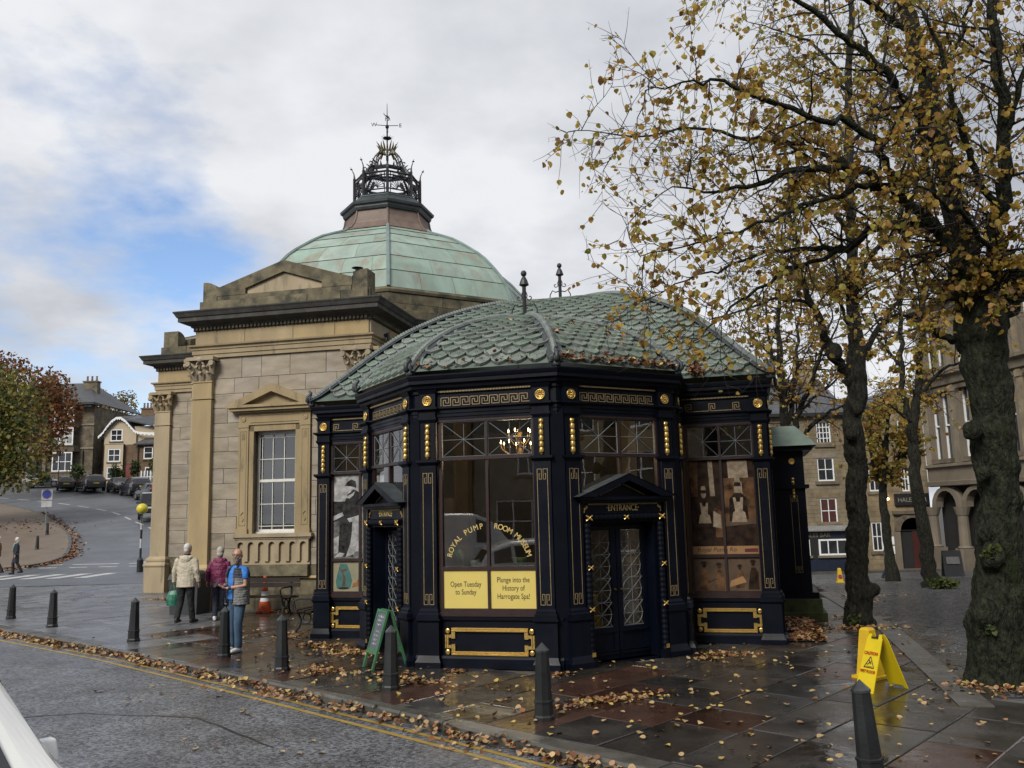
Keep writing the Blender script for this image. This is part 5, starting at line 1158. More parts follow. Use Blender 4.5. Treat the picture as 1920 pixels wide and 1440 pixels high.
for k in range(-4, 4):
    a_, b_ = ov(k, RB, 0), ov(k + 1, RB, 0)
    lan.tube([(a_.x, a_.y, ZR0), (a_.x, a_.y, ZR1 + .12)], .038, 6)
    lan.tube([tuple(ov(k, RB, ZR1 + .12)), tuple(ov(k, RB + .02, ZR1 + .3)), tuple(ov(k, RB + .14, ZR1 + .55))], [.03, .016, .006], 5); lan.ell(tuple(ov(k, RB + .11, ZR1 + .47)), (.05, .05, .02), 6, 4)
    for z_ in (ZR0 + .06, ZR0 + .22, ZR1 - .12, ZR1): lan.tube([(a_.x, a_.y, z_), (b_.x, b_.y, z_)], .02 if z_ < ZR1 - .05 and z_ > ZR0 + .1 else .03, 4)
    for f in (.12, .88): p = a_.lerp(b_, f); lan.tube([(p.x, p.y, ZR0), (p.x, p.y, ZR1)], .012, 4)
    for i in range(9): f = .14 + .72 * i / 8; p = a_.lerp(b_, f); lan.tube([(p.x, p.y, ZR1 - .12), (p.x, p.y, ZR1)], .008, 3)
    m_c = a_.lerp(b_, .5); d = (b_ - a_).normalized(); zc = ZR0 + .26
    for i in range(11):   # fan of curved spokes
        w = R(4 + 17.2 * i); e = (m_c.x + d.x * .30 * math.cos(w), m_c.y + d.y * .30 * math.cos(w), zc + .36 * math.sin(w)); h_ = (m_c.x + d.x * .17 * math.cos(w + .15), m_c.y + d.y * .17 * math.cos(w + .15), zc + .2 * math.sin(w + .15))
        lan.tube([(m_c.x + d.x * .07 * math.cos(w), m_c.y + d.y * .07 * math.cos(w), zc + .07 * math.sin(w)), h_, e], .011, 4)
    for r_ in (.07, .32): lan.tube([(m_c.x + d.x * r_ * math.cos(R(t * 18)), m_c.y + d.y * r_ * math.cos(R(t * 18)), zc + r_ * 1.12 * math.sin(R(t * 18))) for t in range(11)], .013, 4)
    # flying arc up to the ring
    lan.tube([tuple(ov(k, RB * .99 - (RB - .66) * (1 - math.cos(R(t * 11.25))), ZR0 + .1 + 1.18 * math.sin(R(t * 11.25)))) for t in range(9)], .036, 5)
    sp = [tuple(ov(k, .80 + .07 * math.cos(t * .7), 14.52 + .07 * math.sin(t * .7))) for t in range(9)]; lan.tube(sp, .016, 4)
    for i in range(4):
        p = ov(k, .9 - i * .06, 13.95 + i * .08); lan.ell(tuple(p), (.06, .06, .08), 6, 4)
    # crown petals and gilded spikes
    lan.tube([tuple(ov(k, .60, 14.42)), tuple(ov(k, .60, 14.62)), tuple(ov(k, .74, 14.72))], [.03, .03, .008], 5)
    w5 = ov(k + .5, .56, 14.45); lan.tube([tuple(w5), tuple(ov(k + .5, .62, 14.64))], [.04, .006], 4)
    lan.tube([tuple(ov(k, .58 * math.cos(R(t * 12)) ** .8, 14.45 + .80 * math.sin(R(t * 12)))) for t in range(7)], .02, 5)
    for i in range(3): lan.tube([tuple(ov(k, .50 - .05 * i, 14.62 + .08 * i)), tuple(ov(k, .56 - .05 * i, 14.74 + .08 * i))], [.022, .004], 4)
for r_, z_, t_ in ((.66, 14.38, .045), (.60, 14.46, .03), (.9, 13.9, .03)): lan.tube([tuple(ov(k, r_, z_)) for k in list(range(-4, 5))], t_, 5, caps=False)
lan.box(HC[0] - .45, HC[0] + .45, HC[1] - .45, HC[1] + .45, 13.2, 13.34)
lan.build('crown_lantern', iron, hall)
m_ = MB()
for k in range(-4, 4):
    for j in (0, .5):
        m_.tube([tuple(ov(k + j, .20, 15.16)), tuple(ov(k + j, .30, 15.36)), tuple(ov(k + j, .42 if j else .30, 15.52))], [.045, .03, .004], 4)
    m_.tube([tuple(ov(k, .36, 15.02)), tuple(ov(k, .26, 15.18))], .05, 5)
m_.build('gilded_spikes', iron_gold, hall)
m_ = MB(); hx, hy = HC
m_.tube([(hx, hy, 13.2), (hx, hy, 15.9), (hx, hy, 17.05)], [.03, .028, .008], 6); m_.ell((hx, hy, 15.72), (.16, .16, .035), 12, 5)
for i in range(10): w = R(36 * i); m_.tube([(hx, hy, 15.72), (hx + .24 * math.cos(w), hy + .24 * math.sin(w), 15.76)], [.018, .003], 4)
m_.ell((hx, hy, 16.16), (.07, .07, .08), 8, 6)
for i in range(4):
    w = R(90 * i + 20); m_.tube([(hx, hy, 16.2), (hx + .40 * math.cos(w), hy + .40 * math.sin(w), 16.22)], .014, 4)
m_.tube([(hx - .10, hy, 16.62), (hx, hy, 16.55), (hx + .06, hy, 16.50), (hx + .12, hy, 16.38)], [.01, .045, .03, .006], 5); m_.tube([(hx - .10, hy, 16.62), (hx - .13, hy, 16.70)], .012, 4)
wv = m_.build('weather_vane', iron, hall)
for i, c in enumerate('ESWN'):
    w = R(90 * i + 20 - 90 + 90); inst('vane_letter', text_mesh(c, .2, iron, 1, ext=.012), wv, (hx + .47 * math.cos(w), hy + .47 * math.sin(w), 16.16), (0, 0, R(12)))
m_ = MB(); m_.lathe([(.09, 7.9), (.09, 8.5), (.13, 8.52), (.13, 8.56), (.1, 8.57), (.1, 8.66), (.15, 8.68), (.02, 8.72)], 12, (1.72, .95, 0)); m_.lathe([(.09, 8.0), (.09, 8.62), (.12, 8.63), (.12, 8.8), (.06, 8.81), (.06, 8.9), (.16, 8.91), (.0, 8.95)], 12, (1.72, .95, 0), caps=False); m_.build('flue', iron, hall)
m_ = MB(); m_.tube([(2.62, .62, 6.9), (2.72, .62, 6.95), (2.74, .62, 6.8), (2.70, .62, 6.4), (2.62, .62, 6.3), (2.62, .62, 4.0)], .06, 8); m_.build('downpipe', iron, hall)
# tall banner on the diagonal wall
bn_m = mat('purple_banner', (.05, .045, .10), .5, .3, 3, stain=((.30, .26, .24), 1.6, .60))
P0, P1 = Vector((-5.05, 5.13)), Vector((-2.45, 2.53)); d = (P1 - P0).normalized(); q = P0 + d * .55
bx, by, _ = hw(q.x, q.y); bn = thing('wall_banner', 'tall purple banner hung on the stone wall beside the corner pilaster', 'banner', (bx, by, .25), HT + math.atan2(d.y, d.x))
m_ = MB(); m_.box(-.35, .35, -.05, -.032, .2, 4.7); m_.build('banner_cloth', bn_m, bn); m_ = MB(); m_.box(-.38, .38, -.06, .02, 4.7, 4.76); m_.box(-.38, .38, -.06, .02, .14, .2); m_.build('banner_rail', iron, bn)
# ------------------------------------------------------------ street furniture
m_ = MB()
m_.lathe([(.112, 0), (.112, .05), (.100, .07), (.097, .19), (.106, .195), (.106, .212), (.093, .22), (.070, .70), (.074, .705), (.074, .72), (.0, .79)], 8, a0=R(22.5), caps=False)
bo_mesh = m_.mesh('bollard', boll_m)
m_ = MB(); m_.lathe([(.0755, .703), (.0755, .722), (.0, .80)], 8, a0=R(22.5), caps=False); bcap = m_.mesh('bollard_cap', mat('wet_cap', (.035, .038, .04), .3, .3, 9))
BOL = [((-12.38, 21.58), 'black iron bollard at the far end of the kerb row, nearest the crossing'), ((-10.32, 19.6), 'black iron bollard second from the crossing, on bare wet paving'), ((-7.35, 16.94), 'black iron bollard on clear paving left of the group of people'),
       ((-4.9, 14.79), 'black iron bollard right in front of the man in the blue shirt'), ((-3.55, 13.34), 'black iron bollard in front of the low bench, between the man and the green chalkboard'), ((-1.69, 11.73), 'black iron bollard overlapping the green chalkboard, with pale worn cap'),
       ((.26, 9.86), 'black iron bollard in front of the corner between notice window and entrance'), ((2.84, 7.38), 'tilted black bollard in front of the yellow wet floor sign')]
for i, ((x, y), lb) in enumerate(BOL):
    o = inst('bollard', bo_mesh, None, (x, y, -.01), (R(rnd.uniform(-1, 1)), R(-2.6 if i == 7 else rnd.uniform(-.8, .8)), R(rnd.uniform(0, 40))), 1.045)
    lab(o, lb, 'bollard', 'black bollards along the kerb'); inst('bollard_cap', bcap, o)
for (x, y), lb in (((-27.2, 49.6), 'far black bollard lower down on the corner pavement'), ((-29.9, 55.6), 'far black bollard higher up on the corner pavement')):
    lab(inst('bollard', bo_mesh, None, (x, y, H(x, y) + .11), scale=1.0), lb, 'bollard', 'bollards on the corner pavement across the road')
# wet floor A-sign
ysign = mat('yellow_plastic', (.62, .47, .008), .35, .08, 4); redtxt = mat('red_print', (.42, .03, .012), .5)
t = thing('wet_floor_sign', 'yellow folding wet floor sign reading CAUTION, standing open on the paving', 'safety sign', (4.43, 10.98, 0), math.atan2(-.92, .42))
def a_panel(side):
    m_ = MB(); sp = .27; h = .66
    def P(x, z, off): f = z / h; return (x, side * (sp * (1 - f) + .015) + off * side, z)
    o_ = [(-.14, .0), (-.10, .0), (-.08, .035), (.08, .035), (.10, 0), (.14, 0), (.115, .60), (.09, .66), (.055, .66), (.055, .60), (-.055, .60), (-.055, .66), (-.09, .66), (-.115, .60)]
    n = len(o_); v = [P(x, z, .011) for x, z in o_] + [P(x, z, 0) for x, z in o_]; f = [tuple(range(n)), tuple(range(2 * n - 1, n - 1, -1))] + [(i, (i + 1) % n, n + (i + 1) % n, n + i) for i in range(n)]
    if side > 0: f = [tuple(reversed(q)) for q in f]
    m_.add(v, f); p = m_.build('panel', ysign, t)
    # handle bar, printed triangle, words
    lean = math.atan2(sp, h)
    X = Matrix.Translation((0, side * (sp + .0285), 0)) @ Matrix.Rotation(side * lean, 4, 'X') @ (Matrix.Rotation(math.pi, 4, 'Z') if side > 0 else Matrix.Identity(4))
    m_ = MB(); m_.X = X; m_.box(-.055, .055, .004, .012, .66, .68)
    for a_, b_ in (((-.075, .30), (.075, .30)), ((.075, .30), (0, .435)), ((0, .435), (-.075, .30))): m_.tube([(a_[0], .0, a_[1]), (b_[0], 0, b_[1])], .006, 4)
    m_.tube([(-.02, 0, .40), (.0, 0, .37), (.02, 0, .345)], .008, 4); m_.tube([(.0, 0, .37), (-.025, 0, .335), (-.04, 0, .345)], .006, 4); m_.tube([(.005, 0, .365), (.035, 0, .38)], .005, 4); m_.box(-.045, .045, -.002, .004, .312, .317)
    m_.build('printed_triangle', ink, p)
    m_ = MB(); m_.X = X
    for w_, z_, s_ in (('CAUTION', .455, .056), ('WET FLOOR', .235, .05)):
        me = text_mesh(w_, s_, redtxt, .82); m_.add([(v_.co.x, v_.co.y - .009, v_.co.z + z_) for v_ in me.vertices], [tuple(q.vertices) for q in me.polygons])
        if True: m_.add([(v_.co.x + .002, v_.co.y - .009, v_.co.z + .001 + z_) for v_ in me.vertices], [tuple(q.vertices) for q in me.polygons])
    m_.build('lettering', redtxt, p)
a_panel(-1); a_panel(1)
def pyramid_cone(name_label, x, y, h, z, rz, emblem=False):
    t = thing('pyramid_cone', name_label, 'traffic cone', (x, y, z), rz)
    m_ = MB(); m_.box(-.17, .17, -.17, .17, 0, .035); m_.frust(-.125, .125, -.125, .125, .035, -.07, .07, -.07, .07, h - .03); m_.frust(-.07, .07, -.07, .07, h - .03, -.05, .05, -.05, .05, h); m_.build('cone_body', mat('amber_plastic', (.56, .36, .010), .4, .1, 4), t)
    if emblem:
        m_ = MB(); m_.X = Matrix.Translation((0, -.128, h * .42)) @ Matrix.Rotation(R(90 - 8), 4, 'X'); m_.lathe([(0, 0), (.09, 0), (.09, .006), (0, .006)], 16, caps=False); m_.build('round_emblem', mat('emblem_blue', (.05, .03, .14), .5), t)
        m_ = MB(); m_.X = Matrix.Translation((0, -.134, h * .42)) @ Matrix.Rotation(R(90 - 8), 4, 'X'); m_.lathe([(.07, 0), (.09, 0), (.09, .006), (.07, .006)], 16, caps=False); m_.box(-.07, .07, -.012, .012, .0, .007); m_.build('emblem_ring', redtxt, t)
pyramid_cone('amber pyramid cone hidden behind the wet floor sign', 4.60, 11.72, .64, 0, R(35))
pyramid_cone('small yellow pyramid cone with a no waiting roundel, far down the lane', 14.3, 39.0, .62, H(14.3, 39), R(-12), True)
# chalkboard
gr_m = mat('green_paint', (.035, .13, .055), .45, .2, 6); slate = mat('chalk_slate', (.085, .10, .12), .8, .2, 8); chalk = mat('chalk', (.5, .52, .52), .9, .1)
t = thing('chalkboard', 'green framed A-board with chalk writing, leaning open outside the side entrance', 'sign board', (-2.02, 13.46, 0), math.atan2(-.86, .50)); t.scale = (.86, .86, .86)
for side in (-1, 1):
    m_ = MB(); lean = math.atan2(.30, 1.0); X = Matrix.Translation((0, side * .32, 0)) @ Matrix.Rotation(side * lean, 4, 'X') @ (Matrix.Rotation(math.pi, 4, 'Z') if side > 0 else Matrix.Identity(4)); m_.X = X
    for b in ((-.235, -.19, -.018, .018, 0, 1.02), (.19, .235, -.018, .018, 0, 1.02), (-.19, .19, -.018, .018, .97, 1.02), (-.19, .19, -.018, .018, .26, .34)): m_.box(*b)
    fr = m_.build('board_frame', gr_m, t); m_ = MB(); m_.X = X; m_.box(-.19, .19, -.006, .006, .34, .97); m_.build('slate_panel', slate, fr)
    if side < 0:
        m_ = MB(); m_.X = X; rr = random.Random(5)
        for z_, w_ in ((.90, .26), (.83, .28), (.76, .16), (.64, .12), (.57, .2), (.50, .14), (.43, .18)):
            x = -w_ / 2
            while x < w_ / 2:
                pts = [(x + rr.uniform(0, .022), -.008, z_ + rr.uniform(-.018, .018)) for _ in range(4)]; m_.tube(pts, .004, 3); x += rr.uniform(.022, .034)
        m_.build('chalk_writing', chalk, fr)
# traffic cone by the wall
t = thing('traffic_cone', 'orange and white traffic cone standing behind the bench back', 'traffic cone', hw(-.12, -.40), .2)
orange = mat('cone_orange', (.55, .085, .025), .5, .15, 5); m_ = MB(); m_.box(-.2, .2, -.2, .2, 0, .04); m_.lathe([(.155, .04), (.118, .26)], 16, caps=False); m_.lathe([(.076, .50), (.062, .60), (.052, .66), (.066, .665), (.066, .69), (.045, .70), (.042, .86), (.0, .87)], 16, caps=False); m_.build('cone_body', orange, t, smooth=False)
m_ = MB(); m_.lathe([(.119, .26), (.077, .50)], 16, caps=False); m_.build('white_band', white_w, t)
# benches
wood = mat('bench_wood', (.020, .013, .010), .6, .3, 7, .3, 30, spec=.2, stretch=(.3, 3, 3))
def bench(lb, loc, rz, L_):
    t = thing('bench', lb, 'bench', loc, rz, 'park benches by the hall wall')
    m_ = MB()
    for i in range(3): q = MB(); q.box(-L_ / 2, L_ / 2, -.24 + i * .155, -.24 + i * .155 + .135, .415 - i * .01, .45 - i * .01); q.build('seat_slat', wood, t)
    for z_ in (.62, .74): q = MB(); q.frust(-L_ / 2, L_ / 2, .245, .275, z_, -L_ / 2, L_ / 2, .265, .295, z_ + .105); q.build('back_slat', wood, t)
    for sx in (-1, 1):
        x = sx * (L_ / 2 - .22); q = MB()
        q.tube([(x, -.26, .0), (x, -.17, .10), (x, -.13, .22), (x, -.2, .36), (x, -.24, .41)], .026, 6); q.tube([(x, .26, .0), (x, .16, .12), (x, .13, .24), (x, .2, .38), (x, .26, .46), (x, .30, .85)], .026, 6); q.tube([(x, -.25, .40), (x, .24, .38)], .024, 6); q.tube([(x, -.16, .15), (x, .15, .15)], .018, 6)
        q.tube([(x, 0 + .09 * math.cos(R(t_ * 30)), .27 + .09 * math.sin(R(t_ * 30))) for t_ in range(13)], .015, 5); q.tube([(x, -.26, .43), (x, -.30, .6), (x, -.2, .64), (x, .26, .64)], .02, 6); q.build('leg', iron, t)
bench('brown slatted bench standing along the stone wall in front of the cone', hw(.0, -1.0), HT, 1.95)
bench('brown slatted bench seen end on, tucked beside the pavilion flank', (*loc_pav(-4.85, 1.35), 0), TH - R(90), 1.7)
# litter bin
bx_, by_, _ = hw(-1.95, -.75); t = thing('litter_bin', 'dark grey litter bin behind the couple with the carrier bag', 'bin', (bx_, by_, 0), HT); binm = mat('bin_plastic', (.028, .032, .038), .5, .2, 6)
m_ = MB(); m_.frust(-.36, .36, -.28, .28, 0, -.40, .40, -.31, .31, .84); m_.build('bin_body', binm, t); m_ = MB(); m_.frust(-.42, .42, -.33, .33, .84, -.38, .38, -.3, .3, .97); m_.lathe([(.38, .97), (.30, 1.03), (0, 1.06)], 14, caps=False); m_.build('bin_lid', binm, t)
# belisha beacon and restriction sign at the left
bz = H(-17.1, 40.0); t = thing('belisha_beacon', 'striped crossing beacon post with yellow globe, left of the hall pilaster', 'beacon', (-17.14, 39.9, bz))
m_ = MB(); m_.lathe([(.14, 0), (.14, .55), (.10, .62), (.07, .66)], 12); m_.build('post_base', boll_m, t)
for i in range(5): m_ = MB(); m_.lathe([(.05, .66 + i * .42), (.05, .66 + (i + 1) * .42)], 10); m_.build('post_band', line_w if i % 2 else boll_m, t)
m_ = MB(); m_.ell((0, 0, 2.86), (.25, .25, .24), 16, 12); m_.build('globe', mat('globe_yellow', (.55, .46, .03), .4, .05), t, smooth=True); m_ = MB(); m_.lathe([(.05, 2.2), (.05, 2.62), (.12, 2.64), (.12, 2.66)], 10); m_.build('neck', line_w, t)
sx_, sy_ = -32.4, 60.0; t = thing('parking_sign', 'grey pole with a square plate showing a blue roundel, at the corner kerb', 'road sign', (sx_, sy_, H(sx_, sy_) + .1), R(8)); gal = mat('galvanised', (.16, .17, .18), .5, .2)
m_ = MB(); m_.lathe([(.045, 0), (.045, 2.6)], 8); m_.build('pole', gal, t); m_ = MB(); m_.box(-.36, .36, -.07, -.05, 1.78, 2.5); m_.box(-.34, .34, -.07, -.05, 1.3, 1.72); m_.build('plate', mat('plate_grey', (.4, .41, .42), .5), t)
m_ = MB(); m_.X = Matrix.Translation((0, -.072, 2.17)) @ Matrix.Rotation(R(90), 4, 'X'); m_.lathe([(0, 0), (.27, 0), (.27, .004), (0, .004)], 20, caps=False); m_.build('blue_disc', mat('roundel_blue', (.02, .045, .28), .5), t)
m_ = MB(); m_.X = Matrix.Translation((0, -.075, 2.17)) @ Matrix.Rotation(R(90), 4, 'X'); m_.lathe([(.25, 0), (.31, 0), (.31, .006), (.25, .006)], 20, caps=False); m_.build('plate_ring', mat('ring_violet', (.13, .06, .16), .5), t)

# ------------------------------------------------------------ vehicles
glass_d = mat('car_glass', (.012, .014, .016), .08, .1, spec=.7); tyre_m = mat('tyre', (.012, .012, .012), .8); rim_m = mat('alloy', (.22, .22, .23), .35, metal=.8); lampr = mat('tail_lamp', (.30, .012, .012), .2); lampw = mat('head_lamp', (.45, .47, .5), .15); plate_y = mat('plate_yellow', (.55, .42, .04), .5); plate_w = mat('plate_white', (.55, .55, .53), .5); trim_k = mat('trim_black', (.012, .012, .013), .5)
def paint(n, c): return mat('paint_' + n, c, .22, .05, 2, coat=.6)
SHAPES = {   # x(from front), zbottom, zbelt, ztop, half width belt, half width top
 'hatch': [(0, .38, .56, .58, .62, .60), (.10, .24, .66, .70, .76, .72), (.6, .2, .78, .84, .84, .74), (1.10, .2, .86, .91, .86, .72), (1.75, .2, .90, 1.40, .86, .60), (2.3, .2, .90, 1.47, .86, .61), (3.0, .2, .92, 1.43, .86, .60), (3.45, .24, .94, 1.30, .84, .56), (3.78, .28, .92, .98, .80, .66), (3.86, .40, .80, .84, .74, .62)],
 'suv': [(0, .46, .80, .84, .78, .72), (.12, .3, .95, 1.0, .88, .82), (.7, .28, 1.02, 1.10, .95, .84), (1.35, .28, 1.08, 1.15, .96, .80), (2.1, .28, 1.12, 1.64, .96, .68), (3.0, .28, 1.12, 1.72, .96, .70), (3.9, .28, 1.14, 1.68, .95, .69), (4.4, .32, 1.14, 1.52, .93, .66), (4.66, .36, 1.10, 1.16, .90, .74), (4.74, .5, .95, 1.0, .84, .7)],
 'offroad': [(0, .55, .95, 1.02, .80, .76), (.06, .5, 1.05, 1.12, .84, .80), (.7, .5, 1.10, 1.18, .86, .82), (1.25, .5, 1.14, 1.22, .88, .82), (1.45, .5, 1.16, 1.90, .88, .76), (2.2, .5, 1.16, 1.98, .88, .78), (3.2, .5, 1.16, 1.98, .88, .78), (3.75, .5, 1.16, 1.94, .88, .78), (3.86, .5, 1.14, 1.9, .87, .77), (3.88, .6, 1.0, 1.05, .85, .76)],
 'van': [(0, .45, .80, .86, .82, .78), (.15, .3, 1.0, 1.05, .94, .9), (.7, .28, 1.12, 1.20, .98, .88), (1.0, .28, 1.18, 1.35, .99, .86), (1.7, .28, 1.22, 2.15, .99, .82), (2.3, .28, 1.22, 2.38, .99, .82), (4.0, .28, 1.22, 2.42, .99, .82), (5.6, .28, 1.22, 2.40, .99, .82), (5.72, .3, 1.2, 2.34, .98, .8), (5.75, .4, 1.1, 1.2, .95, .8)]}
def car(kind, pm_, label_, loc, rz, group=None, cat='car', mo=.06, ms=1.0, roof=None):
    S_ = SHAPES[kind]; L_ = S_[-1][0]; go = .014
    t = thing('parked_van' if kind == 'van' else 'parked_car', label_, cat, loc, rz, group)
    mb = MB(); gl = MB()
    def ring_(s):
        x, zb, zt, zr, w, wt = s; x -= L_ / 2
        half = [(w * .86, zb), (w * .98, zb + .12), (w, (zb + zt) / 2), (w * .985, zt - .06), (w * .96, zt), (wt + (w * .96 - wt) * .12, zr - .07 if zr - zt > .15 else zt + (zr - zt) * .6), (wt * .86, zr - .01), (wt * .4, zr + .005)]
        return [(x, -a, b) for a, b in half] + [(x, a, b) for a, b in half[::-1]]
    rings = [ring_(s) for s in S_]; n = len(rings[0]); V = [p for r_ in rings for p in r_]; F = []
    for i in range(len(rings) - 1):
        for j in range(n): F.append((i * n + j, (i + 1) * n + j, (i + 1) * n + (j + 1) % n, i * n + (j + 1) % n))
    F.append(tuple(range(n))); F.append(tuple((len(rings) - 1) * n + j for j in range(n - 1, -1, -1)))
    mats = [pm_] + ([roof] if roof else [])
    mb.add(V, F)
    if roof: mb.m = [1 if (k < len(F) - 2 and 6 <= k % n <= 8 and 3 < k // n < 8) else 0 for k in range(len(F))]
    body = mb.build('body', mats, t, smooth=False)
    at_ = body.data.attributes.new('crease_edge', 'FLOAT', 'EDGE'); at_.data.foreach_set('value', [.62] * len(body.data.edges))
    bv = body.modifiers.new('soft', 'SUBSURF'); bv.levels = 2; bv.render_levels = 2
    # glass: side strips and the two screens, standing 6 mm proud of the panels
    def quad(a, b, c, d, fx=.06, fz=.1, off=.014, name='window'):
        a, b, c, d = map(Vector, (a, b, c, d)); L2 = lambda p, q, f: p.lerp(q, f)
        A = L2(L2(a, b, fx), L2(d, c, fx), fz); B = L2(L2(a, b, 1 - fx), L2(d, c, 1 - fx), fz); C_ = L2(L2(a, b, 1 - fx), L2(d, c, 1 - fx), 1 - fz); D = L2(L2(a, b, fx), L2(d, c, fx), 1 - fz)
        nn = (B - A).cross(D - A).normalized() * off; q = MB(); q.add([A + nn, B + nn, C_ + nn, D + nn, A - nn, B - nn, C_ - nn, D - nn], [(0, 1, 2, 3), (4, 7, 6, 5)] + [(i, 4 + i, 4 + (i + 1) % 4, (i + 1) % 4) for i in range(4)]); q.build(name, glass_d, t)
    for i in range(3, len(S_) - 2):
        if S_[i + 1][3] - S_[i + 1][2] > .2 and S_[i][3] - S_[i][2] > .2 and not (kind == 'van' and i > 4):
            for lo, hi, fl in ((4, 5, 0), (n - 5, n - 6, 1)):
                a, b, c, d = rings[i][lo], rings[i + 1][lo], rings[i + 1][hi], rings[i][hi]
                quad(a, b, c, d, off=go) if not fl else quad(b, a, d, c, off=go)
    i = 3; quad(rings[i][n - 7 + 1], rings[i][6], rings[i + 1][6], rings[i + 1][n - 7], .05, .08, .016, 'windscreen')
    if kind != 'van':
        i = len(S_) - 3 if kind != 'offroad' else len(S_) - 2; r0, r1 = rings[i], rings[i - 1] if kind == 'offroad' else rings[i]
        if kind == 'offroad': x = L_ / 2; quad((x, .6, 1.18), (x, -.6, 1.18), (x, -.56, 1.75), (x, .56, 1.75), 0, 0, .03, 'rear_window')
        else: quad(rings[i + 1][n - 7], rings[i + 1][6], rings[i][6], rings[i][n - 7], .1, .12, .02, 'rear_window')
    for x in ((.78, L_ - .75) if kind != 'van' else (1.0, L_ - 1.2)):
        r_ = .33 if kind == 'hatch' else .39
        for sy_ in (-1, 1):
            w = MB(); w.X = Matrix.Translation((x - L_ / 2, sy_ * (S_[3][4] - .10), r_)) @ Matrix.Rotation(R(-90 * sy_), 4, 'X'); w.lathe([(.0, -.02), (r_ * .93, -.1), (r_, -.06), (r_, .06), (r_ * .93, .10), (r_ * .66, .105), (r_ * .62, .08)], 18, caps=False); wh = w.build('wheel', tyre_m, t)
            w = MB(); w.X = Matrix.Translation((x - L_ / 2, sy_ * (S_[3][4] - .10), r_)) @ Matrix.Rotation(R(-90 * sy_), 4, 'X'); w.lathe([(0, .095), (r_ * .2, .1), (r_ * .62, .085), (r_ * .64, .10), (r_ * .6, .104)], 10, caps=False); w.build('rim', rim_m, wh)
    zb = S_[0][2]
    for sy_ in (-1, 1):
        q = MB(); q.ell((-L_ / 2 + .13, sy_ * S_[1][4] * .74, S_[1][2] - .05), (.10, .14, .085), 10, 6); q.build('headlight', lampw, t, smooth=True)
        q = MB(); q.ell((L_ / 2 - .08, sy_ * S_[-2][4] * .84, S_[-2][2] - .06), (.09, .12, .12 if kind == 'hatch' else .09), 10, 6); q.build('tail_light', lampr, t, smooth=True)
        q = MB(); xm_, ym_, zm_ = S_[4][0] - L_ / 2 - .30, sy_ * (S_[4][4] + mo), S_[4][2] + .06; q.frust(xm_ - .06 * ms, xm_ + .07 * ms, ym_ - .10 * ms, ym_ + .10 * ms, zm_ - .07 * ms, xm_ - .02 * ms, xm_ + .065 * ms, ym_ - .085 * ms, ym_ + .085 * ms, zm_ + .075 * ms); q.tube([(S_[4][0] - L_ / 2 - .28, sy_ * (S_[4][4] - .06), S_[4][2]), (xm_, ym_ - sy_ * .05, zm_ - .03)], .025, 5); wm_ = q.build('wing_mirror', pm_, t); bvm = wm_.modifiers.new('round', 'BEVEL'); bvm.width = .025; bvm.segments = 3; bvm.limit_method = 'ANGLE'; q = MB(); q.box(xm_ + .068 * ms, xm_ + .074 * ms, ym_ - .075 * ms, ym_ + .075 * ms, zm_ - .05 * ms, zm_ + .055 * ms); q.build('mirror_glass', glass_d, wm_)
    q = MB(); q.box(L_ / 2 - .045, L_ / 2 + .005, -.26, .26, S_[-1][2] - .22, S_[-1][2] - .10); q.build('rear_plate', plate_y, t)
    q = MB(); q.box(-L_ / 2 - .01, -L_ / 2 + .05, -.26, .26, S_[0][2] - .16, S_[0][2] - .05); q.build('front_plate', plate_w, t)
    q = MB(); q.box(-L_ / 2 - .005, -L_ / 2 + .08, -S_[0][4] * .8, S_[0][4] * .8, S_[0][2] - .06 + .02, S_[0][2] + .03); q.box(L_ / 2 - .1, L_ / 2 + .0, -S_[-1][4] * .95, S_[-1][4] * .95, S_[-1][1] - .1, S_[-1][1] + .08); q.build('bumper', trim_k, t)
    return t
black = paint('black', (.008, .008, .010)); grey = paint('grey', (.055, .06, .065)); silver = paint('silver', (.30, .31, .33)); wht = paint('white', (.62, .63, .63)); dkb = paint('darkblue', (.01, .012, .02))
def on(x, y, dz=.02): return (x, y, H(x, y) + dz)
g_ = 'cars parked along the top of the hill'
slope_pitch = 0
car('hatch', silver, 'silver car mostly hidden behind the parking sign', on(-50.2, 92), R(200), g_)
car('hatch', black, 'black small hatchback with round red tail lights, beside the dark stone house', on(-45.4, 87.5), R(-62), g_)
car('suv', black, 'large black estate car showing its rear, between the two small hatchbacks', on(-42.0, 85.5), R(-50), g_)
car('hatch', grey, 'grey small hatchback facing down the hill with white front plate', on(-38.6, 84.5), R(128), g_)
car('suv', dkb, 'dark car showing its rear in front of the red doorway', on(-35.3, 80.5), R(-52), g_)
car('hatch', black, 'black car half hidden behind the hall pilaster', on(-32.2, 76.5), R(-45), g_)
car('offroad', trim_k, 'black boxy off-road car with a white roof coming down the hill', on(-26.2, 62.6), R(112), None, roof=wht)
# white car whose rear corner and mirror show at the lower left
wc_ = car('suv', paint('gloss_white', (.66, .67, .66)), 'white car close by at the roadside, only its roof pillar and door mirror showing', (-3.52, 4.50, -.11), R(137.3), mo=-.10, ms=.8)
# across the road, behind the photographer: a white van and a stone terrace that the windows reflect
car('van', paint('van_white', (.68, .69, .70)), 'white panel van parked across the road, mirrored in the front window', (-11.9, -3.0, -.11), R(137.3), cat='van')
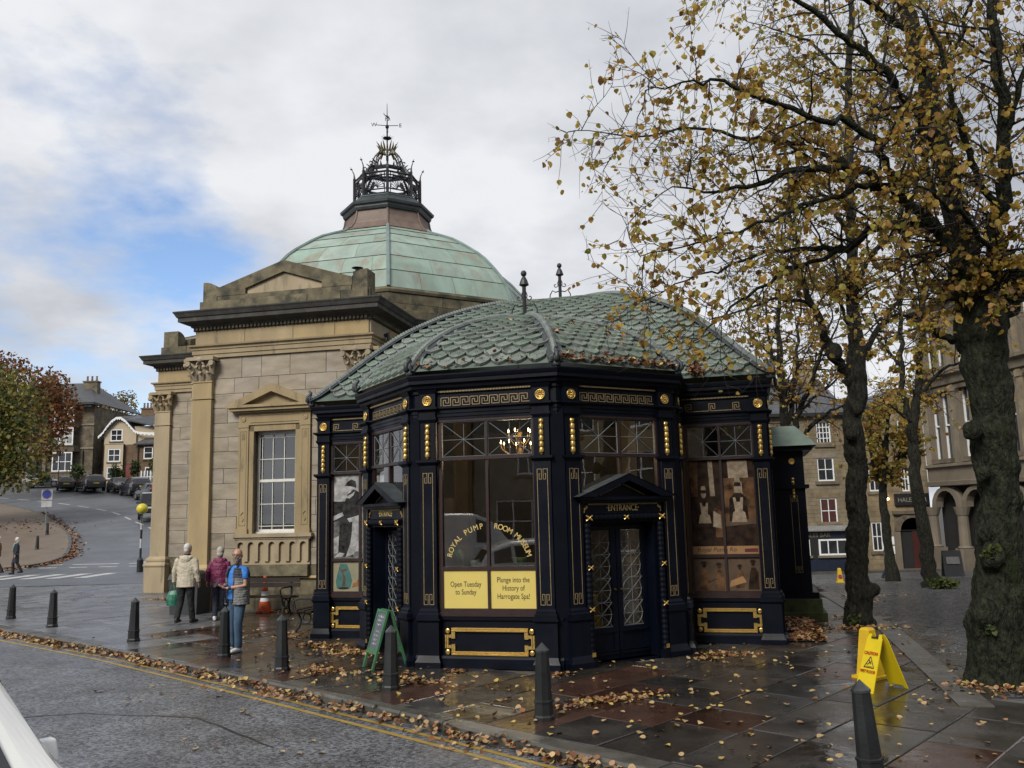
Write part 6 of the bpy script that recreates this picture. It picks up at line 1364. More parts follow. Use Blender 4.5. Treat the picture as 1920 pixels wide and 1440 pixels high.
# ------------------------------------------------------------ people
skin = mat('skin', (.42, .235, .165), .5, .1, 20); hair_g = mat('grey_hair', (.36, .33, .29), .7, .3, 60, .3, 120); hair_w = mat('white_hair', (.52, .50, .47), .7, .2, 60, .3, 120); beard_m = mat('grey_beard', (.085, .06, .045), .8, .4, 60, .4, 120, col2=(.2, .17, .14))
def cloth(n, c, r=.85, v=.22, s=9, b=.9, bs=11): return mat('cloth_' + n, c, r, v, s, b, bs, bdist=.05)
denim = cloth('denim', (.055, .10, .17), col2 if False else .85) if False else mat('cloth_denim', (.050, .095, .165), .85, .3, 7, .3, 60, stain=((.20, .26, .31), 5, .66))
def remesh(mb, name, m, parent, vox=.011, smooth=4, decim=None):
    me = mb.mesh(name, m, True); o = inst(name, me, parent)
    r_ = o.modifiers.new('skin', 'REMESH'); r_.mode = 'VOXEL'; r_.voxel_size = vox; r_.use_smooth_shade = True
    s_ = o.modifiers.new('ease', 'SMOOTH'); s_.iterations = smooth; s_.factor = .5
    bpy.context.view_layer.update(); dg = bpy.context.evaluated_depsgraph_get(); nm = bpy.data.meshes.new_from_object(o.evaluated_get(dg)); o.modifiers.clear(); o.data = nm; bpy.data.meshes.remove(me)
    nm.name = name
    return o
def hand(mb, wrist, d, palm_n, s=1.0, curl=.5, side=1):
    """palm, four fingers of different length, thumb from the side of the palm"""
    w = Vector(wrist); d = Vector(d).normalized(); n_ = Vector(palm_n); n_ = (n_ - d * n_.dot(d)).normalized(); sd = d.cross(n_) * side
    mb.tube([w - d * .01, w + d * .03 * s, w + d * .085 * s], [(.018, .026), (.016, .038), (.013, .040)], 8, upv=n_)
    for i, (o_, l_) in enumerate(((-.029, .062), (-.010, .075), (.010, .070), (.029, .055))):
        b = w + d * .082 * s + sd * o_ * s; p1 = b + (d * .9 + n_ * curl * .5).normalized() * l_ * .42 * s; p2 = p1 + (d * .6 + n_ * curl).normalized() * l_ * .33 * s; p3 = p2 + (d * .25 + n_ * curl * 1.3).normalized() * l_ * .25 * s
        mb.tube([b - d * .02, b, p1, p2, p3], [.0095, .0095, .009, .0082, .0068], 6)
    b = w + d * .025 * s - sd * .032 * s; p1 = b + (d * .55 - sd * .7 + n_ * .3).normalized() * .035 * s; p2 = p1 + (d * .85 - sd * .1 + n_ * .4).normalized() * .03 * s; mb.tube([b + sd * .015, b, p1, p2], [.012, .012, .0105, .008], 6)
def person(label_, loc, rz, group=None, h=1.75, lean=0.0, arms=None, legs=None, top=None, top_m=None, trousers=None, shoes=None, hair=None, hair_style='short', sleeve='long', coat_len=.86, head_turn=0.0, head_tilt=0.0, neck_m=None, vox=.012, hood=None, bulk=1.0, fem=False, hands_in=False, face=True):
    k = h / 1.75; t = thing('person', label_, 'person', loc, rz, group); t.scale = (k, k, k)
    sh_w = .175 if fem else .195; hip = .095
    arms = arms or {}; legs = legs or {}
    LA = {}
    for s, nm in ((-1, 'r'), (1, 'l')):
        LA[nm] = arms.get(nm, [(s * sh_w, 0, 1.42), (s * (sh_w + .05), .03, 1.15), (s * (sh_w + .055), -.04, .91)])
    LG = {}
    for s, nm in ((-1, 'r'), (1, 'l')):
        LG[nm] = legs.get(nm, [(s * hip, 0, .93), (s * hip * 1.05, -.015, .50), (s * hip * 1.1, .02, .085)])
    tops = [Vector((0, .0, .90)), Vector((0, -.005, 1.06)), Vector((0, 0, 1.22)), Vector((0, .005, 1.36)), Vector((0, .01, 1.45))]
    for v in tops: v.y -= lean * (v.z - .9)
    hc = Vector((0, -.005 - lean * .75, 1.645))
    # one continuous body under the clothes
    b = MB()
    b.tube(tops, [(.105 * bulk, .165 * bulk), (.10 * bulk, .15 * bulk), (.112 * bulk, .168 * bulk), (.11, .185), (.06, .10)], 14, upv=(0, 1, 0))
    b.tube([tops[4] - Vector((0, 0, .05)), hc - Vector((0, -.015, .11)), hc - Vector((0, -.01, .05))], [.065, .056, .058], 10)
    Rh = Matrix.Rotation(head_turn, 3, 'Z') @ Matrix.Rotation(head_tilt, 3, 'X')
    def hp(x, y, z): return hc + Rh @ Vector((x, y, z))
    b.ell(hc + Vector((0, 0, .01)), (.077, .097, .112), 14, 10, rot=Rh); b.ell(hp(0, -.025, -.055), (.058, .066, .062), 12, 8, rot=Rh)
    b.tube([hp(0, -.092, .012), hp(0, -.112, -.018), hp(0, -.10, -.03)], [.010, .015, .013], 8)
    for s in (-1, 1): b.ell(hp(s * .078, .008, -.005), (.012, .022, .032), 8, 6, rot=Rh); b.ell(hp(s * .031, -.083, .018), (.014, .012, .009), 8, 6, rot=Rh)
    b.ell(hp(0, -.084, -.058), (.024, .012, .010), 8, 5, rot=Rh)
    for nm, s in (('r', -1), ('l', 1)):
        p = [Vector(q) for q in LA[nm]]; b.tube([p[0], p[0].lerp(p[1], .5), p[1], p[1].lerp(p[2], .4), p[2]], [.055, .047, .040, .038, .026], 10)
        hd = arms.get(nm + 'h', ((p[2] - p[1]), (-s * .9, -.2, 0))); hand(b, p[2], hd[0], hd[1], 1.0, hd[2] if len(hd) > 2 else .5, s)
        q = [Vector(v) for v in LG[nm]]; b.tube([q[0] + Vector((0, 0, .04)), q[0].lerp(q[1], .35), q[1], q[1].lerp(q[2], .35), q[2]], [.10, .085, .056, .058, .04], 12)
    remesh(b, 'body', skin, t, vox * .85, 3)
    if face:
        for s in (-1, 1):
            e = MB(); e.ell(hp(s * .031, -.0915, .018), (.011, .006, .006), 8, 6, rot=Rh); e.build('eye', mat('eye_dark', (.03, .02, .018), .3) if 'eye_dark' not in MAT else MAT['eye_dark'], t, smooth=True)
        e = MB(); e.tube([hp(-.022, -.094, -.058), hp(0, -.099, -.060), hp(.022, -.094, -.058)], [.003, .0045, .003], 6); e.build('mouth', mat('lips', (.24, .09, .075), .5) if 'lips' not in MAT else MAT['lips'], t, smooth=True)
    # trousers
    b = MB(); b.tube([(0, -lean * .12, 1.02), (0, 0, .93), (0, .005, .85)], [(.118 * bulk, .165 * bulk), (.125 * bulk, .18 * bulk), (.115, .17)], 14, upv=(0, 1, 0))
    for nm in 'rl':
        q = [Vector(v) for v in LG[nm]]; b.tube([q[0] + Vector((0, 0, .0)), q[0].lerp(q[1], .4), q[1], q[1].lerp(q[2], .5), q[2] + Vector((0, -.005, .01))], [.112, .097, .075, .068, .066], 12)
    remesh(b, 'trousers', trousers, t, vox, 2)
    # shoes
    for nm, s in (('r', -1), ('l', 1)):
        q = Vector(LG[nm][2]); g = q - Vector(LG[nm][1]); fd = Vector((s * .12, -1, 0)).normalized(); b = MB(); z = q.z - .085
        b.tube([Vector((q.x, q.y, z + .045)) - fd * .07, Vector((q.x, q.y, z + .05)), Vector((q.x, q.y, z + .045)) + fd * .09, Vector((q.x, q.y, z + .035)) + fd * .17, Vector((q.x, q.y, z + .03)) + fd * .20], [(.045, .034), (.05, .042), (.045, .046), (.034, .046), (.02, .03)], 10, upv=(0, 0, 1)); b.tube([(q.x, q.y, z + .05), (q.x, q.y, z + .12)], [.05, .045], 10)
        remesh(b, 'shoe', shoes, t, .009, 2)
    # top garment
    b = MB(); zt = coat_len
    prof = [(zt, .135 * bulk, .195 * bulk), (zt + (1.06 - zt) * .5, .132 * bulk, .19 * bulk), (1.06, .128 * bulk, .182 * bulk), (1.22, .134 * bulk, .195 * bulk), (1.36, .13, .21), (1.44, .09, .16), (1.475, .07, .08)]
    b.tube([(0, -lean * max(0, z - .9), z) for z, _, _ in prof], [(ra, rb) for _, ra, rb in prof], 16, upv=(0, 1, 0))
    for nm, s in (('r', -1), ('l', 1)):
        p = [Vector(q) for q in LA[nm]]
        if sleeve == 'long': b.tube([p[0] + Vector((-s * .03, 0, .0)), p[0].lerp(p[1], .15), p[0].lerp(p[1], .6), p[1], p[1].lerp(p[2], .5), p[1].lerp(p[2], .96)], [.075, .078, .066, .060, .054, .050], 12)
        elif sleeve == 'short': b.tube([p[0] + Vector((-s * .03, 0, 0)), p[0].lerp(p[1], .15), p[0].lerp(p[1], .62)], [.07, .07, .062], 12)
        elif sleeve == 'none': b.ell(p[0] + Vector((-s * .02, 0, -.01)), (.055, .075, .07), 10, 7)
    if top_m: top_o = remesh(b, top or 'jacket', top_m, t, vox, 3)
    if neck_m: b = MB(); b.tube([(0, .0 - lean * .55, 1.44), (0, .005 - lean * .6, 1.50), (0, .0 - lean * .62, 1.535)], [.09, .076, .073], 12); remesh(b, 'collar', neck_m, t, .01, 2)
    if hood: b = MB(); b.ell((0, .085 - lean * .5, 1.41), (.13, .075, .10), 12, 8); b.tube([(-.10, .06, 1.47), (-.13, .02, 1.46)], .04, 8); b.tube([(.10, .06, 1.47), (.13, .02, 1.46)], .04, 8); remesh(b, 'hood', hood, t, .012, 3)
    if hair:
        b = MB()
        if hair_style == 'short': b.ell(hc + Rh @ Vector((0, .018, .03)), (.081, .092, .098), 14, 10, rot=Rh); b.ell(hp(0, .05, -.03), (.066, .055, .06), 12, 8, rot=Rh)
        elif hair_style == 'bob': b.ell(hc + Rh @ Vector((0, .016, .022)), (.094, .105, .112), 14, 10, rot=Rh); b.ell(hp(0, .05, -.055), (.086, .07, .085), 12, 8, rot=Rh)
        elif hair_style == 'fringe': b.ell(hp(0, .045, -.02), (.074, .06, .07), 12, 8, rot=Rh)
        remesh(b, 'hair', hair, t, .009, 2)
    return t, hp, Rh
# the man with the phone
jeans, blue_t = denim, cloth('blue_tee', (.035, .17, .52)); puff_g = cloth('puffer_grey', (.16, .165, .165), .6); puff_n = cloth('puffer_navy', (.018, .022, .038), .6); trainers = mat('white_trainers', (.62, .62, .62), .5, .1, 20)
arms_m = {'r': [(-.195, 0, 1.42), (-.235, -.02, 1.16), (-.06, -.25, 1.13)], 'rh': ((.3, -.95, .12), (.3, .25, 1), .55), 'l': [(.195, 0, 1.42), (.255, -.02, 1.14), (.04, -.24, 1.10)], 'lh': ((-.85, -.5, .1), (0, .2, 1), .6)}
t, hp, Rh = person('bald bearded man in glasses, blue T-shirt and quilted gilet, holding a phone', (-4.86, 15.3, 0), R(-38), h=1.735, arms=arms_m, legs={'r': [(-.10, 0, .93), (-.13, -.02, .5), (-.16, .02, .085)], 'l': [(.10, 0, .93), (.11, -.05, .5), (.10, -.02, .085)]}, top='t_shirt', top_m=blue_t, trousers=jeans, shoes=trainers, hair=None, sleeve='short', coat_len=.90, head_turn=R(30), vox=.0105, bulk=1.14)
b = MB()   # gilet: quilted tubes round the trunk, open at the front
for i in range(15):
    z = .83 + i * .042
    f = max(0, (z - 1.34) / .12); ra, rb = .168 * (1 - .25 * f), .232 * (1 - .22 * f)
    arc = [(-rb * math.sin(R(a_)), -ra * math.cos(R(a_)), z + .004 * math.sin(a_ * .1)) for a_ in range(24, 337, 12)]
    b.tube(arc, [(.024, .024)] * len(arc), 6)
gm = remesh(b, 'gilet', [puff_g, puff_n], t, .0095, 1)
me = gm.data
me.polygons.foreach_set('material_index', [1 if p.center.z > 1.27 else 0 for p in me.polygons])
b = MB(); b.tube([(-.105, -.155, .84), (-.115, -.165, 1.1), (-.12, -.14, 1.36), (-.085, -.06, 1.47), (0, .05, 1.50), (.085, -.06, 1.47), (.12, -.14, 1.36), (.115, -.165, 1.1), (.105, -.155, .84)], [.016] * 2 + [.02] * 5 + [.016] * 2, 6); b.build('gilet_edge', puff_n, t, smooth=True)
b = MB(); b.ell(hp(0, -.045, -.078), (.060, .060, .062), 12, 8, rot=Rh); b.ell(hp(0, -.062, -.115), (.042, .042, .05), 10, 8, rot=Rh); b.tube([hp(-.04, -.082, -.042), hp(0, -.103, -.040), hp(.04, -.082, -.042)], [.012, .014, .012], 6); b.tube([hp(-.066, -.02, -.01), hp(-.062, -.04, -.06)], [.016, .022], 6); b.tube([hp(.066, -.02, -.01), hp(.062, -.04, -.06)], [.016, .022], 6); remesh(b, 'beard', beard_m, t, .008, 1)
b = MB()
for s in (-1, 1):
    pts = [hp(s * .034 + .026 * math.cos(R(a_)), -.104, .018 + .017 * math.sin(R(a_))) for a_ in range(0, 361, 30)]; b.tube(pts, .0035, 5, caps=False); b.tube([hp(s * .06, -.102, .022), hp(s * .08, -.02, .012)], .003, 5)
b.tube([hp(-.008, -.106, .02), hp(.008, -.106, .02)], .003, 5); b.build('glasses', trim_k, t)
b = MB(); b.tube([(.072, -.228, 1.102), (.10, -.205, 1.104)], .033, 10); b.build('wrist_watch', trim_k, t)
ph = thing('phone', 'dark phone held up in the bearded man\'s hands', 'phone', (0, 0, 0)); M_ = Matrix.Translation((-4.86, 15.3, 0)) @ Matrix.Rotation(R(-38), 4, 'Z') @ Matrix.Diagonal((.991, .991, .991, 1)) @ Matrix.Translation((-.055, -.375, 1.19)) @ Matrix.Rotation(R(-38), 4, 'X')
ph.matrix_world = M_; b = MB(); b.box(-.037, .037, -.005, .005, -.075, .075); b.build('phone_case', trim_k, ph); b = MB(); b.box(-.033, .033, .0052, .0062, -.07, .07); b.build('screen', mat('phone_glass', (.02, .022, .028), .1), ph)
# couple walking away
cream = cloth('cream_coat', (.46, .41, .32), .8, .08); black_t = cloth('black_trousers', (.010, .010, .012)); shoe_k = mat('black_shoe', (.012, .012, .012), .4); maroon_p = cloth('magenta_puffer', (.155, .014, .065), .55, .2); navy_c = cloth('navy_collar', (.02, .022, .035))
walk_a = {'r': [(-.095, 0, .93), (-.10, -.06, .50), (-.10, -.14, .09)], 'l': [(.095, 0, .93), (.10, .02, .50), (.10, .17, .12)]}
t, hp, Rh = person('white-haired person in a cream hooded coat walking away with a green bag', (-7.38, 19.6, 0), R(172), h=1.74, lean=.06, legs=walk_a, top='coat', top_m=cream, trousers=black_t, shoes=shoe_k, hair=hair_w, hair_style='short', coat_len=.80, neck_m=navy_c, hood=cream, bulk=1.12, head_turn=R(-10), vox=.013,
    arms={'r': [(-.195, 0, 1.41), (-.265, .03, 1.15), (-.29, -.03, .90)], 'l': [(.195, 0, 1.41), (.265, .03, 1.15), (.29, -.02, .90)]})
bag_m = mat('green_bag', (.012, .085, .05), .4, .5, 7, .4, 20, col2=(.02, .14, .09)); cx_, cy_ = -7.38 + .29 * 1 * .0 - .295, 19.6
cx_, cy_ = -7.68, 19.63
tb = thing('carrier_bag', 'green carrier bag hanging from the hand of the person in cream', 'bag', (cx_, cy_, .42)); b = MB()
b.tube([(0, 0, -.02), (0, 0, .1), (.01, 0, .22), (0, 0, .30)], [(.06, .13), (.075, .14), (.06, .12), (.02, .09)], 12, upv=(0, 1, 0)); b.build('bag_body', bag_m, tb); b = MB(); b.tube([(-.07, 0, .28), (-.03, 0, .42), (0, 0, .46), (.03, 0, .42), (.07, 0, .28)], .01, 5); b.build('bag_handle', bag_m, tb)
navy_t = cloth('navy_trousers', (.014, .018, .035))
t, hp, Rh = person('grey-haired woman in a magenta padded jacket walking away', (-6.80, 20.1, 0), R(188), h=1.63, lean=.05, legs={'r': [(-.09, 0, .93), (-.085, -.05, .50), (-.07, -.12, .09)], 'l': [(.09, 0, .93), (.085, .0, .50), (.07, .12, .10)]}, top=None, top_m=None, trousers=navy_t, shoes=trainers, hair=hair_g, hair_style='bob', hood=maroon_p, fem=True, vox=.013, arms={'l': [(.175, 0, 1.40), (.27, .04, 1.18), (.30, -.02, .93)], 'r': [(-.175, 0, 1.40), (-.23, .03, 1.15), (-.24, -.06, .92)]})
b = MB()
for i in range(16):
    z = .84 + i * .04; f = max(0, (z - 1.32) / .14); ra, rb = .150 * (1 - .35 * f), .20 * (1 - .3 * f); b.tube([(rb * math.sin(R(a_)), ra * math.cos(R(a_)) - .04 * (z - .9), z) for a_ in range(0, 361, 20)], .025, 6, caps=False)
b.tube([(0, 0, .84), (0, -.01, 1.2), (0, -.02, 1.42)], [(.12, .16), (.12, .16), (.07, .1)], 12, upv=(0, 1, 0))
for s, arm in ((-1, [(-.175, 0, 1.40), (-.23, .03, 1.15), (-.24, -.06, .94)]), (1, [(.175, 0, 1.40), (.27, .04, 1.18), (.30, -.02, .95)])):
    a_ = [Vector(q) for q in arm]; pts = []; rr_ = []
    for i in range(19): f = i / 18; pts.append(a_[0].lerp(a_[1], f * 2) if f < .5 else a_[1].lerp(a_[2], f * 2 - 1)); rr_.append(.066 - .012 * f + .006 * (i % 2))
    b.tube(pts, rr_, 10)
remesh(b, 'padded_jacket', maroon_p, t, .011, 1)
# couple far off on the crossing
rust_c = cloth('rust_coat', (.17, .075, .03)); navy_l = cloth('navy_coat', (.016, .02, .035)); dkt = cloth('dark_trousers', (.02, .02, .022)); scarf = cloth('pale_scarf', (.25, .33, .31))
hz_ = H(-23.9, 40.5) + .02
walk_l = {'r': [(-.095, 0, .93), (-.10, -.12, .52), (-.10, -.10, .09)], 'l': [(.095, 0, .93), (.10, .06, .52), (.10, .26, .14)]}
t, hp, Rh = person('white-haired person in a rust brown jacket on the crossing at the edge of view', (-24.25, 40.9, hz_), R(-75), h=1.72, legs=walk_l, top='jacket', top_m=rust_c, trousers=dkt, shoes=shoe_k, hair=hair_w, coat_len=.82, vox=.016)
t, hp, Rh = person('person in a long navy coat and pale scarf on the far crossing', (-23.1, 40.4, hz_), R(-60), h=1.66, legs=walk_l, top='coat', top_m=navy_l, trousers=dkt, shoes=shoe_k, hair=hair_w, hair_style='bob', coat_len=.55, vox=.016, fem=True)
b = MB(); b.tube([(0, -.10, 1.46), (.02, -.145, 1.3), (.03, -.15, 1.05)], [(.03, .07), (.02, .06), (.02, .06)], 8, upv=(0, 1, 0)); b.tube([(-.08, .02, 1.49), (0, .085, 1.5), (.08, .02, 1.49), (0, -.09, 1.46), (-.08, .02, 1.49)], .035, 8); b.build('scarf', scarf, t, smooth=True)
# walker far down the lane
x_, y_ = 17.3, 41.0
person('walker in dark trousers beside the slim tree far down the lane', (x_, y_, H(x_, y_)), R(60), h=1.72, legs=walk_l, top='jacket', top_m=cloth('grey_jacket', (.10, .10, .11)), trousers=navy_t, shoes=shoe_k, hair=hair_g, vox=.02)
# ------------------------------------------------------------ buildings around
st_dark = mat('sooty_gritstone', (.085, .070, .050), .9, .35, 1.2, .4, 9, col2=(.14, .115, .08), stain=((.035, .030, .025), 1.1, .55))
st_red = mat('brown_gritstone', (.15, .095, .060), .9, .3, 1.5, .4, 9, rnd_v=.15)
st_tan = mat('tan_gritstone', (.19, .155, .105), .9, .3, 1.3, .4, 9, rnd_v=.2, stain=((.08, .065, .045), .9, .58), hue=.3)
st_pale = mat('pale_freestone', (.150, .125, .095), .9, .2, .8, .3, 8, stain=((.11, .095, .075), .7, .58))
stucco = mat('cream_stucco', (.42, .35, .25), .85, .06, 1); slate_m = mat('slate_roof', (.055, .057, .065), .55, .3, 2.5, .3, 12, stretch=(1, 1, 3)); gutter_k = mat('gutter_black', (.012, .012, .014), .5)
pub_navy = mat('pub_navy', (.010, .016, .032), .4, .2, 3); red_blind = mat('red_blind', (.055, .014, .010), .8); win_dk = mat('far_glass', (.028, .032, .037), .08, .5, 1.2, spec=.6); net = mat('net_curtain', (.26, .26, .25), .8, .2, 3); terracotta = mat('terracotta', (.22, .07, .035), .8, .2)
def wframe(par, ori, x0, x1, z0, z1, y, bars_x=1, bars_z=1, fr=.07, m=None, gm=None, sill=True):
    """sash window on a wall facing -y in its parent's frame; X moves it onto other walls"""
    X = ori or Matrix.Identity(4); m_ = MB(); m_.X = X; w = fr
    m_.box(x0, x0 + w, y - .05, y + .05, z0, z1); m_.box(x1 - w, x1, y - .05, y + .05, z0, z1); m_.box(x0 + w, x1 - w, y - .05, y + .05, z1 - w, z1); m_.box(x0 + w, x1 - w, y - .05, y + .05, z0, z0 + w)
    b = w * .6
    for i in range(1, bars_x + 1): xx = x0 + (x1 - x0) * i / (bars_x + 1); m_.box(xx - b / 2, xx + b / 2, y - .04, y + .03, z0 + w, z1 - w)
    for i in range(1, bars_z + 1): zz_ = z0 + (z1 - z0) * i / (bars_z + 1); m_.box(x0 + w, x1 - w, y - .045, y + .03, zz_ - b / 2, zz_ + b / 2)
    f = m_.build('window', m or white_w, par); m_ = MB(); m_.X = X; m_.add([(x0, y - .015, z0), (x1, y - .015, z0), (x1, y - .015, z1), (x0, y - .015, z1)], [(0, 1, 2, 3)]); m_.build('pane', gm or win_dk, f)
    if sill: m_ = MB(); m_.X = X; m_.box(x0 - .1, x1 + .1, y - .16, y + .02, z0 - .14, z0 - .005); m_.build('sill', st_pale, f)
    return f
def wall_with_holes(par, m, x0, x1, z0, z1, y, holes, X=None, depth=.18, name='wall'):
    m_ = MB(); m_.X = X
    xs_ = sorted({x0, x1, *[h[0] for h in holes], *[h[1] for h in holes]}); zs = sorted({z0, z1, *[h[2] for h in holes], *[h[3] for h in holes]})
    for i in range(len(xs_) - 1):
        for j in range(len(zs) - 1):
            cx_, cz_ = (xs_[i] + xs_[i + 1]) / 2, (zs[j] + zs[j + 1]) / 2
            if not any(h[0] < cx_ < h[1] and h[2] < cz_ < h[3] for h in holes): m_.add([(xs_[i], y, zs[j]), (xs_[i + 1], y, zs[j]), (xs_[i + 1], y, zs[j + 1]), (xs_[i], y, zs[j + 1])], [(0, 1, 2, 3)])
    for a, b, c, d in holes: m_.add([(a, y, c), (b, y, c), (b, y, d), (a, y, d), (a, y + depth, c), (b, y + depth, c), (b, y + depth, d), (a, y + depth, d)], [(0, 4, 5, 1), (1, 5, 6, 2), (2, 6, 7, 3), (3, 7, 4, 0)])
    return m_.build(name, m, par)
def blockwork(par, m, x0, x1, z0, z1, y, holes, ch=.26, bl=.6, X=None):
    """stones too small to pick apart from here: real relief, one mesh"""
    mb = MB(); ashlar((x0, y), (x1, y), z0, z1, ch, bl, holes=[(h[0] - x0, h[1] - x0, h[2], h[3]) for h in holes], sink=mb, proud=.03, t=.05)
    if X is not None: mb.v = [tuple(X @ Vector(p)) for p in mb.v]
    return lab(mb.build('stone_courses', m, par), kind='stuff')
def chimney(par, x, y, z0, z1, w=.9, d=.6, pots=3, m=None):
    m_ = MB(); m_.box(x - w / 2, x + w / 2, y - d / 2, y + d / 2, z0, z1); m_.box(x - w / 2 - .08, x + w / 2 + .08, y - d / 2 - .08, y + d / 2 + .08, z1, z1 + .15); c = m_.build('chimney', m or st_dark, par)
    for i in range(pots): m_ = MB(); m_.lathe([(.13, 0), (.10, .5), (.13, .55), (.11, .6)], 8, (x - w / 2 + w * (i + .5) / pots, y, z1 + .15)); m_.build('chimney_pot', terracotta if i % 2 else st_tan, c)
def slab_roof(par, pts, m, thick=.12, name='roof'):
    a, b, c, d = map(Vector, pts); n_ = (b - a).cross(d - a).normalized() * thick; m_ = MB(); m_.add([a, b, c, d, a - n_, b - n_, c - n_, d - n_], [(0, 1, 2, 3), (7, 6, 5, 4), (0, 4, 5, 1), (1, 5, 6, 2), (2, 6, 7, 3), (3, 7, 4, 0)]); return m_.build(name, m, par)
# dark stone villa up the hill
x0, x1, yb, zb, ze = -59.0, -46.5, 95.0, 6.6, 15.2
t = thing('stone_house', 'tall sooty stone house with a three storey bay and slate roof, up the hill', 'house', (0, 0, 0))
hol = []
m_ = MB(); m_.box(x0 + .2, x1 - .2, yb + .3, yb + 10.8, zb - 2, ze - .1); m_.build('inner_wall', dark, t)
wall_with_holes(t, st_dark, x0, x1, zb - 1, ze, yb, hol); blockwork(t, st_dark, -51.2, x1, zb, ze, yb, [(-50.8, -48.1, 0, 20)], .30, .75)
m_ = MB(); m_.add([(x1, yb, zb - 1), (x1, yb + 11, zb - 1), (x1, yb + 11, ze), (x1, yb, ze)], [(0, 1, 2, 3)]); m_.build('side_wall', st_dark, t)
bayh = [(-50.55, -48.35, 7.95, 10.05), (-50.55, -48.35, 10.85, 12.75), (-50.55, -48.35, 13.35, 15.0)]
m_ = MB(); m_.prismz([(-51.0, yb + .05), (-50.65, yb - .9), (-48.2, yb - .9), (-47.85, yb + .05)], zb - 1, 7.9); m_.prismz([(-51.0, yb + .05), (-50.65, yb - .9), (-48.2, yb - .9), (-47.85, yb + .05)], 10.1, 10.8); m_.prismz([(-51.0, yb + .05), (-50.65, yb - .9), (-48.2, yb - .9), (-47.85, yb + .05)], 12.8, 13.3); m_.prismz([(-51.0, yb + .05), (-50.65, yb - .9), (-48.2, yb - .9), (-47.85, yb + .05)], 15.05, 15.25); m_.build('bay', st_dark, t)
for a, b, c, d in bayh: wframe(t, None, a, b, c, d, yb - .82, 2, 1, .12, gm=net if c in (10.85,) else win_dk)
for z_ in (10.42, 13.05): m_ = MB(); m_.box(x0, x1 + .05, yb - .12, yb + .02, z_, z_ + .16); m_.build('string_course', st_tan, t)
m_ = MB(); m_.box(x0 - .3, x1 + .4, yb - 1.15, yb + .3, 15.25, 15.5); m_.build('gutter', gutter_k, t)
slab_roof(t, [(x0 - .3, yb - 1.1, 15.45), (x1 + .45, yb - 1.1, 15.45), (-49.6, yb + 5, 18.6), (x0 + 4, yb + 5, 18.6)], slate_m); slab_roof(t, [(x1 + .45, yb - 1.1, 15.45), (x1 + .45, yb + 11, 15.45), (-49.6, yb + 6, 18.6), (-49.6, yb + 5, 18.6)], slate_m)
chimney(t, -48.7, yb + 3.5, 16.0, 18.4, 1.6, .8, 3); chimney(t, -54.5, yb + 5, 18, 19.4, 1.2, .8, 1)
m_ = MB(); m_.box(-53.2, -51.1, yb - 1.1, yb, 9.9, 10.4); m_.box(-51.45, -51.1, yb - 1.1, yb - .75, zb, 9.9); m_.box(-53.2, -52.85, yb - 1.1, yb - .75, zb, 9.9); m_.build('porch', st_pale, t)
m_ = MB(); m_.box(-52.7, -51.6, yb - .06, yb + .02, zb, 9.3); m_.build('door', gutter_k, t)
m_ = MB(); m_.lathe([(.08, 5), (.06, 10.3)], 8, (-47.55, yb - .1, 0)); m_.build('downpipe', gutter_k, t)
# lower wing between
t = thing('stone_wing', 'low shadowed stone wing with a bow window, tucked between the two hill houses', 'house', (0, 0, 0))
m_ = MB(); m_.box(-46.45, -44.4, 97, 104, 5, 11.6); m_.build('wall', st_tan, t); slab_roof(t, [(-46.4, 96.8, 11.6), (-44.2, 96.8, 11.6), (-44.2, 100, 13.2), (-46.4, 100, 13.2)], slate_m); wframe(t, None, -46.1, -44.7, 8.9, 10.9, 96.95, 1, 1, .1); wframe(t, None, -46.3, -44.6, 7.0, 8.0, 96.95, 2, 0, .1)
# cream gabled house
t = thing('gabled_house', 'cream rendered house with white scalloped bargeboards beside the dark stone villa', 'house', (0, 0, 0)); yb = 93.0
hs = [(-43.7, -42.4, 11.0, 12.3), (-43.75, -42.4, 8.75, 10.15), (-43.8, -42.35, 6.9, 8.2), (-41.65, -41.2, 10.85, 12.1)]
wall_with_holes(t, stucco, -44.35, -40.9, 10.6, 12.05, yb, [h for h in hs if h[2] > 10.6 and h[3] < 12.06] + [(-43.7, -42.4, 11.0, 12.05)])
m_ = MB(); m_.prism([(-44.35, 12.05), (-43.7, 12.05), (-43.7, 12.3), (-42.4, 12.3), (-42.4, 12.05), (-40.9, 12.05), (-42.0, 13.0), (-42.5, 13.35), (-43.0, 13.35), (-43.5, 13.0)], yb, yb + .3); m_.build('gable', stucco, t)
wall_with_holes(t, st_red, -44.35, -36.0, 5.5, 10.6, yb + .02, [(-44.0, -42.2, 5.5, 10.6)]); blockwork(t, st_red, -42.15, -36.0, 6.5, 10.55, yb + .02, [(-40.1, -38.9, 8.9, 10.4), (-42.0, -40.9, 6, 8.6), (-39.9, -38.2, 6, 8.2)], .22, .5)
wall_with_holes(t, stucco, -44.1, -42.1, 5.5, 10.6, yb - .35, [h for h in hs if h[3] < 10.6], depth=.2)
m_ = MB(); m_.box(-44.1, -42.1, yb - .34, yb + .1, 10.55, 10.65); m_.box(-44.15, -36, yb + .4, yb + 8, 5, 10.5); m_.box(-44.15, -41.1, yb + .4, yb + 8, 10.5, 11.9); m_.build('inner_wall', dark, t)
m_ = MB(); m_.box(-41.2, -36, yb + .22, yb + .5, 10.4, 12.6); m_.build('upper_wall', stucco, t)
for i, (a, b, c, d) in enumerate(hs): wframe(t, None, a, b, c, d, yb + (.06 if c > 10.6 else -.28), 1 if i < 3 else 0, 1, .11, sill=i < 3)
m_ = MB()
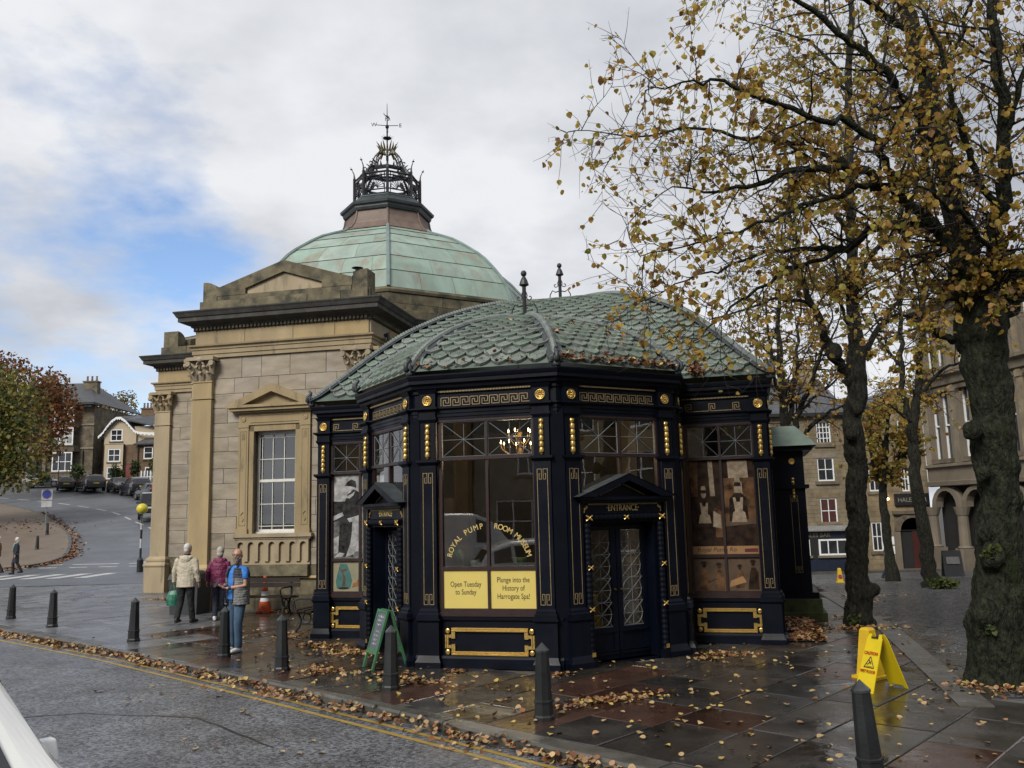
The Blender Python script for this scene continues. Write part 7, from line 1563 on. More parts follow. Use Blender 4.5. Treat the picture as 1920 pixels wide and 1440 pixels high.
edge = [(-44.9, 11.55), (-44.45, 11.95), (-43.95, 12.7), (-43.5, 13.25), (-43.0, 13.6), (-42.5, 13.6), (-42.0, 13.25), (-41.5, 12.7), (-40.95, 12.1), (-40.5, 11.95), (-39.6, 11.85), (-38.6, 11.8)]
for i in range(len(edge) - 1):
    (xa, za), (xb, zb_) = edge[i], edge[i + 1]; k = 2
    for j in range(k):
        f0, f1 = j / k, (j + 1) / k; p = (xa + (xb - xa) * f0, za + (zb_ - za) * f0); q = (xa + (xb - xa) * f1, za + (zb_ - za) * f1); mid = ((p[0] + q[0]) / 2, (p[1] + q[1]) / 2 - .34)
        m_.prism([(p[0], p[1] - .2), mid, (q[0], q[1] - .2), q, p], yb - .38, yb - .32)
m_.build('bargeboard', white_w, t)
slab_roof(t, [(-41.9, yb - .3, 13.3), (-36.0, yb - .3, 11.9), (-36.0, yb + 5, 14.6), (-42.75, yb + 5, 14.4)], slate_m); slab_roof(t, [(-42.75, yb - .3, 13.65), (-41.2, yb - .3, 12.3), (-41.2, yb + 5, 13.5), (-42.75, yb + 5, 14.4)], slate_m); slab_roof(t, [(-44.7, yb - .3, 11.75), (-42.75, yb - .3, 13.65), (-42.75, yb + 6, 14.4), (-44.7, yb + 6, 12)], slate_m); slab_roof(t, [(-41.0, yb - .35, 10.62), (-36, yb - .35, 10.62), (-36, yb + .9, 12.1), (-38.9, yb + .9, 12.0)], slate_m)
m_ = MB(); m_.box(-41.0, -36, yb - .42, yb - .3, 10.5, 10.64); m_.lathe([(.07, 5), (.07, 10.5)], 6, (-40.6, yb - .1, 0)); m_.build('gutter', gutter_k, t)
chimney(t, -41.3, yb + 4, 13.9, 14.9, 1.5, .7, 4, st_red); m_ = MB(); m_.lathe([(.13, 0), (.1, 1.4)], 8, (-40.8, yb + 4, 15.0)); m_.lathe([(.02, 0), (.02, 3.4)], 5, (-40.1, yb + 4, 13.5)); m_.build('aerial', terracotta, t)
wframe(t, None, -40.0, -39.0, 9.0, 10.3, yb - .02, 0, 1, .1); wframe(t, None, -39.8, -38.3, 6.3, 8.1, yb - .02, 1, 0, .1)
m_ = MB(); m_.box(-41.8, -41.1, yb - .05, yb + .02, 6.3, 8.0); m_.X = Matrix.Translation((-41.45, yb - .02, 8.0)) @ Matrix.Rotation(R(90), 4, 'X'); m_.lathe([(0, 0), (.5, 0), (.5, .04), (0, .04)], 16, caps=False); m_.X = None; m_.build('door', mat('red_door', (.16, .035, .03), .5), t)
# white paling in front
t = thing('picket_fence', 'short white picket fence in front of the brown stone cottage', 'fence', (0, 0, 0))
for i in range(9): m_ = MB(); m_.box(-39.4 + i * .32, -39.27 + i * .32, 91.0, 91.06, H(-38, 91), H(-38, 91) + 1.6); m_.build('picket', white_w, t)
m_ = MB(); m_.box(-39.5, -36.6, 91.06, 91.1, H(-38, 91) + .9, H(-38, 91) + 1.0); m_.build('rail', white_w, t)
# lamp standard before the dark house
zl = H(-48.9, 92); t = thing('street_lamp', 'old black lamp standard in front of the bay window of the dark stone house', 'street lamp', (-48.6, 92, zl)); m_ = MB(); m_.lathe([(.12, 0), (.08, .8), (.05, 1.2), (.04, 3.3)], 8); m_.tube([(-.35, 0, 2.6), (.35, 0, 2.6)], .025, 5); m_.build('post', gutter_k, t); m_ = MB(); m_.lathe([(.10, 3.3), (.2, 3.75), (.2, 3.8), (.05, 4.05), (0, 4.1)], 6); m_.build('lantern', gutter_k, t)
# ---- right-hand terrace
t = thing('corner_pub', 'tan stone pub with navy shopfront lettered HALES BAR, beyond the trees', 'pub', (0, 0, 0)); yb = 54.6
X0, X1, zb, ze = 8.0, 21.2, -2.1, 8.0
hs = [(19.15, 20.2, 1.1, 2.68), (19.15, 20.2, 3.75, 5.2), (19.25, 20.15, 6.1, 7.5), (15.2, 16.3, 1.1, 2.68), (15.2, 16.3, 3.75, 5.2), (15.3, 16.2, 6.1, 7.5)]
wall_with_holes(t, mortar, X0, X1, zb, ze, yb, hs); blockwork(t, st_tan, 13.0, X1, .98, ze, yb, hs, .25, .62)
for i, (a, b, c, d) in enumerate(hs): wframe(t, None, a, b, c, d, yb + .08, 1 if i % 3 < 2 else 3, 1 if i % 3 < 2 else 3, .08, gm=red_blind if i % 3 == 0 else win_dk, sill=False); m_ = MB(); m_.box(a - .2, b + .2, yb - .14, yb + .05, c - .22, c - .02); m_.build('sill', st_dark, t); m_ = MB(); m_.box(a - .25, b + .25, yb - .045, yb + .0, d + .01, d + .30); m_.build('lintel', st_tan, t)
m_ = MB(); m_.box(X0, X1, yb - .5, yb, zb, -.95); m_.box(X0, X1, yb - .42, yb, .2, .66); m_.build('shopfront', pub_navy, t)
for i in range(12): m_ = MB(); m_.box(13 + i * .7, 13.58 + i * .7, yb - .53, yb - .5, -1.75, -1.1); m_.build('panel', pub_navy, t)
m_ = MB(); m_.box(13, X1, yb - .45, yb, -.95, .2); m_.build('shopfront_back', dark, t)
for a, b, n_ in ((16.3, 18.15, 2), (18.7, 21.0, 3), (13.6, 15.9, 2)): wframe(t, None, a, b, -.82, .16, yb - .48, n_, 0, .10)
m_ = MB(); m_.box(X0, X1 + .1, yb - .75, yb, .66, .74); m_.frust(X0, X1 + .1, yb - .75, yb, .74, X0, X1 + .1, yb - .2, yb, .98); m_.build('shop_cornice', mat('lead_grey', (.2, .2, .2), .5), t)
inst('lettering', text_mesh('HALES BAR', .36, goldp, 1.0), t, (18.6, yb - .424, .30))
m_ = MB(); m_.box(17.0, 17.9, yb - .05, yb - .02, 2.05, 2.22); m_.build('name_plate', white_w, t)
slab_roof(t, [(X0, yb - .3, ze), (X1 + .2, yb - .3, ze), (X1 + .2, yb + 5, ze + 3), (X0, yb + 5, ze + 3)], slate_m); m_ = MB(); m_.box(X0, X1 + .2, yb - .4, yb - .25, ze - .15, ze + .05); m_.build('gutter', gutter_k, t)
m_ = MB(); m_.box(X0, X1 - .1, yb + .3, yb + 10, zb, ze); m_.build('inner_wall', st_tan, t)
chimney(t, 20.3, yb + 4.6, 10, 11.6, 1.3, .7, 3, st_tan); chimney(t, 14.5, yb + 4.6, 10, 11.6, 1.3, .7, 3, st_tan)
t = thing('arched_inn', 'sooty stone building with a round arched doorway and dark HALES BAR sign, behind slim trunks', 'building', (0, 0, 0)); yb = 56.0; X0, X1 = 21.25, 26.7
hs = [(22.9, 23.65, 3.05, 4.45), (25.0, 25.5, 3.0, 4.6), (25.05, 25.95, 6.4, 7.6), (22.8, 23.5, -.75, 1.1), (24.6, 26.25, -2.1, .55)]
wall_with_holes(t, mortar, X0, X1, -2.1, 7.6, yb, hs); blockwork(t, st_tan, X0, X1, -1.9, 7.6, yb, hs + [(24.3, 26.55, -2, 1.5)], .3, .7)
for a, b, c, d in hs[:4]: wframe(t, None, a, b, c, d, yb + .08, 1, 1, .09, sill=False); m_ = MB(); m_.box(a - .15, b + .15, yb - .12, yb + .05, c - .2, c - .02); m_.build('sill', st_dark, t)
m_ = MB(); m_.prism([(X0, 7.6), (X1, 7.6), (X1, 9.0), (25.2, 9.6), (23.2, 8.7)], yb, yb + .3); m_.build('gable', st_tan, t); slab_roof(t, [(X0 - .2, yb - .2, 7.6), (25.2, yb - .2, 9.75), (25.2, yb + 8, 9.75), (X0 - .2, yb + 8, 7.6)], slate_m)
m_ = MB(); xm, r_ = 25.425, .82
for i in range(11):
    a_, b_ = R(180 - i * 180 / 11), R(180 - (i + 1) * 180 / 11); q = MB(); q.prism([(xm + r_ * math.cos(a_), .5 + r_ * math.sin(a_)), (xm + r_ * math.cos(b_), .5 + r_ * math.sin(b_)), (xm + (r_ + .35) * math.cos(b_), .5 + (r_ + .35) * math.sin(b_)), (xm + (r_ + .35) * math.cos(a_), .5 + (r_ + .35) * math.sin(a_))][::-1], yb - .16, yb + .1); q.build('arch_stone', st_dark, t)
m_.box(24.2, 24.6, yb - .1, yb + .02, -2.1, .5); m_.box(26.25, 26.65, yb - .1, yb + .02, -2.1, .5); m_.build('door_jamb', st_pale, t)
m_ = MB(); m_.prism([(xm + r_ * math.cos(R(180 - i * 18)), .5 + r_ * math.sin(R(180 - i * 18))) for i in range(11)][::-1], yb + .0, yb + .1); m_.build('fanlight', dark, t); m_ = MB(); m_.box(25.4, 26.25, yb + .05, yb + .12, -2.05, .5); m_.build('door', mat('oxblood_door', (.05, .012, .010), .5), t); m_ = MB(); m_.box(24.6, 25.4, yb + .1, yb + .16, -2.05, .5); m_.build('dark_door', dark, t)
m_ = MB(); m_.box(24.4, 26.6, yb - .2, yb - .02, 2.1, 2.85); m_.build('sign_board', gutter_k, t); inst('lettering', text_mesh('HALES BAR', .40, mat('sign_pale', (.22, .2, .16), .6), .95), t, (25.5, yb - .203, 2.32)); m_ = MB(); m_.box(24.2, 26.7, yb - .25, yb, 1.55, 1.75); m_.build('string_course', st_dark, t)
m_ = MB(); m_.ell((23.9, yb - .25, 2.55), (.10, .1, .08), 8, 6); m_.build('wall_lamp', bulb, t)
m_ = MB(); m_.box(23.95, 24.18, yb - .05, yb - .01, -.35, .15); m_.box(23.95, 24.18, yb - .05, yb - .01, -.95, -.45); m_.build('menu_board', white_w, t); m_ = MB(); m_.box(X0, X1 - .1, yb + .35, yb + 8, -2, 7.5); m_.build('inner_wall', dark, t)
# classical hall whose flank runs towards us
P0, P1 = Vector((26.4, 55.0)), Vector((28.9, 36.5)); d = (P1 - P0); LL = d.length; d.normalize(); az = math.atan2(d.y, d.x)
t = thing('classical_building', 'pale classical stone building with arcade below and tall paired windows, far right', 'building', (P0.x, P0.y, -2.0), az)
hs = []
for i in range(6):
    xc = 1.6 + i * 2.9
    for dx in (-.5, .5): hs += [(xc + dx - .36, xc + dx + .36, 6.9, 11.0), (xc + dx - .36, xc + dx + .36, 12.6, 15.2)]
wall_with_holes(t, st_pale, 0, LL, 5.3, 16.5, 0, hs, depth=.35)
for i, (a, b, c, e_) in enumerate(hs): m_ = MB(); m_.add([(a, .3, c), (b, .3, c), (b, .3, e_), (a, .3, e_)], [(0, 1, 2, 3)]); f = m_.build('window', win_dk, t); m_ = MB(); m_.box(a, a + .07, .2, .3, c, e_); m_.box(b - .07, b, .2, .3, c, e_); m_.box(a, b, .2, .3, (c + e_) / 2 - .05, (c + e_) / 2 + .05); m_.build('frame', white_w, f)
for i in range(7): m_ = MB(); m_.box(.0 + i * 2.9, .34 + i * 2.9, -.16, .02, 6.6, 11.3); m_.box(-.04 + i * 2.9, .38 + i * 2.9, -.22, .02, 10.9, 11.25); m_.box(.0 + i * 2.9, .34 + i * 2.9, -.14, .02, 12.2, 15.6); m_.build('pilaster', st_tan, t)
for i in range(6): m_ = MB(); m_.box(.6 + i * 2.9, 2.6 + i * 2.9, -.2, .02, 11.02, 11.25); m_.box(.6 + i * 2.9, 2.6 + i * 2.9, -.2, .02, 6.62, 6.88); m_.build('window_hood', st_dark, t)
m_ = MB(); m_.sweep([(0, 0), (LL, 0)], [(0, 5.2), (.35, 5.25), (.40, 5.5), (.15, 5.55), (.15, 6.3), (.35, 6.4), (.35, 6.55), (0, 6.6)]); m_.build('string_course', st_pale, t)
m_ = MB(); m_.sweep([(0, 0), (LL, 0)], [(0, 11.3), (.2, 11.4), (.25, 11.8), (.5, 11.95), (.5, 12.15), (0, 12.2)]); m_.build('mid_cornice', st_dark, t)
m_ = MB(); m_.sweep([(0, 0), (LL, 0)], [(0, 15.6), (.2, 15.7), (.3, 16.2), (.6, 16.4), (.6, 16.7), (0, 16.8)]); m_.build('cornice', st_dark, t)
for i in range(7):
    xc = .15 + i * 2.9; m_ = MB(); m_.lathe([(.42, 0), (.42, 1.5), (.46, 1.55), (.33, 1.65), (.30, 3.4), (.34, 3.45), (.45, 3.8), (.5, 3.95)], 12, (xc, -.15, 0)); m_.build('column', st_pale, t); m_ = MB(); m_.box(xc - .5, xc + .5, -.5, .3, 0, 1.5); m_.build('plinth', st_pale, t)
    if i < 6:
        for s in range(9):
            a_, b_ = R(180 - s * 20), R(180 - (s + 1) * 20); xm = xc + 1.45; q = MB(); q.prism([(xm + 1.0 * math.cos(a_), 3.95 + 1.0 * math.sin(a_)), (xm + 1.0 * math.cos(b_), 3.95 + 1.0 * math.sin(b_)), (xm + 1.4 * math.cos(b_), 3.95 + 1.25 * math.sin(b_)), (xm + 1.4 * math.cos(a_), 3.95 + 1.25 * math.sin(a_))][::-1], -.2, .3); q.build('arch_stone', st_pale, t)
m_ = MB(); m_.box(0, LL, .6, .7, 0, 5.3); m_.build('arcade_back', dark, t); m_ = MB(); m_.box(0, LL, 1, 10, 0, 16.4); m_.build('inner_wall', dark, t)
m_ = MB(); m_.ell((7.2, -.3, 2.6), (.09, .09, .09), 8, 6); m_.build('wall_lamp', bulb, t)
# pavement sign by the arcade
ax, ay = 21.3, 43.0; t = thing('pavement_sign', 'dark rounded A-board on the pavement before the arcade', 'sign board', (ax, ay, H(ax, ay)), R(-10)); m_ = MB(); m_.frust(-.45, .45, -.3, -.24, 0, -.42, .42, -.06, .0, 1.25); m_.frust(-.45, .45, .24, .3, 0, -.42, .42, .0, .06, 1.25); m_.build('board', gutter_k, t); m_ = MB(); m_.frust(-.3, .3, -.24, -.22, .62, -.3, .3, -.14, -.12, .95); m_.build('board_print', mat('board_grey', (.12, .12, .12), .6), t)
bx, by = 17.9, 50; t = thing('blue_sign', 'blue traffic sign on a thin pole beside the second trunk', 'road sign', (bx + 1.5, by, H(bx, by))); m_ = MB(); m_.lathe([(.04, 0), (.04, 3.0)], 8); m_.build('pole', gal, t); m_ = MB(); m_.box(-.05, .3, -.06, -.04, 2.2, 2.95); m_.build('plate', mat('sign_blue', (.02, .07, .3), .4), t)
# terrace behind the photographer (seen only as reflections)
for i in range(7):
    xx = -24 + i * 12.5; t = thing('terrace_house', ('stone terrace house across the road at the lower end', 'stone terrace house across the road with a shop window, opposite the notices', 'stone terrace house across the road, opposite the entrance', 'stone terrace house across the road at the upper end', 'stone house closing the square, level with the entrance doors', 'stone house closing the square, beside the classical building', 'stone house closing the square, behind the big lime tree')[i], 'house', (xx, -12 - i * 1.0, -.1) if i < 4 else (31.5, -2 + (i - 4) * 12.6, -.8), R(180) if i < 4 else R(-92))
    hs = [(-4.6 + j * 3.3, -3.1 + j * 3.3, z_, z_ + 1.9) for j in range(3) for z_ in (4.2, 7.4)] + [(-4.8, -1.6, .9, 3.2), (.4, 1.7, .1, 2.8), (2.6, 4.8, .9, 3.0)]
    wall_with_holes(t, st_tan, -6, 6, 0, 9.8, 0, hs); m_ = MB(); m_.box(-5.9, 5.9, .4, 8, 0, 9.7); m_.build('inner_wall', dark, t)
    for a, b, c, e_ in hs: wframe(t, None, a, b, c, e_, .1, 1, 1, .09)
    slab_roof(t, [(-6.1, -.4, 9.7), (6.1, -.4, 9.7), (6.1, 4.5, 12.8), (-6.1, 4.5, 12.8)], slate_m); chimney(t, 5.2, 4, 11, 14, 1.3, .8, 3)
# limb tables: x, y, z, radius (metres)
TREE1 = {'trunk': [(6.04, 11.3, -0.09, 0.414), (6.05, 11.3, 0.18, 0.36), (6.13, 11.3, 0.83, 0.338), (6.2, 11.3, 1.43, 0.27), (6.25, 11.3, 1.97, 0.257), (6.31, 11.3, 2.66, 0.257), (6.36, 11.35, 3.5, 0.27), (6.38, 11.4, 4.23, 0.297), (6.35, 11.4, 4.67, 0.306), (6.28, 11.4, 5.12, 0.234), (6.26, 11.5, 5.98, 0.171), (6.18, 11.6, 7.04, 0.149), (6.11, 11.7, 8.06, 0.135), (6.04, 11.8, 9.12, 0.117), (6.07, 12.0, 10.28, 0.099), (6.06, 12.0, 11.54, 0.072)], 'limbs': [[(6.36, 11.4, 4.75, 0.124), (5.98, 11.2, 5.37, 0.099), (5.73, 11.1, 5.88, 0.081), (5.32, 11.0, 6.22, 0.068), (4.88, 10.9, 6.49, 0.062), (4.39, 10.8, 6.66, 0.053), (3.83, 10.7, 6.59, 0.043), (3.23, 10.6, 6.36, 0.031), (2.65, 10.5, 6.23, 0.019), (2.09, 10.4, 6.28, 0.009)], [(5.73, 11.1, 5.86, 0.068), (5.36, 11.3, 6.01, 0.062), (5.09, 11.5, 6.05, 0.059), (4.77, 11.7, 5.78, 0.05), (4.36, 11.8, 5.84, 0.037), (3.78, 11.9, 5.87, 0.028), (3.19, 12.0, 5.71, 0.019), (2.56, 12.0, 5.49, 0.012), (1.86, 12.0, 5.2, 0.007)], [(5.32, 11.0, 6.21, 0.056), (5.0, 10.8, 6.73, 0.05), (4.53, 10.6, 7.13, 0.043), (3.91, 10.4, 7.16, 0.037), (3.38, 10.3, 7.33, 0.031), (2.86, 10.2, 7.52, 0.025), (2.37, 10.1, 7.55, 0.015), (1.74, 10.0, 7.38, 0.007)], [(4.77, 11.7, 5.78, 0.037), (4.01, 11.5, 5.51, 0.028), (3.37, 11.4, 5.19, 0.022), (2.89, 11.3, 4.81, 0.015), (2.42, 11.2, 4.44, 0.007)], [(4.5, 10.8, 6.63, 0.037), (3.93, 10.9, 7.03, 0.031), (3.25, 11.0, 7.15, 0.025), (2.55, 11.0, 7.33, 0.019), (1.77, 11.0, 7.23, 0.012), (0.95, 11.0, 7.34, 0.005)], [(6.18, 11.6, 7.04, 0.074), (5.6, 11.3, 7.79, 0.062), (5.07, 11.0, 8.19, 0.053), (4.61, 10.8, 8.48, 0.043), (3.96, 10.6, 8.88, 0.031), (3.36, 10.4, 9.19, 0.025), (2.71, 10.3, 9.21, 0.012)], [(6.04, 11.8, 9.12, 0.056), (5.42, 11.6, 9.43, 0.043), (4.75, 11.4, 9.74, 0.031), (3.87, 11.2, 10.04, 0.019)], [(6.4, 11.4, 4.67, 0.144), (6.49, 11.2, 5.36, 0.115), (6.52, 11.0, 6.03, 0.101), (6.56, 10.8, 6.84, 0.086), (6.48, 10.6, 7.71, 0.072), (6.46, 10.5, 8.79, 0.058), (6.51, 10.5, 9.95, 0.036)], [(6.47, 11.4, 4.52, 0.158), (6.8, 11.4, 4.96, 0.13), (7.07, 11.3, 5.37, 0.108), (7.29, 11.2, 6.23, 0.086), (7.46, 11.0, 7.51, 0.072), (7.72, 11.0, 9.07, 0.05)], [(6.52, 11.0, 6.03, 0.05), (6.12, 10.7, 6.51, 0.043), (5.82, 10.4, 7.11, 0.037), (5.57, 10.2, 7.74, 0.028), (5.27, 10.0, 8.35, 0.019)], [(6.56, 10.8, 6.84, 0.043), (6.66, 10.5, 7.43, 0.031), (6.77, 10.3, 8.2, 0.025), (6.87, 10.2, 9.03, 0.012)], [(6.26, 11.5, 5.98, 0.043), (6.1, 11.9, 6.93, 0.037), (6.07, 12.3, 7.94, 0.031), (5.74, 12.6, 8.35, 0.025), (5.24, 12.9, 8.97, 0.019), (4.62, 13.0, 9.4, 0.009)], [(6.11, 11.7, 8.06, 0.037), (6.41, 11.4, 8.62, 0.031), (6.58, 11.2, 9.15, 0.022), (6.69, 11.0, 9.74, 0.012)], [(4.87, 10.9, 6.48, 0.037), (4.21, 10.7, 6.2, 0.031), (3.51, 10.5, 5.93, 0.025), (2.99, 10.4, 5.7, 0.019), (2.36, 10.3, 5.51, 0.012), (1.61, 10.2, 5.32, 0.006)], [(5.96, 11.4, 4.39, 0.056), (5.54, 11.2, 4.58, 0.028), (5.11, 11.0, 4.68, 0.022), (4.78, 10.9, 4.6, 0.012), (4.37, 10.8, 4.31, 0.006)], [(6.84, 11.4, 5.07, 0.05), (6.32, 10.9, 5.49, 0.037), (5.86, 10.5, 5.73, 0.031), (5.39, 10.2, 5.91, 0.025), (4.98, 10.0, 6.05, 0.012)]]}
TREE2 = {'trunk': [(6.58, 17.1, -0.07, 0.302), (6.62, 17.1, 0.37, 0.244), (6.64, 17.1, 1.18, 0.214), (6.71, 17.1, 2.2, 0.197), (6.75, 17.1, 3.25, 0.197), (6.85, 17.1, 4.21, 0.189), (6.93, 17.1, 4.96, 0.202), (6.97, 17.1, 5.73, 0.143), (7.03, 17.1, 6.84, 0.122), (7.07, 17.0, 8.17, 0.109), (7.13, 17.0, 9.55, 0.092), (7.25, 17.0, 11.21, 0.076), (7.44, 17.0, 12.91, 0.059), (7.63, 17.0, 14.41, 0.034)], 'limbs': [[(6.85, 17.1, 4.64, 0.12), (6.58, 17.0, 5.06, 0.105), (6.39, 17.0, 5.34, 0.101), (6.26, 16.9, 5.59, 0.083), (6.01, 16.8, 6.23, 0.068), (5.82, 16.8, 6.9, 0.06), (5.8, 16.8, 7.68, 0.053), (5.77, 16.8, 8.81, 0.038), (5.64, 16.8, 10.09, 0.022)], [(7.01, 17.1, 5.07, 0.075), (7.58, 17.3, 5.87, 0.053), (8.1, 17.5, 6.41, 0.041), (8.29, 17.6, 7.41, 0.038), (8.56, 17.7, 8.62, 0.026), (8.9, 17.7, 9.82, 0.015)], [(7.01, 17.1, 6.62, 0.06), (7.39, 16.8, 7.3, 0.053), (7.77, 16.6, 7.78, 0.041), (7.98, 16.4, 8.71, 0.03), (8.1, 16.3, 9.9, 0.015)], [(7.04, 17.0, 7.83, 0.06), (6.66, 17.2, 8.6, 0.045), (6.2, 17.4, 9.04, 0.034), (5.58, 17.5, 9.34, 0.022), (4.8, 17.6, 9.28, 0.009)], [(6.01, 16.8, 6.23, 0.038), (5.28, 16.5, 6.29, 0.03), (4.59, 16.3, 6.04, 0.022), (3.83, 16.2, 5.83, 0.009)], [(7.13, 17.0, 9.55, 0.045), (7.65, 16.8, 10.38, 0.038), (7.93, 16.7, 11.51, 0.026), (8.09, 16.6, 12.52, 0.015)], [(7.23, 17.0, 10.97, 0.038), (6.7, 17.2, 11.95, 0.03), (6.07, 17.3, 12.39, 0.019), (5.31, 17.4, 12.72, 0.007)], [(6.97, 17.1, 5.73, 0.038), (6.48, 16.6, 6.28, 0.03), (6.36, 16.4, 7.09, 0.022), (5.91, 16.2, 7.58, 0.011)]]}
TREE3 = {'trunk': [(15.09, 32.0, -0.81, 0.36), (15.01, 32.0, -0.01, 0.25), (14.93, 32.0, 1.52, 0.22), (14.8, 32.0, 3.08, 0.2), (14.83, 32.0, 4.26, 0.19), (15.04, 32.0, 5.65, 0.16), (15.33, 32.0, 7.06, 0.14), (15.61, 32.0, 9.11, 0.11), (15.99, 32.0, 11.61, 0.08), (16.3, 32.0, 13.74, 0.04)], 'limbs': [[(14.85, 32.0, 4.46, 0.15), (14.72, 32.0, 5.66, 0.12), (14.71, 32.0, 7.28, 0.1), (14.84, 32.0, 9.13, 0.08), (15.18, 32.0, 11.21, 0.05), (15.39, 32.0, 12.9, 0.02)], [(15.1, 32.0, 5.85, 0.08), (15.8, 31.5, 6.97, 0.06), (16.37, 31.0, 7.27, 0.04), (17.04, 30.5, 6.97, 0.02)], [(14.71, 32.0, 7.28, 0.06), (14.09, 32.3, 8.38, 0.045), (13.68, 32.6, 9.29, 0.03), (13.45, 32.8, 10.62, 0.015)], [(15.61, 32.0, 9.11, 0.06), (16.58, 31.6, 10.23, 0.045), (17.16, 31.3, 11.57, 0.02)], [(14.95, 32.0, 5.06, 0.05), (13.97, 31.6, 5.83, 0.035), (13.28, 31.3, 6.21, 0.015)]]}
TREE4 = {'trunk': [(16.64, 39.0, -1.07, 0.34), (16.59, 39.0, -0.0, 0.22), (16.53, 39.0, 1.4, 0.19), (16.53, 39.0, 2.59, 0.18), (16.69, 39.0, 3.78, 0.15), (16.91, 39.0, 5.22, 0.1), (17.19, 39.0, 6.67, 0.06)], 'limbs': [[(16.56, 39.0, 2.59, 0.12), (16.09, 38.6, 3.77, 0.08), (15.78, 38.3, 4.95, 0.05), (15.57, 38.0, 6.11, 0.02)], [(16.65, 39.0, 3.3, 0.11), (17.54, 39.3, 4.5, 0.08), (18.1, 39.5, 5.72, 0.05), (18.59, 39.7, 6.72, 0.02)], [(16.8, 39.0, 4.49, 0.08), (16.55, 39.0, 5.71, 0.05), (16.53, 39.0, 6.93, 0.02)], [(17.35, 39.2, 4.25, 0.06), (17.58, 38.6, 4.45, 0.04), (17.87, 38.3, 4.89, 0.02)]]}
TREE5 = {'trunk': [(7.96, 26.0, -0.56, 0.24), (8.11, 26.0, 1.45, 0.18), (8.19, 26.0, 3.02, 0.16), (8.26, 26.0, 3.98, 0.15), (8.25, 26.0, 5.28, 0.12), (8.22, 26.0, 6.6, 0.1), (8.25, 26.0, 7.93, 0.07), (8.43, 26.0, 9.63, 0.03)], 'limbs': [[(8.27, 26.0, 4.14, 0.11), (8.73, 26.0, 5.1, 0.09), (9.04, 25.8, 5.89, 0.07), (9.37, 25.6, 6.83, 0.05), (9.76, 25.5, 8.11, 0.02)], [(8.27, 26.0, 4.63, 0.09), (8.73, 26.3, 5.97, 0.07), (9.02, 26.5, 7.34, 0.05), (9.22, 26.6, 9.09, 0.02)], [(8.25, 26.0, 5.28, 0.07), (7.91, 25.7, 6.23, 0.05), (7.78, 25.5, 7.5, 0.04), (7.67, 25.4, 8.81, 0.015)], [(8.25, 26.0, 3.82, 0.09), (9.01, 25.5, 4.72, 0.06), (9.73, 25.2, 5.14, 0.03), (10.29, 25.0, 5.26, 0.012)], [(8.73, 26.0, 5.1, 0.05), (9.91, 26.4, 5.95, 0.035), (10.71, 26.6, 6.64, 0.012)], [(8.22, 26.0, 6.6, 0.05), (7.64, 26.2, 7.32, 0.03), (7.23, 26.4, 7.88, 0.012)]]}
# ------------------------------------------------------------ trees and leaves
nr = np.random.RandomState(11)
# leaf template: heart outline folded on its midrib, tip drooping (x across, y along)
LV = np.array([(0, 0, 0), (.42, .18, .10), (.50, .55, .13), (.25, .88, .06), (0, 1.08, -.10), (-.25, .88, .06), (-.50, .55, .13), (-.42, .18, .10), (0, .55, 0)], float)
LF = [(0, 1, 2, 8), (8, 2, 3, 4), (0, 8, 6, 7), (8, 4, 5, 6)]
LF = [(0, 1, 2, 8), (8, 2, 3, 4), (8, 4, 5, 6), (0, 8, 6, 7)]
def rand_rot(n, droop=.6):
    """leaf frames: y axis points mostly down and out"""
    a = nr.uniform(0, 2 * np.pi, n); e = nr.normal(-droop, .55, n); y = np.stack([np.cos(a) * np.cos(e), np.sin(a) * np.cos(e), np.sin(e)], 1)
    t = nr.normal(size=(n, 3)); x = np.cross(y, t); x /= np.linalg.norm(x, axis=1)[:, None] + 1e-9; z = np.cross(x, y); return np.stack([x, y, z], 2)
def flat_rot(n, tilt=.25):
    a = nr.uniform(0, 2 * np.pi, n); z = np.stack([nr.normal(0, tilt, n), nr.normal(0, tilt, n), np.ones(n)], 1); z /= np.linalg.norm(z, axis=1)[:, None]
    y = np.stack([np.cos(a), np.sin(a), np.zeros(n)], 1); y -= z * (y * z).sum(1)[:, None]; y /= np.linalg.norm(y, axis=1)[:, None]; x = np.cross(y, z); return np.stack([x, y, z], 2)
def leaf_mesh(name, P, Rm, S, mats, mi):
    n = len(P); V = np.einsum('nij,kj->nki', Rm, LV) * S[:, None, None] + P[:, None, :]
    k = len(LV); F = np.array(LF); FF = (F[None] + (np.arange(n) * k)[:, None, None]).reshape(-1, 4)
    me = bpy.data.meshes.new(name); me.vertices.add(n * k); me.vertices.foreach_set('co', V.reshape(-1).astype(np.float32))
    nf = len(FF); me.loops.add(nf * 4); me.loops.foreach_set('vertex_index', FF.reshape(-1).astype(np.int32)); me.polygons.add(nf)
    me.polygons.foreach_set('loop_start', (np.arange(nf) * 4).astype(np.int32))
    for m in mats: me.materials.append(m)
    me.polygons.foreach_set('material_index', np.repeat(mi, len(F)).astype(np.int32)); me.update(); me.validate(); return me
LEAF_ONE = [leaf_mesh('leaf', np.zeros((1, 3)), np.eye(3)[None], np.ones(1), [m], np.zeros(1, int)) for m in LEAF]
FALL_ONE = [leaf_mesh('fallen_leaf', np.zeros((1, 3)), np.eye(3)[None], np.ones(1), [m], np.zeros(1, int)) for m in FALL]
def leaf_objs(P, Rm, S, mi, meshes, name, parent=None):
    for i in range(len(P)):
        M_ = Matrix(((Rm[i] * S[i]).tolist())).to_4x4(); M_.translation = Vector(P[i]); o = inst(name, meshes[int(mi[i])], parent); o.matrix_local = M_; yield o
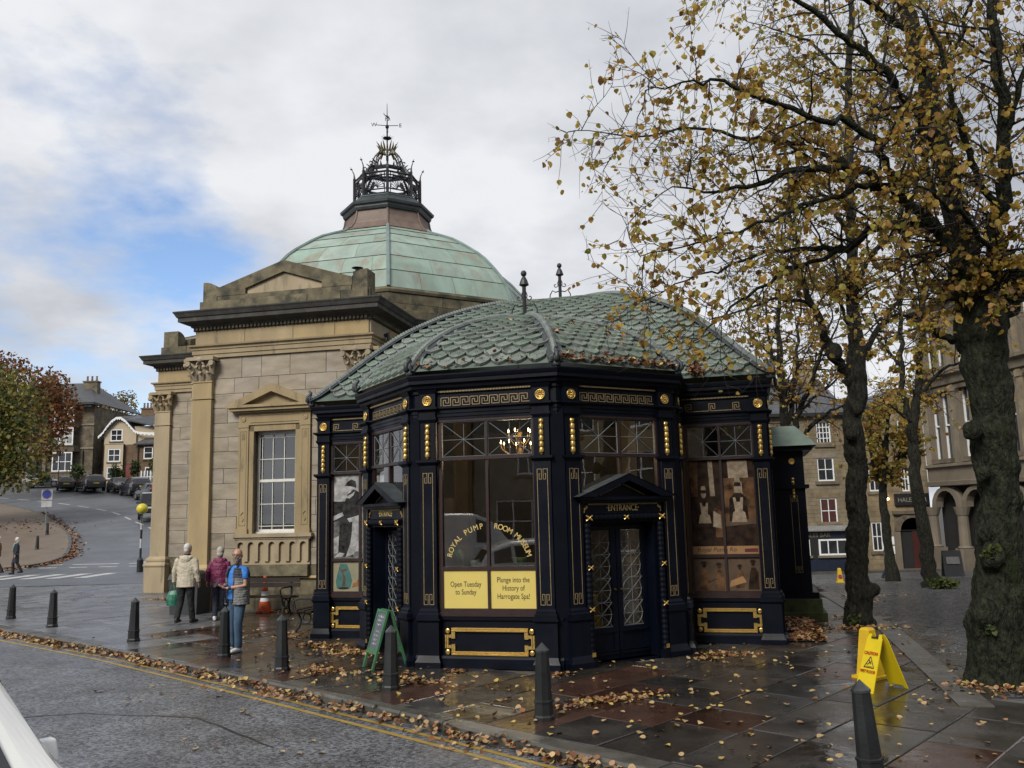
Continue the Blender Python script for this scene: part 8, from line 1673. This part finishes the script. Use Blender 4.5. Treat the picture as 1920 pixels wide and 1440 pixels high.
def wob(pts, amp, r_):
    """a limb polyline refined with a little crookedness"""
    out = []
    for i in range(len(pts) - 1):
        p0, p1, p2, p3 = (np.array(pts[max(0, min(len(pts) - 1, j))]) for j in (i - 1, i, i + 1, i + 2))
        for k in range(4):
            t = k / 4; q = .5 * ((2 * p1) + (-p0 + p2) * t + (2 * p0 - 5 * p1 + 4 * p2 - p3) * t * t + (-p0 + 3 * p1 - 3 * p2 + p3) * t ** 3)
            if k: q[:3] += nr.normal(0, amp * min(.12, .03 + q[3]), 3)
            q[3] = max(.006, q[3]); out.append(q)
    out.append(np.array(pts[-1])); return out
def tree(name, lb, data, bark_, step, blen, tlen, leaf_n, leaf_s, weights, group, n_parts=0, knots=(), min_y=None, bare=0.0, lean=(0, 0, .25), clump=1.0, tip_only=False):
    base = data['trunk'][0]; t = thing(name, lb, 'tree', base[:3], 0, group); B = np.array(base[:3])
    def loc(q): return Vector(np.array(q[:3]) - B)
    tp = wob(data['trunk'], .25, 0); m_ = MB(); n = 16 if n_parts else 9
    pts = [loc(q) for q in tp]; rad = [q[3] * (1 + nr.normal(0, .045)) for q in tp]
    m_.tube([pts[0] - Vector((0, 0, .25))] + pts, [rad[0] * 1.1] + rad, n)
    # flutes and burrs on the bole
    V = np.array(m_.v); 
    for kx, ky, kz, kr in knots:
        m_.ell(Vector((kx, ky, kz)) - Vector(B), (kr, kr, kr * 1.2), 12, 8)
    if n_parts:   # fuse burrs into the bole, then roughen it
        tr = remesh(m_, 'trunk', bark_, t, .026, 9); me = tr.data; k_ = len(me.vertices); co = np.zeros(k_ * 3, np.float32); no = np.zeros(k_ * 3, np.float32); me.vertices.foreach_get('co', co); me.vertices.foreach_get('normal', no); co = co.reshape(-1, 3); no = no.reshape(-1, 3)
        x, y, z = co[:, 0], co[:, 1], co[:, 2]; a_ = np.arctan2(y, x) * 2.2
        w = .010 * np.sin(z * 3.1 + np.sin(a_ * 2.3) * 2) * np.sin(a_ * 3 + z) + .011 * np.sin(z * 11 + 3 * np.sin(x * 9)) * np.sin(x * 31 + z * 4) + .009 * np.sin(x * 47 + z * 6 + 2 * np.sin(z * 9)) * np.sin(y * 41 + z * 5) + .006 * np.sin(z * 37 + x * 60 + y * 50)
        fall = np.clip((4.5 - z) / 1.5, .25, 1); co += no * (w * fall)[:, None]; me.vertices.foreach_set('co', co.reshape(-1)); me.update(); me.polygons.foreach_set('use_smooth', [True] * len(me.polygons))
    else: tr = m_.build('trunk', bark_, t, smooth=True)
    seeds = []
    def seed_along(P_, s0, scale=1.0):
        acc = 0
        for i in range(len(P_) - 1):
            a, b = np.array(P_[i]), np.array(P_[i + 1]); L_ = np.linalg.norm(b[:3] - a[:3]); acc += L_
            r = b[3]
            if i / len(P_) < s0: continue
            while acc > step: acc -= step; seeds.append((b[:3] + (a[:3] - b[:3]) * nr.rand(), (b[:3] - a[:3]) / (L_ + 1e-9), r, scale))
    seed_along(tp, .55, .9)
    for lm in data['limbs']:
        q = wob(lm, .5, 0); m_ = MB(); m_.tube([loc(p) for p in q], [max(.006, p[3]) for p in q], 8 if n_parts else 6); m_.build('branch', bark_, t, smooth=True); seed_along(q, .12)
        e = q[-1]; d_ = (q[-1][:3] - q[-3][:3]); d_ /= np.linalg.norm(d_) + 1e-9; seeds.append((e[:3], d_, .012, .8))
    br = MB(); tw = []; anchors = []
    for p, d_, r, sc in seeds:
        v = nr.normal(size=3); v -= d_ * (v @ d_) * .85; v /= np.linalg.norm(v); v = v + d_ * .55 + np.array(lean); v /= np.linalg.norm(v)
        L_ = blen * nr.uniform(.5, 1.25) * sc; k = 6; q = [p]; dd = v.copy()
        for j in range(k): dd = dd + nr.normal(0, .18, 3) + np.array((0, 0, -.05)); dd /= np.linalg.norm(dd); q.append(q[-1] + dd * L_ / k)
        r0 = min(.022, max(.008, r * .45)) * (1 if n_parts else 1.3)
        br.tube([loc(x) for x in q], [r0 * (1 - .8 * j / k) for j in range(k + 1)], 4, caps=False)
        s = .15
        for j in range(1, k + 1):
            for _ in range(2 if nr.rand() < .75 else 1):
                dj = (q[j] - q[j - 1]); dj /= np.linalg.norm(dj); w = nr.normal(size=3); w -= dj * (w @ dj); w /= np.linalg.norm(w) + 1e-9; w = w * .8 + dj * .7 + np.array((0, 0, -.05)); w /= np.linalg.norm(w); l2 = tlen * nr.uniform(.4, 1.3); f = nr.rand(); st = q[j - 1] + (q[j] - q[j - 1]) * f
                m1 = st + w * l2 * .5 + nr.normal(0, .03 * l2, 3); e = m1 + (w + nr.normal(0, .25, 3)) * l2 * .5; tw.append((st, m1, e))
                if nr.rand() > bare: anchors.append((st, m1, e))
    o = br.build('branch', twig_m, t)
    mb = MB()
    for a, b, c in tw: mb.tube([loc(a), loc(b), loc(c)], [.0048 if n_parts else .008, .0036 if n_parts else .006, .0018 if n_parts else .003], 3, caps=False)
    lab(mb.build('twigs', twig_m, t), kind='stuff')
    A = np.array(anchors); n = int(leaf_n); cw = np.repeat(np.exp(nr.normal(0, .95, len(A) // 9 + 1)), 9)[:len(A)]; idx = nr.choice(len(A), n, p=cw / cw.sum()); f = nr.rand(n) ** (.6); a, b, c = A[idx, 0], A[idx, 1], A[idx, 2]
    P = np.where((f < .5)[:, None], a + (b - a) * (f * 2)[:, None], b + (c - b) * (f * 2 - 1)[:, None]) + nr.normal(0, .02, (n, 3))
    if min_y is not None: P = P[P[:, 1] > min_y]; n = len(P)
    S = leaf_s * nr.uniform(.6, 1.25, n); Rm = rand_rot(n); w = np.array(weights, float); w /= w.sum()
    # tints come in drifts
    ph = np.sin(P[:, 0] * 1.7 + 1) + np.sin(P[:, 2] * 1.9 + P[:, 1]); mi = nr.choice(len(LEAF), n, p=w); mi = np.where((ph > .8) & (nr.rand(n) < .4), 2, mi)
    if n_parts:
        dist = np.linalg.norm(P - np.array((0, 0, CAM_H)), axis=1); vis = (np.abs(P[:, 0] / P[:, 1]) < .60) & (P[:, 2] - CAM_H < P[:, 1] * .62) & (P[:, 1] > 1)
        order = np.argsort(np.where(vis, dist / S, 1e6)); pick = order[:n_parts]; rest = order[n_parts:]
        for _ in leaf_objs(P[pick] - B, Rm[pick], S[pick], mi[pick], LEAF_ONE, 'leaf', t): pass
    else: rest = np.arange(n)
    me = leaf_mesh('foliage', P[rest] - B, Rm[rest], S[rest], LEAF, mi[rest]); lab(inst('foliage', me, t), kind='stuff')
    return t
tree('lime_tree', 'large mossy lime tree with a burred trunk, cut off by the picture edge', TREE1, bark_m, .17, 1.2, .48, 10200, .073, (6, 2.8, 2.2, 1.0, 1.8), 'autumn lime trees by the lane', 290,
     knots=[(5.86, 11.1, .86, .17), (5.84, 11.2, .62, .13), (5.98, 11.05, 1.55, .14), (5.95, 11.1, 1.85, .10), (6.35, 11.0, 1.05, .13), (5.93, 11.1, 3.15, .12), (6.0, 11.1, 2.6, .09), (6.28, 10.98, .35, .14)], bare=.10)
tree('lime_tree', 'dark-trunked lime tree standing between pavilion and cobbles, forked low', TREE2, bark, .25, 1.4, .5, 6200, .074, (5, 2.0, 2.6, 1.4, 1.4), 'autumn lime trees by the lane', 250, knots=[(6.86, 16.95, .62, .11), (6.42, 16.85, 5.25, .17), (6.62, 16.85, 3.6, .11), (6.80, 16.95, 4.1, .12)], bare=.15)
tree('lime_tree', 'slim leaning lime tree with a sprouting base, in front of the arched inn', TREE3, bark, .75, 1.9, .7, 3200, .12, (5, 2, 2, 2, 1), 'autumn lime trees by the lane', 0, bare=.3)
tree('lime_tree', 'small lime tree with a full ochre crown, in front of the arched inn', TREE4, bark, .42, 1.5, .6, 4200, .15, (5, 1.5, 3.5, 1, 1.2), 'autumn lime trees by the lane', 0)
tree('lime_tree', 'thin many-stemmed lime tree nearly bare, just behind the pavilion porch', TREE5, bark, .48, 1.9, .7, 3000, .095, (3.5, 3.5, 2, 2.5, .8), 'autumn lime trees by the lane', 0, bare=.3)
# base sprouts and moss tufts on the big bole
def leaf_cloud(name, lb, cat, blobs, n, s, mats, w, loc=(0, 0, 0), trunk=None, group=None, droop=.3):
    t = thing(name, lb, cat, loc, 0, group); B = np.array(loc); bl = np.array(blobs, float); vol = bl[:, 3] * bl[:, 4] * bl[:, 5]; bi = nr.choice(len(bl), n, p=vol / vol.sum())
    d_ = nr.normal(size=(n, 3)); d_ /= np.linalg.norm(d_, axis=1)[:, None]; r = nr.rand(n) ** .45; P = bl[bi, :3] + d_ * bl[bi, 3:6] * r[:, None]
    # clumps: pull towards random twig centres
    C_ = P[nr.randint(0, n, max(12, n // 45))]
    ci = nr.randint(0, len(C_), n); near = np.linalg.norm(P - C_[ci], axis=1) < 1.6; P = np.where(near[:, None], P * .45 + C_[ci] * .55, P)
    S = s * nr.uniform(.6, 1.3, n); wv = np.array(w, float); mi = nr.choice(len(mats), n, p=wv / wv.sum()); hi = np.sin(C_[ci].sum(1) * 2.1) > .3; mi = np.where(hi & (nr.rand(n) < .55), len(mats) - 1, mi)
    me = leaf_mesh('foliage', P - B, rand_rot(n, droop), S, mats, mi); lab(inst('foliage', me, t), kind='stuff')
    if trunk:
        m_ = MB()
        for pts in trunk: m_.tube([Vector(q[:3]) - Vector(loc) for q in pts], [q[3] for q in pts], 7)
        m_.build('trunk', bark, t, smooth=True)
    return t
gl1 = mat('leaf_green', (.085, .105, .022), .6, .3, 5, trans=.4); gl2 = mat('leaf_lime', (.15, .155, .03), .6, .3, 5, trans=.4); gl3 = mat('leaf_deep', (.04, .06, .02), .6, .3, 5, trans=.3); or1 = mat('leaf_copper', (.20, .075, .022), .6, .3, 5, trans=.4); or2 = mat('leaf_rust', (.13, .045, .018), .6, .3, 5, trans=.4); gl4 = mat('leaf_gold', (.24, .19, .04), .6, .3, 5, trans=.4)
zb = H(-39, 60)
leaf_cloud('weeping_tree', 'broad green tree turning yellow, hanging low over the corner pavement', 'tree', [(-37.3, 60, 9.5, 4.2, 3.5, 4.6), (-34.6, 59.5, 7.4, 2.6, 2.5, 2.9), (-35, 59.5, 10.6, 2.6, 2.5, 2.4), (-34.0, 59.5, 6.0, 1.6, 1.8, 1.6), (-39.5, 60, 9.5, 4.2, 3.5, 4.6), (-36.6, 59.5, 7.6, 2.7, 2.5, 3.3), (-37.2, 59.5, 10.6, 2.8, 2.5, 2.4), (-41, 60, 12.2, 4, 3, 2.4), (-35.6, 59.5, 6.2, 1.9, 1.8, 2.0), (-42, 60, 6, 4, 3, 2.5)], 15000, .22, [gl1, gl3, gl2, gl4], (4, 3, 3, 2), (-40, 60, zb), [[(-40, 60, zb, .3), (-40, 60, 6, .25), (-39.6, 60, 9, .15)]])
zb = H(-46, 76)
leaf_cloud('copper_tree', 'rust red tree rising behind the green one, beside the dark stone house', 'tree', [(-47.5, 76, 13.0, 4.6, 3, 3.4), (-42.2, 76, 14.0, 3.0, 2.6, 2.3), (-40.3, 76, 12.2, 2.1, 2, 2.2), (-46.3, 76, 16.4, 3.2, 2.2, 1.5), (-41.4, 76, 9.8, 1.8, 1.8, 2.2), (-51, 76, 15, 4, 3, 3)], 12000, .24, [or2, gl1, or1], (2, 1.6, 5), (-46, 76, zb), [[(-46, 76, zb, .35), (-45.5, 76, 10, .28), (-44, 76, 13, .15), (-41.5, 76, 14.5, .05)], [(-45.5, 76, 10, .2), (-47, 76, 15, .1), (-48.5, 76, 18.6, .02)]])
zb = 8.0
leaf_cloud('amber_tree', 'small airy amber tree on the skyline between the two hill houses', 'tree', [(-52.8, 112, 17.0, 2.6, 2, 2.0), (-51.0, 112, 18.0, 1.8, 1.8, 1.7), (-54.6, 112, 18.4, 1.6, 1.6, 1.9), (-50.2, 112, 15.6, 2.0, 1.8, 1.6), (-52.5, 112, 14, 2.8, 2, 1.8)], 2600, .24, [or1, gl1, gl4], (3, 1.5, 3), (-52.5, 112, zb), [[(-52.5, 112, zb, .3), (-52.5, 112, 14, .2), (-51.5, 112, 18, .05)], [(-52.5, 112, 13, .15), (-54.4, 112, 18.6, .03)]])
for (x, y, z0, rx, rz, lb) in ((-49.7, 91.2, 6.7, .95, .95, 'round clipped dark shrub by the door of the dark stone house'), (-46.9, 92.4, 7.4, .9, 1.1, 'dark shrub against the wall of the dark stone house'), (-42.2, 91.4, 7.2, .9, 1.0, 'green shrub under the cream bay window'), (-40.2, 91.6, 7.5, .7, 1.1, 'green shrub beside the red door'), (-38.0, 91.4, 7.8, .9, 1.0, 'yellow-green shrub behind the picket fence')):
    leaf_cloud('garden_shrub', lb, 'shrub', [(x, y, z0 + rz * .4, rx, rx * .8, rz)], 900, .16, [gl3, gl1, gl2] if 'yellow' in lb else [gl3, gl3, gl1], (3, 2, 1), (x, y, H(x, y)))
tx, ty = 15.6, 31.2; leaf_cloud('base_sprouts', 'tuft of green sprouts at the foot of the slim leaning tree', 'plant', [(tx - .75, ty - .3, H(tx, ty) + .22, .62, .4, .26)], 420, .12, [gl3, gl1, gl1], (2, 3, 1), (tx - .75, ty - .3, H(tx, ty)))
def bole_tuft(lb, x, y, z, n, r): leaf_cloud('bole_sprouts', lb, 'plant', [(x, y, z, r, r * .7, r * 1.3)], n, .055, [gl3, gl1, gl1], (3, 2, 1), (x, y, z))
bole_tuft('ferny sprouts on the lower burr of the big mossy trunk', 5.84, 10.98, .72, 45, .09); bole_tuft('mossy sprouts higher on the big trunk beside the ornate doorway', 5.92, 10.95, 1.62, 45, .11); bole_tuft('sprouts at the foot of the dark forked trunk', 6.32, 16.7, .12, 60, .16)
# ---- fallen leaves
def pick_mi(n, w=(4, 3, 2.4, 1.6)): w = np.array(w, float); return nr.choice(4, n, p=w / w.sum())
# drift in the gutter
FP, FS, FM, FT = [], [], [], []
def addl(P, s, mi, tilt): FP.append(P); FS.append(s); FM.append(mi); FT.append(np.full(len(P), tilt))
n = 4300; s_ = nr.uniform(11, cum[-1] - 9, n); off = []
s_ = s_[(.35 + .65 * (np.sin(s_ * 2.3) * np.sin(s_ * .83 + 1) + 1) / 2 + .25 * np.sin(s_ * 7.1)) > nr.rand(n) * .8]; n = len(s_)
P = np.zeros((n, 3))
for i in range(n):
    q, t_ = kat(s_[i]); wd = .27 * (0.35 + .65 * sstep(13, 22, s_[i])) * (.8 + .25 * math.sin(s_[i] * 3.1) * math.sin(s_[i] * 1.3)); o_ = abs(nr.normal(0, 1)) * wd * .55 + .17; P[i] = (q.x + t_.y * o_, q.y - t_.x * o_, -.10 + max(0, (.10 + .02 * math.sin(s_[i] * 5)) * (1 - (o_ - .17) / .45)) * nr.rand() * sstep(12, 20, s_[i]))
addl(P, nr.uniform(.04, .075, n), pick_mi(n, (4, 3, 2.6, .7)), .55)
# thin scatter on pavement and road
def scatter(n, gen, s0, s1, w, tilt=.22, z=.012):
    P = []
    for _ in range(n * 6):
        if len(P) >= n: break
        x, y = gen()
        if hidden(x, y): continue
        P.append((x, y, H(x, y) + z + rnd.random() * .012))
    if P: addl(np.array(P), nr.uniform(s0, s1, len(P)), pick_mi(len(P), w), tilt)
def pav_pt():
    while True:
        x, y = rnd.uniform(-9, 7.5), rnd.uniform(6.5, 20)
        if .1 < knl(x, y) < 13 and right_of_lane(x, y) < .8 and rnd.random() < (.95 if -5 < x < 2.5 and y < 15 else .45 if x > -6 else .15): return x, y
scatter(560, pav_pt, .04, .075, (2, 4, 1, 3))
def disc(cx_, cy_, rx, ry, rot=0):
    def g():
        a = rnd.uniform(0, 2 * math.pi); r = abs(rnd.gauss(0, .5)); u, v = rx * r * math.cos(a), ry * r * math.sin(a); return cx_ + u * math.cos(rot) - v * math.sin(rot), cy_ + u * math.sin(rot) + v * math.cos(rot)
    return g
for c, n in (((-2.75, 14.9, .75, .5, -.5), 420), ((-3.5, 15.7, .7, .3, -.6), 180), ((1.1, 10.75, 1.1, .26, .35), 330), ((-1.5, 12.3, 1.5, .45, -.7), 260), ((-2.9, 13.2, 1.2, .4, -.75), 170), ((3.25, 13.75, .6, .22, -.1), 170), ((2.85, 13.4, .3, .2, 0), 60), ((6.35, 16.4, .75, .45, 0), 330), ((6.0, 10.7, .8, .42, 0), 240), ((6.9, 10.6, .5, .3, 0), 130), ((5.6, 11.1, .5, .25, 0), 90), ((-5.2, 21.3, 1.4, .3, -.2), 220), ((-10.3, 25.8, 1.2, .6, 0), 160), ((.55, 12.4, .25, .08, .3), 36), ((-.9, 12.85, .3, .08, -.3), 40), ((7.2, 19.5, 1.0, .6, .4), 110), ((9.6, 24.5, 1.5, .5, 1.2), 170), ((6.8, 22.5, .6, 1.3, .2), 220), ((10.5, 27.5, 2, .5, -.3), 150), ((-4.4, 17.0, .7, .5, .3), 150)):
    scatter(int(n * .75), disc(*c), .04, .072, (4, 2.5, 3, 1.2), .45)
def bed_pt(): u, b = 4.42 + .5 * rnd.random(), .3 + 6.3 * rnd.random() ** 1.3; return loc_pav(u, b)
n = 1500; P = np.array([(*bed_pt(), 0) for _ in range(n)]); P[:, 2] = [H(x, y) + .03 + .05 * rnd.random() for x, y, _ in P]; addl(P, nr.uniform(.045, .08, n), pick_mi(n, (3, .8, 5, .6)), .5)
def road_pt():
    while True:
        x, y = rnd.uniform(-6, 3), rnd.uniform(4, 13)
        if -2.3 < knl(x, y) < -.6: return x, y
P = np.array([(*road_pt(), -.095) for _ in range(60)]); addl(P, nr.uniform(.05, .08, 60), pick_mi(60, (3, 4, 1, 2)), .15)
# red-brown drift on the far kerb and under the green tree
n = 900; P = np.zeros((n, 3))
for i in range(n):
    j = rnd.randint(14, 46); q = sc_[j].lerp(sc_[j + 1], rnd.random()); x, y = q.x + rnd.gauss(.25, .22), q.y + rnd.gauss(0, .2); P[i] = (x, y, H(x, y) + .06)
addl(P, nr.uniform(.09, .17, n), pick_mi(n, (.8, .3, 6, .2)), .4)
n = 900; P = np.array([(rnd.gauss(-40, 4), rnd.gauss(60, 2.2), 0) for _ in range(n)]); P[:, 2] = [H(x, y) + .15 for x, y, _ in P]; addl(P, nr.uniform(.09, .17, n), pick_mi(n, (1, .3, 6, .2)), .3)
P, S, Mi, T = np.concatenate(FP), np.concatenate(FS), np.concatenate(FM), np.concatenate(FT); n = len(P); Rm = np.zeros((n, 3, 3))
for tl in np.unique(T): k = T == tl; Rm[k] = flat_rot(int(k.sum()), tl)
dist = np.linalg.norm(P - np.array((0, 0, CAM_H)), axis=1); vis = (np.abs(P[:, 0] / P[:, 1]) < .59) & (P[:, 1] > 7.6 - .02)
order = np.argsort(np.where(vis, dist / S, 1e6)); pick, rest = order[:290], order[290:]
for o in leaf_objs(P[pick], Rm[pick], S[pick], Mi[pick], FALL_ONE, 'fallen_leaf'):
    lab(o, 'single fallen autumn leaf lying loose on the wet ground', 'leaf', 'fallen leaves scattered on the wet paving')
lab(inst('fallen_leaves', leaf_mesh('fallen_leaves', P[rest], Rm[rest], S[rest], FALL, Mi[rest])), kind='stuff')
# leaves lodged on the pavilion roof
P = []
for i in range(420):
    k = rnd.choice([1, 2, 2, 2, 2, 2, 2, 2, 2, 3, 3]); f = rnd.random(); s = abs(rnd.gauss(0, .02)) + .004
    if k == 3: P0, P1, A, pf = MC[0], MC[1], MA, prof_m; f = .72 + .28 * rnd.random()
    else: P0, P1, A, pf = BV[k + 1], BV[k + 2], (0, 0), prof_b
    if rnd.random() < .12: s = rnd.uniform(.05, .5)
    p = roof_pt(P0, P1, A, s, f, pf); P.append((p.x, p.y - .04, p.z + .06))
P = np.array(P); n = len(P); B_ = np.array([(*loc_pav(x, y), z) for x, y, z in P])
lab(inst('roof_leaves', leaf_mesh('roof_leaves', B_, flat_rot(n, .6), nr.uniform(.035, .07, n), FALL, pick_mi(n, (1.5, .5, 6, .5)))), kind='stuff')
# a few caught on the gully at the corner where bay meets front
P = np.array([(*loc_pav(2.95 + .25 * rnd.random(), -.35 + .5 * rnd.random() - .3 * rnd.random()), 4.52 + .25 * rnd.random()) for _ in range(160)])
lab(inst('roof_leaves', leaf_mesh('roof_leaves', P, flat_rot(160, .6), nr.uniform(.035, .065, 160), FALL, pick_mi(160, (1, .3, 6, .3)))), kind='stuff')
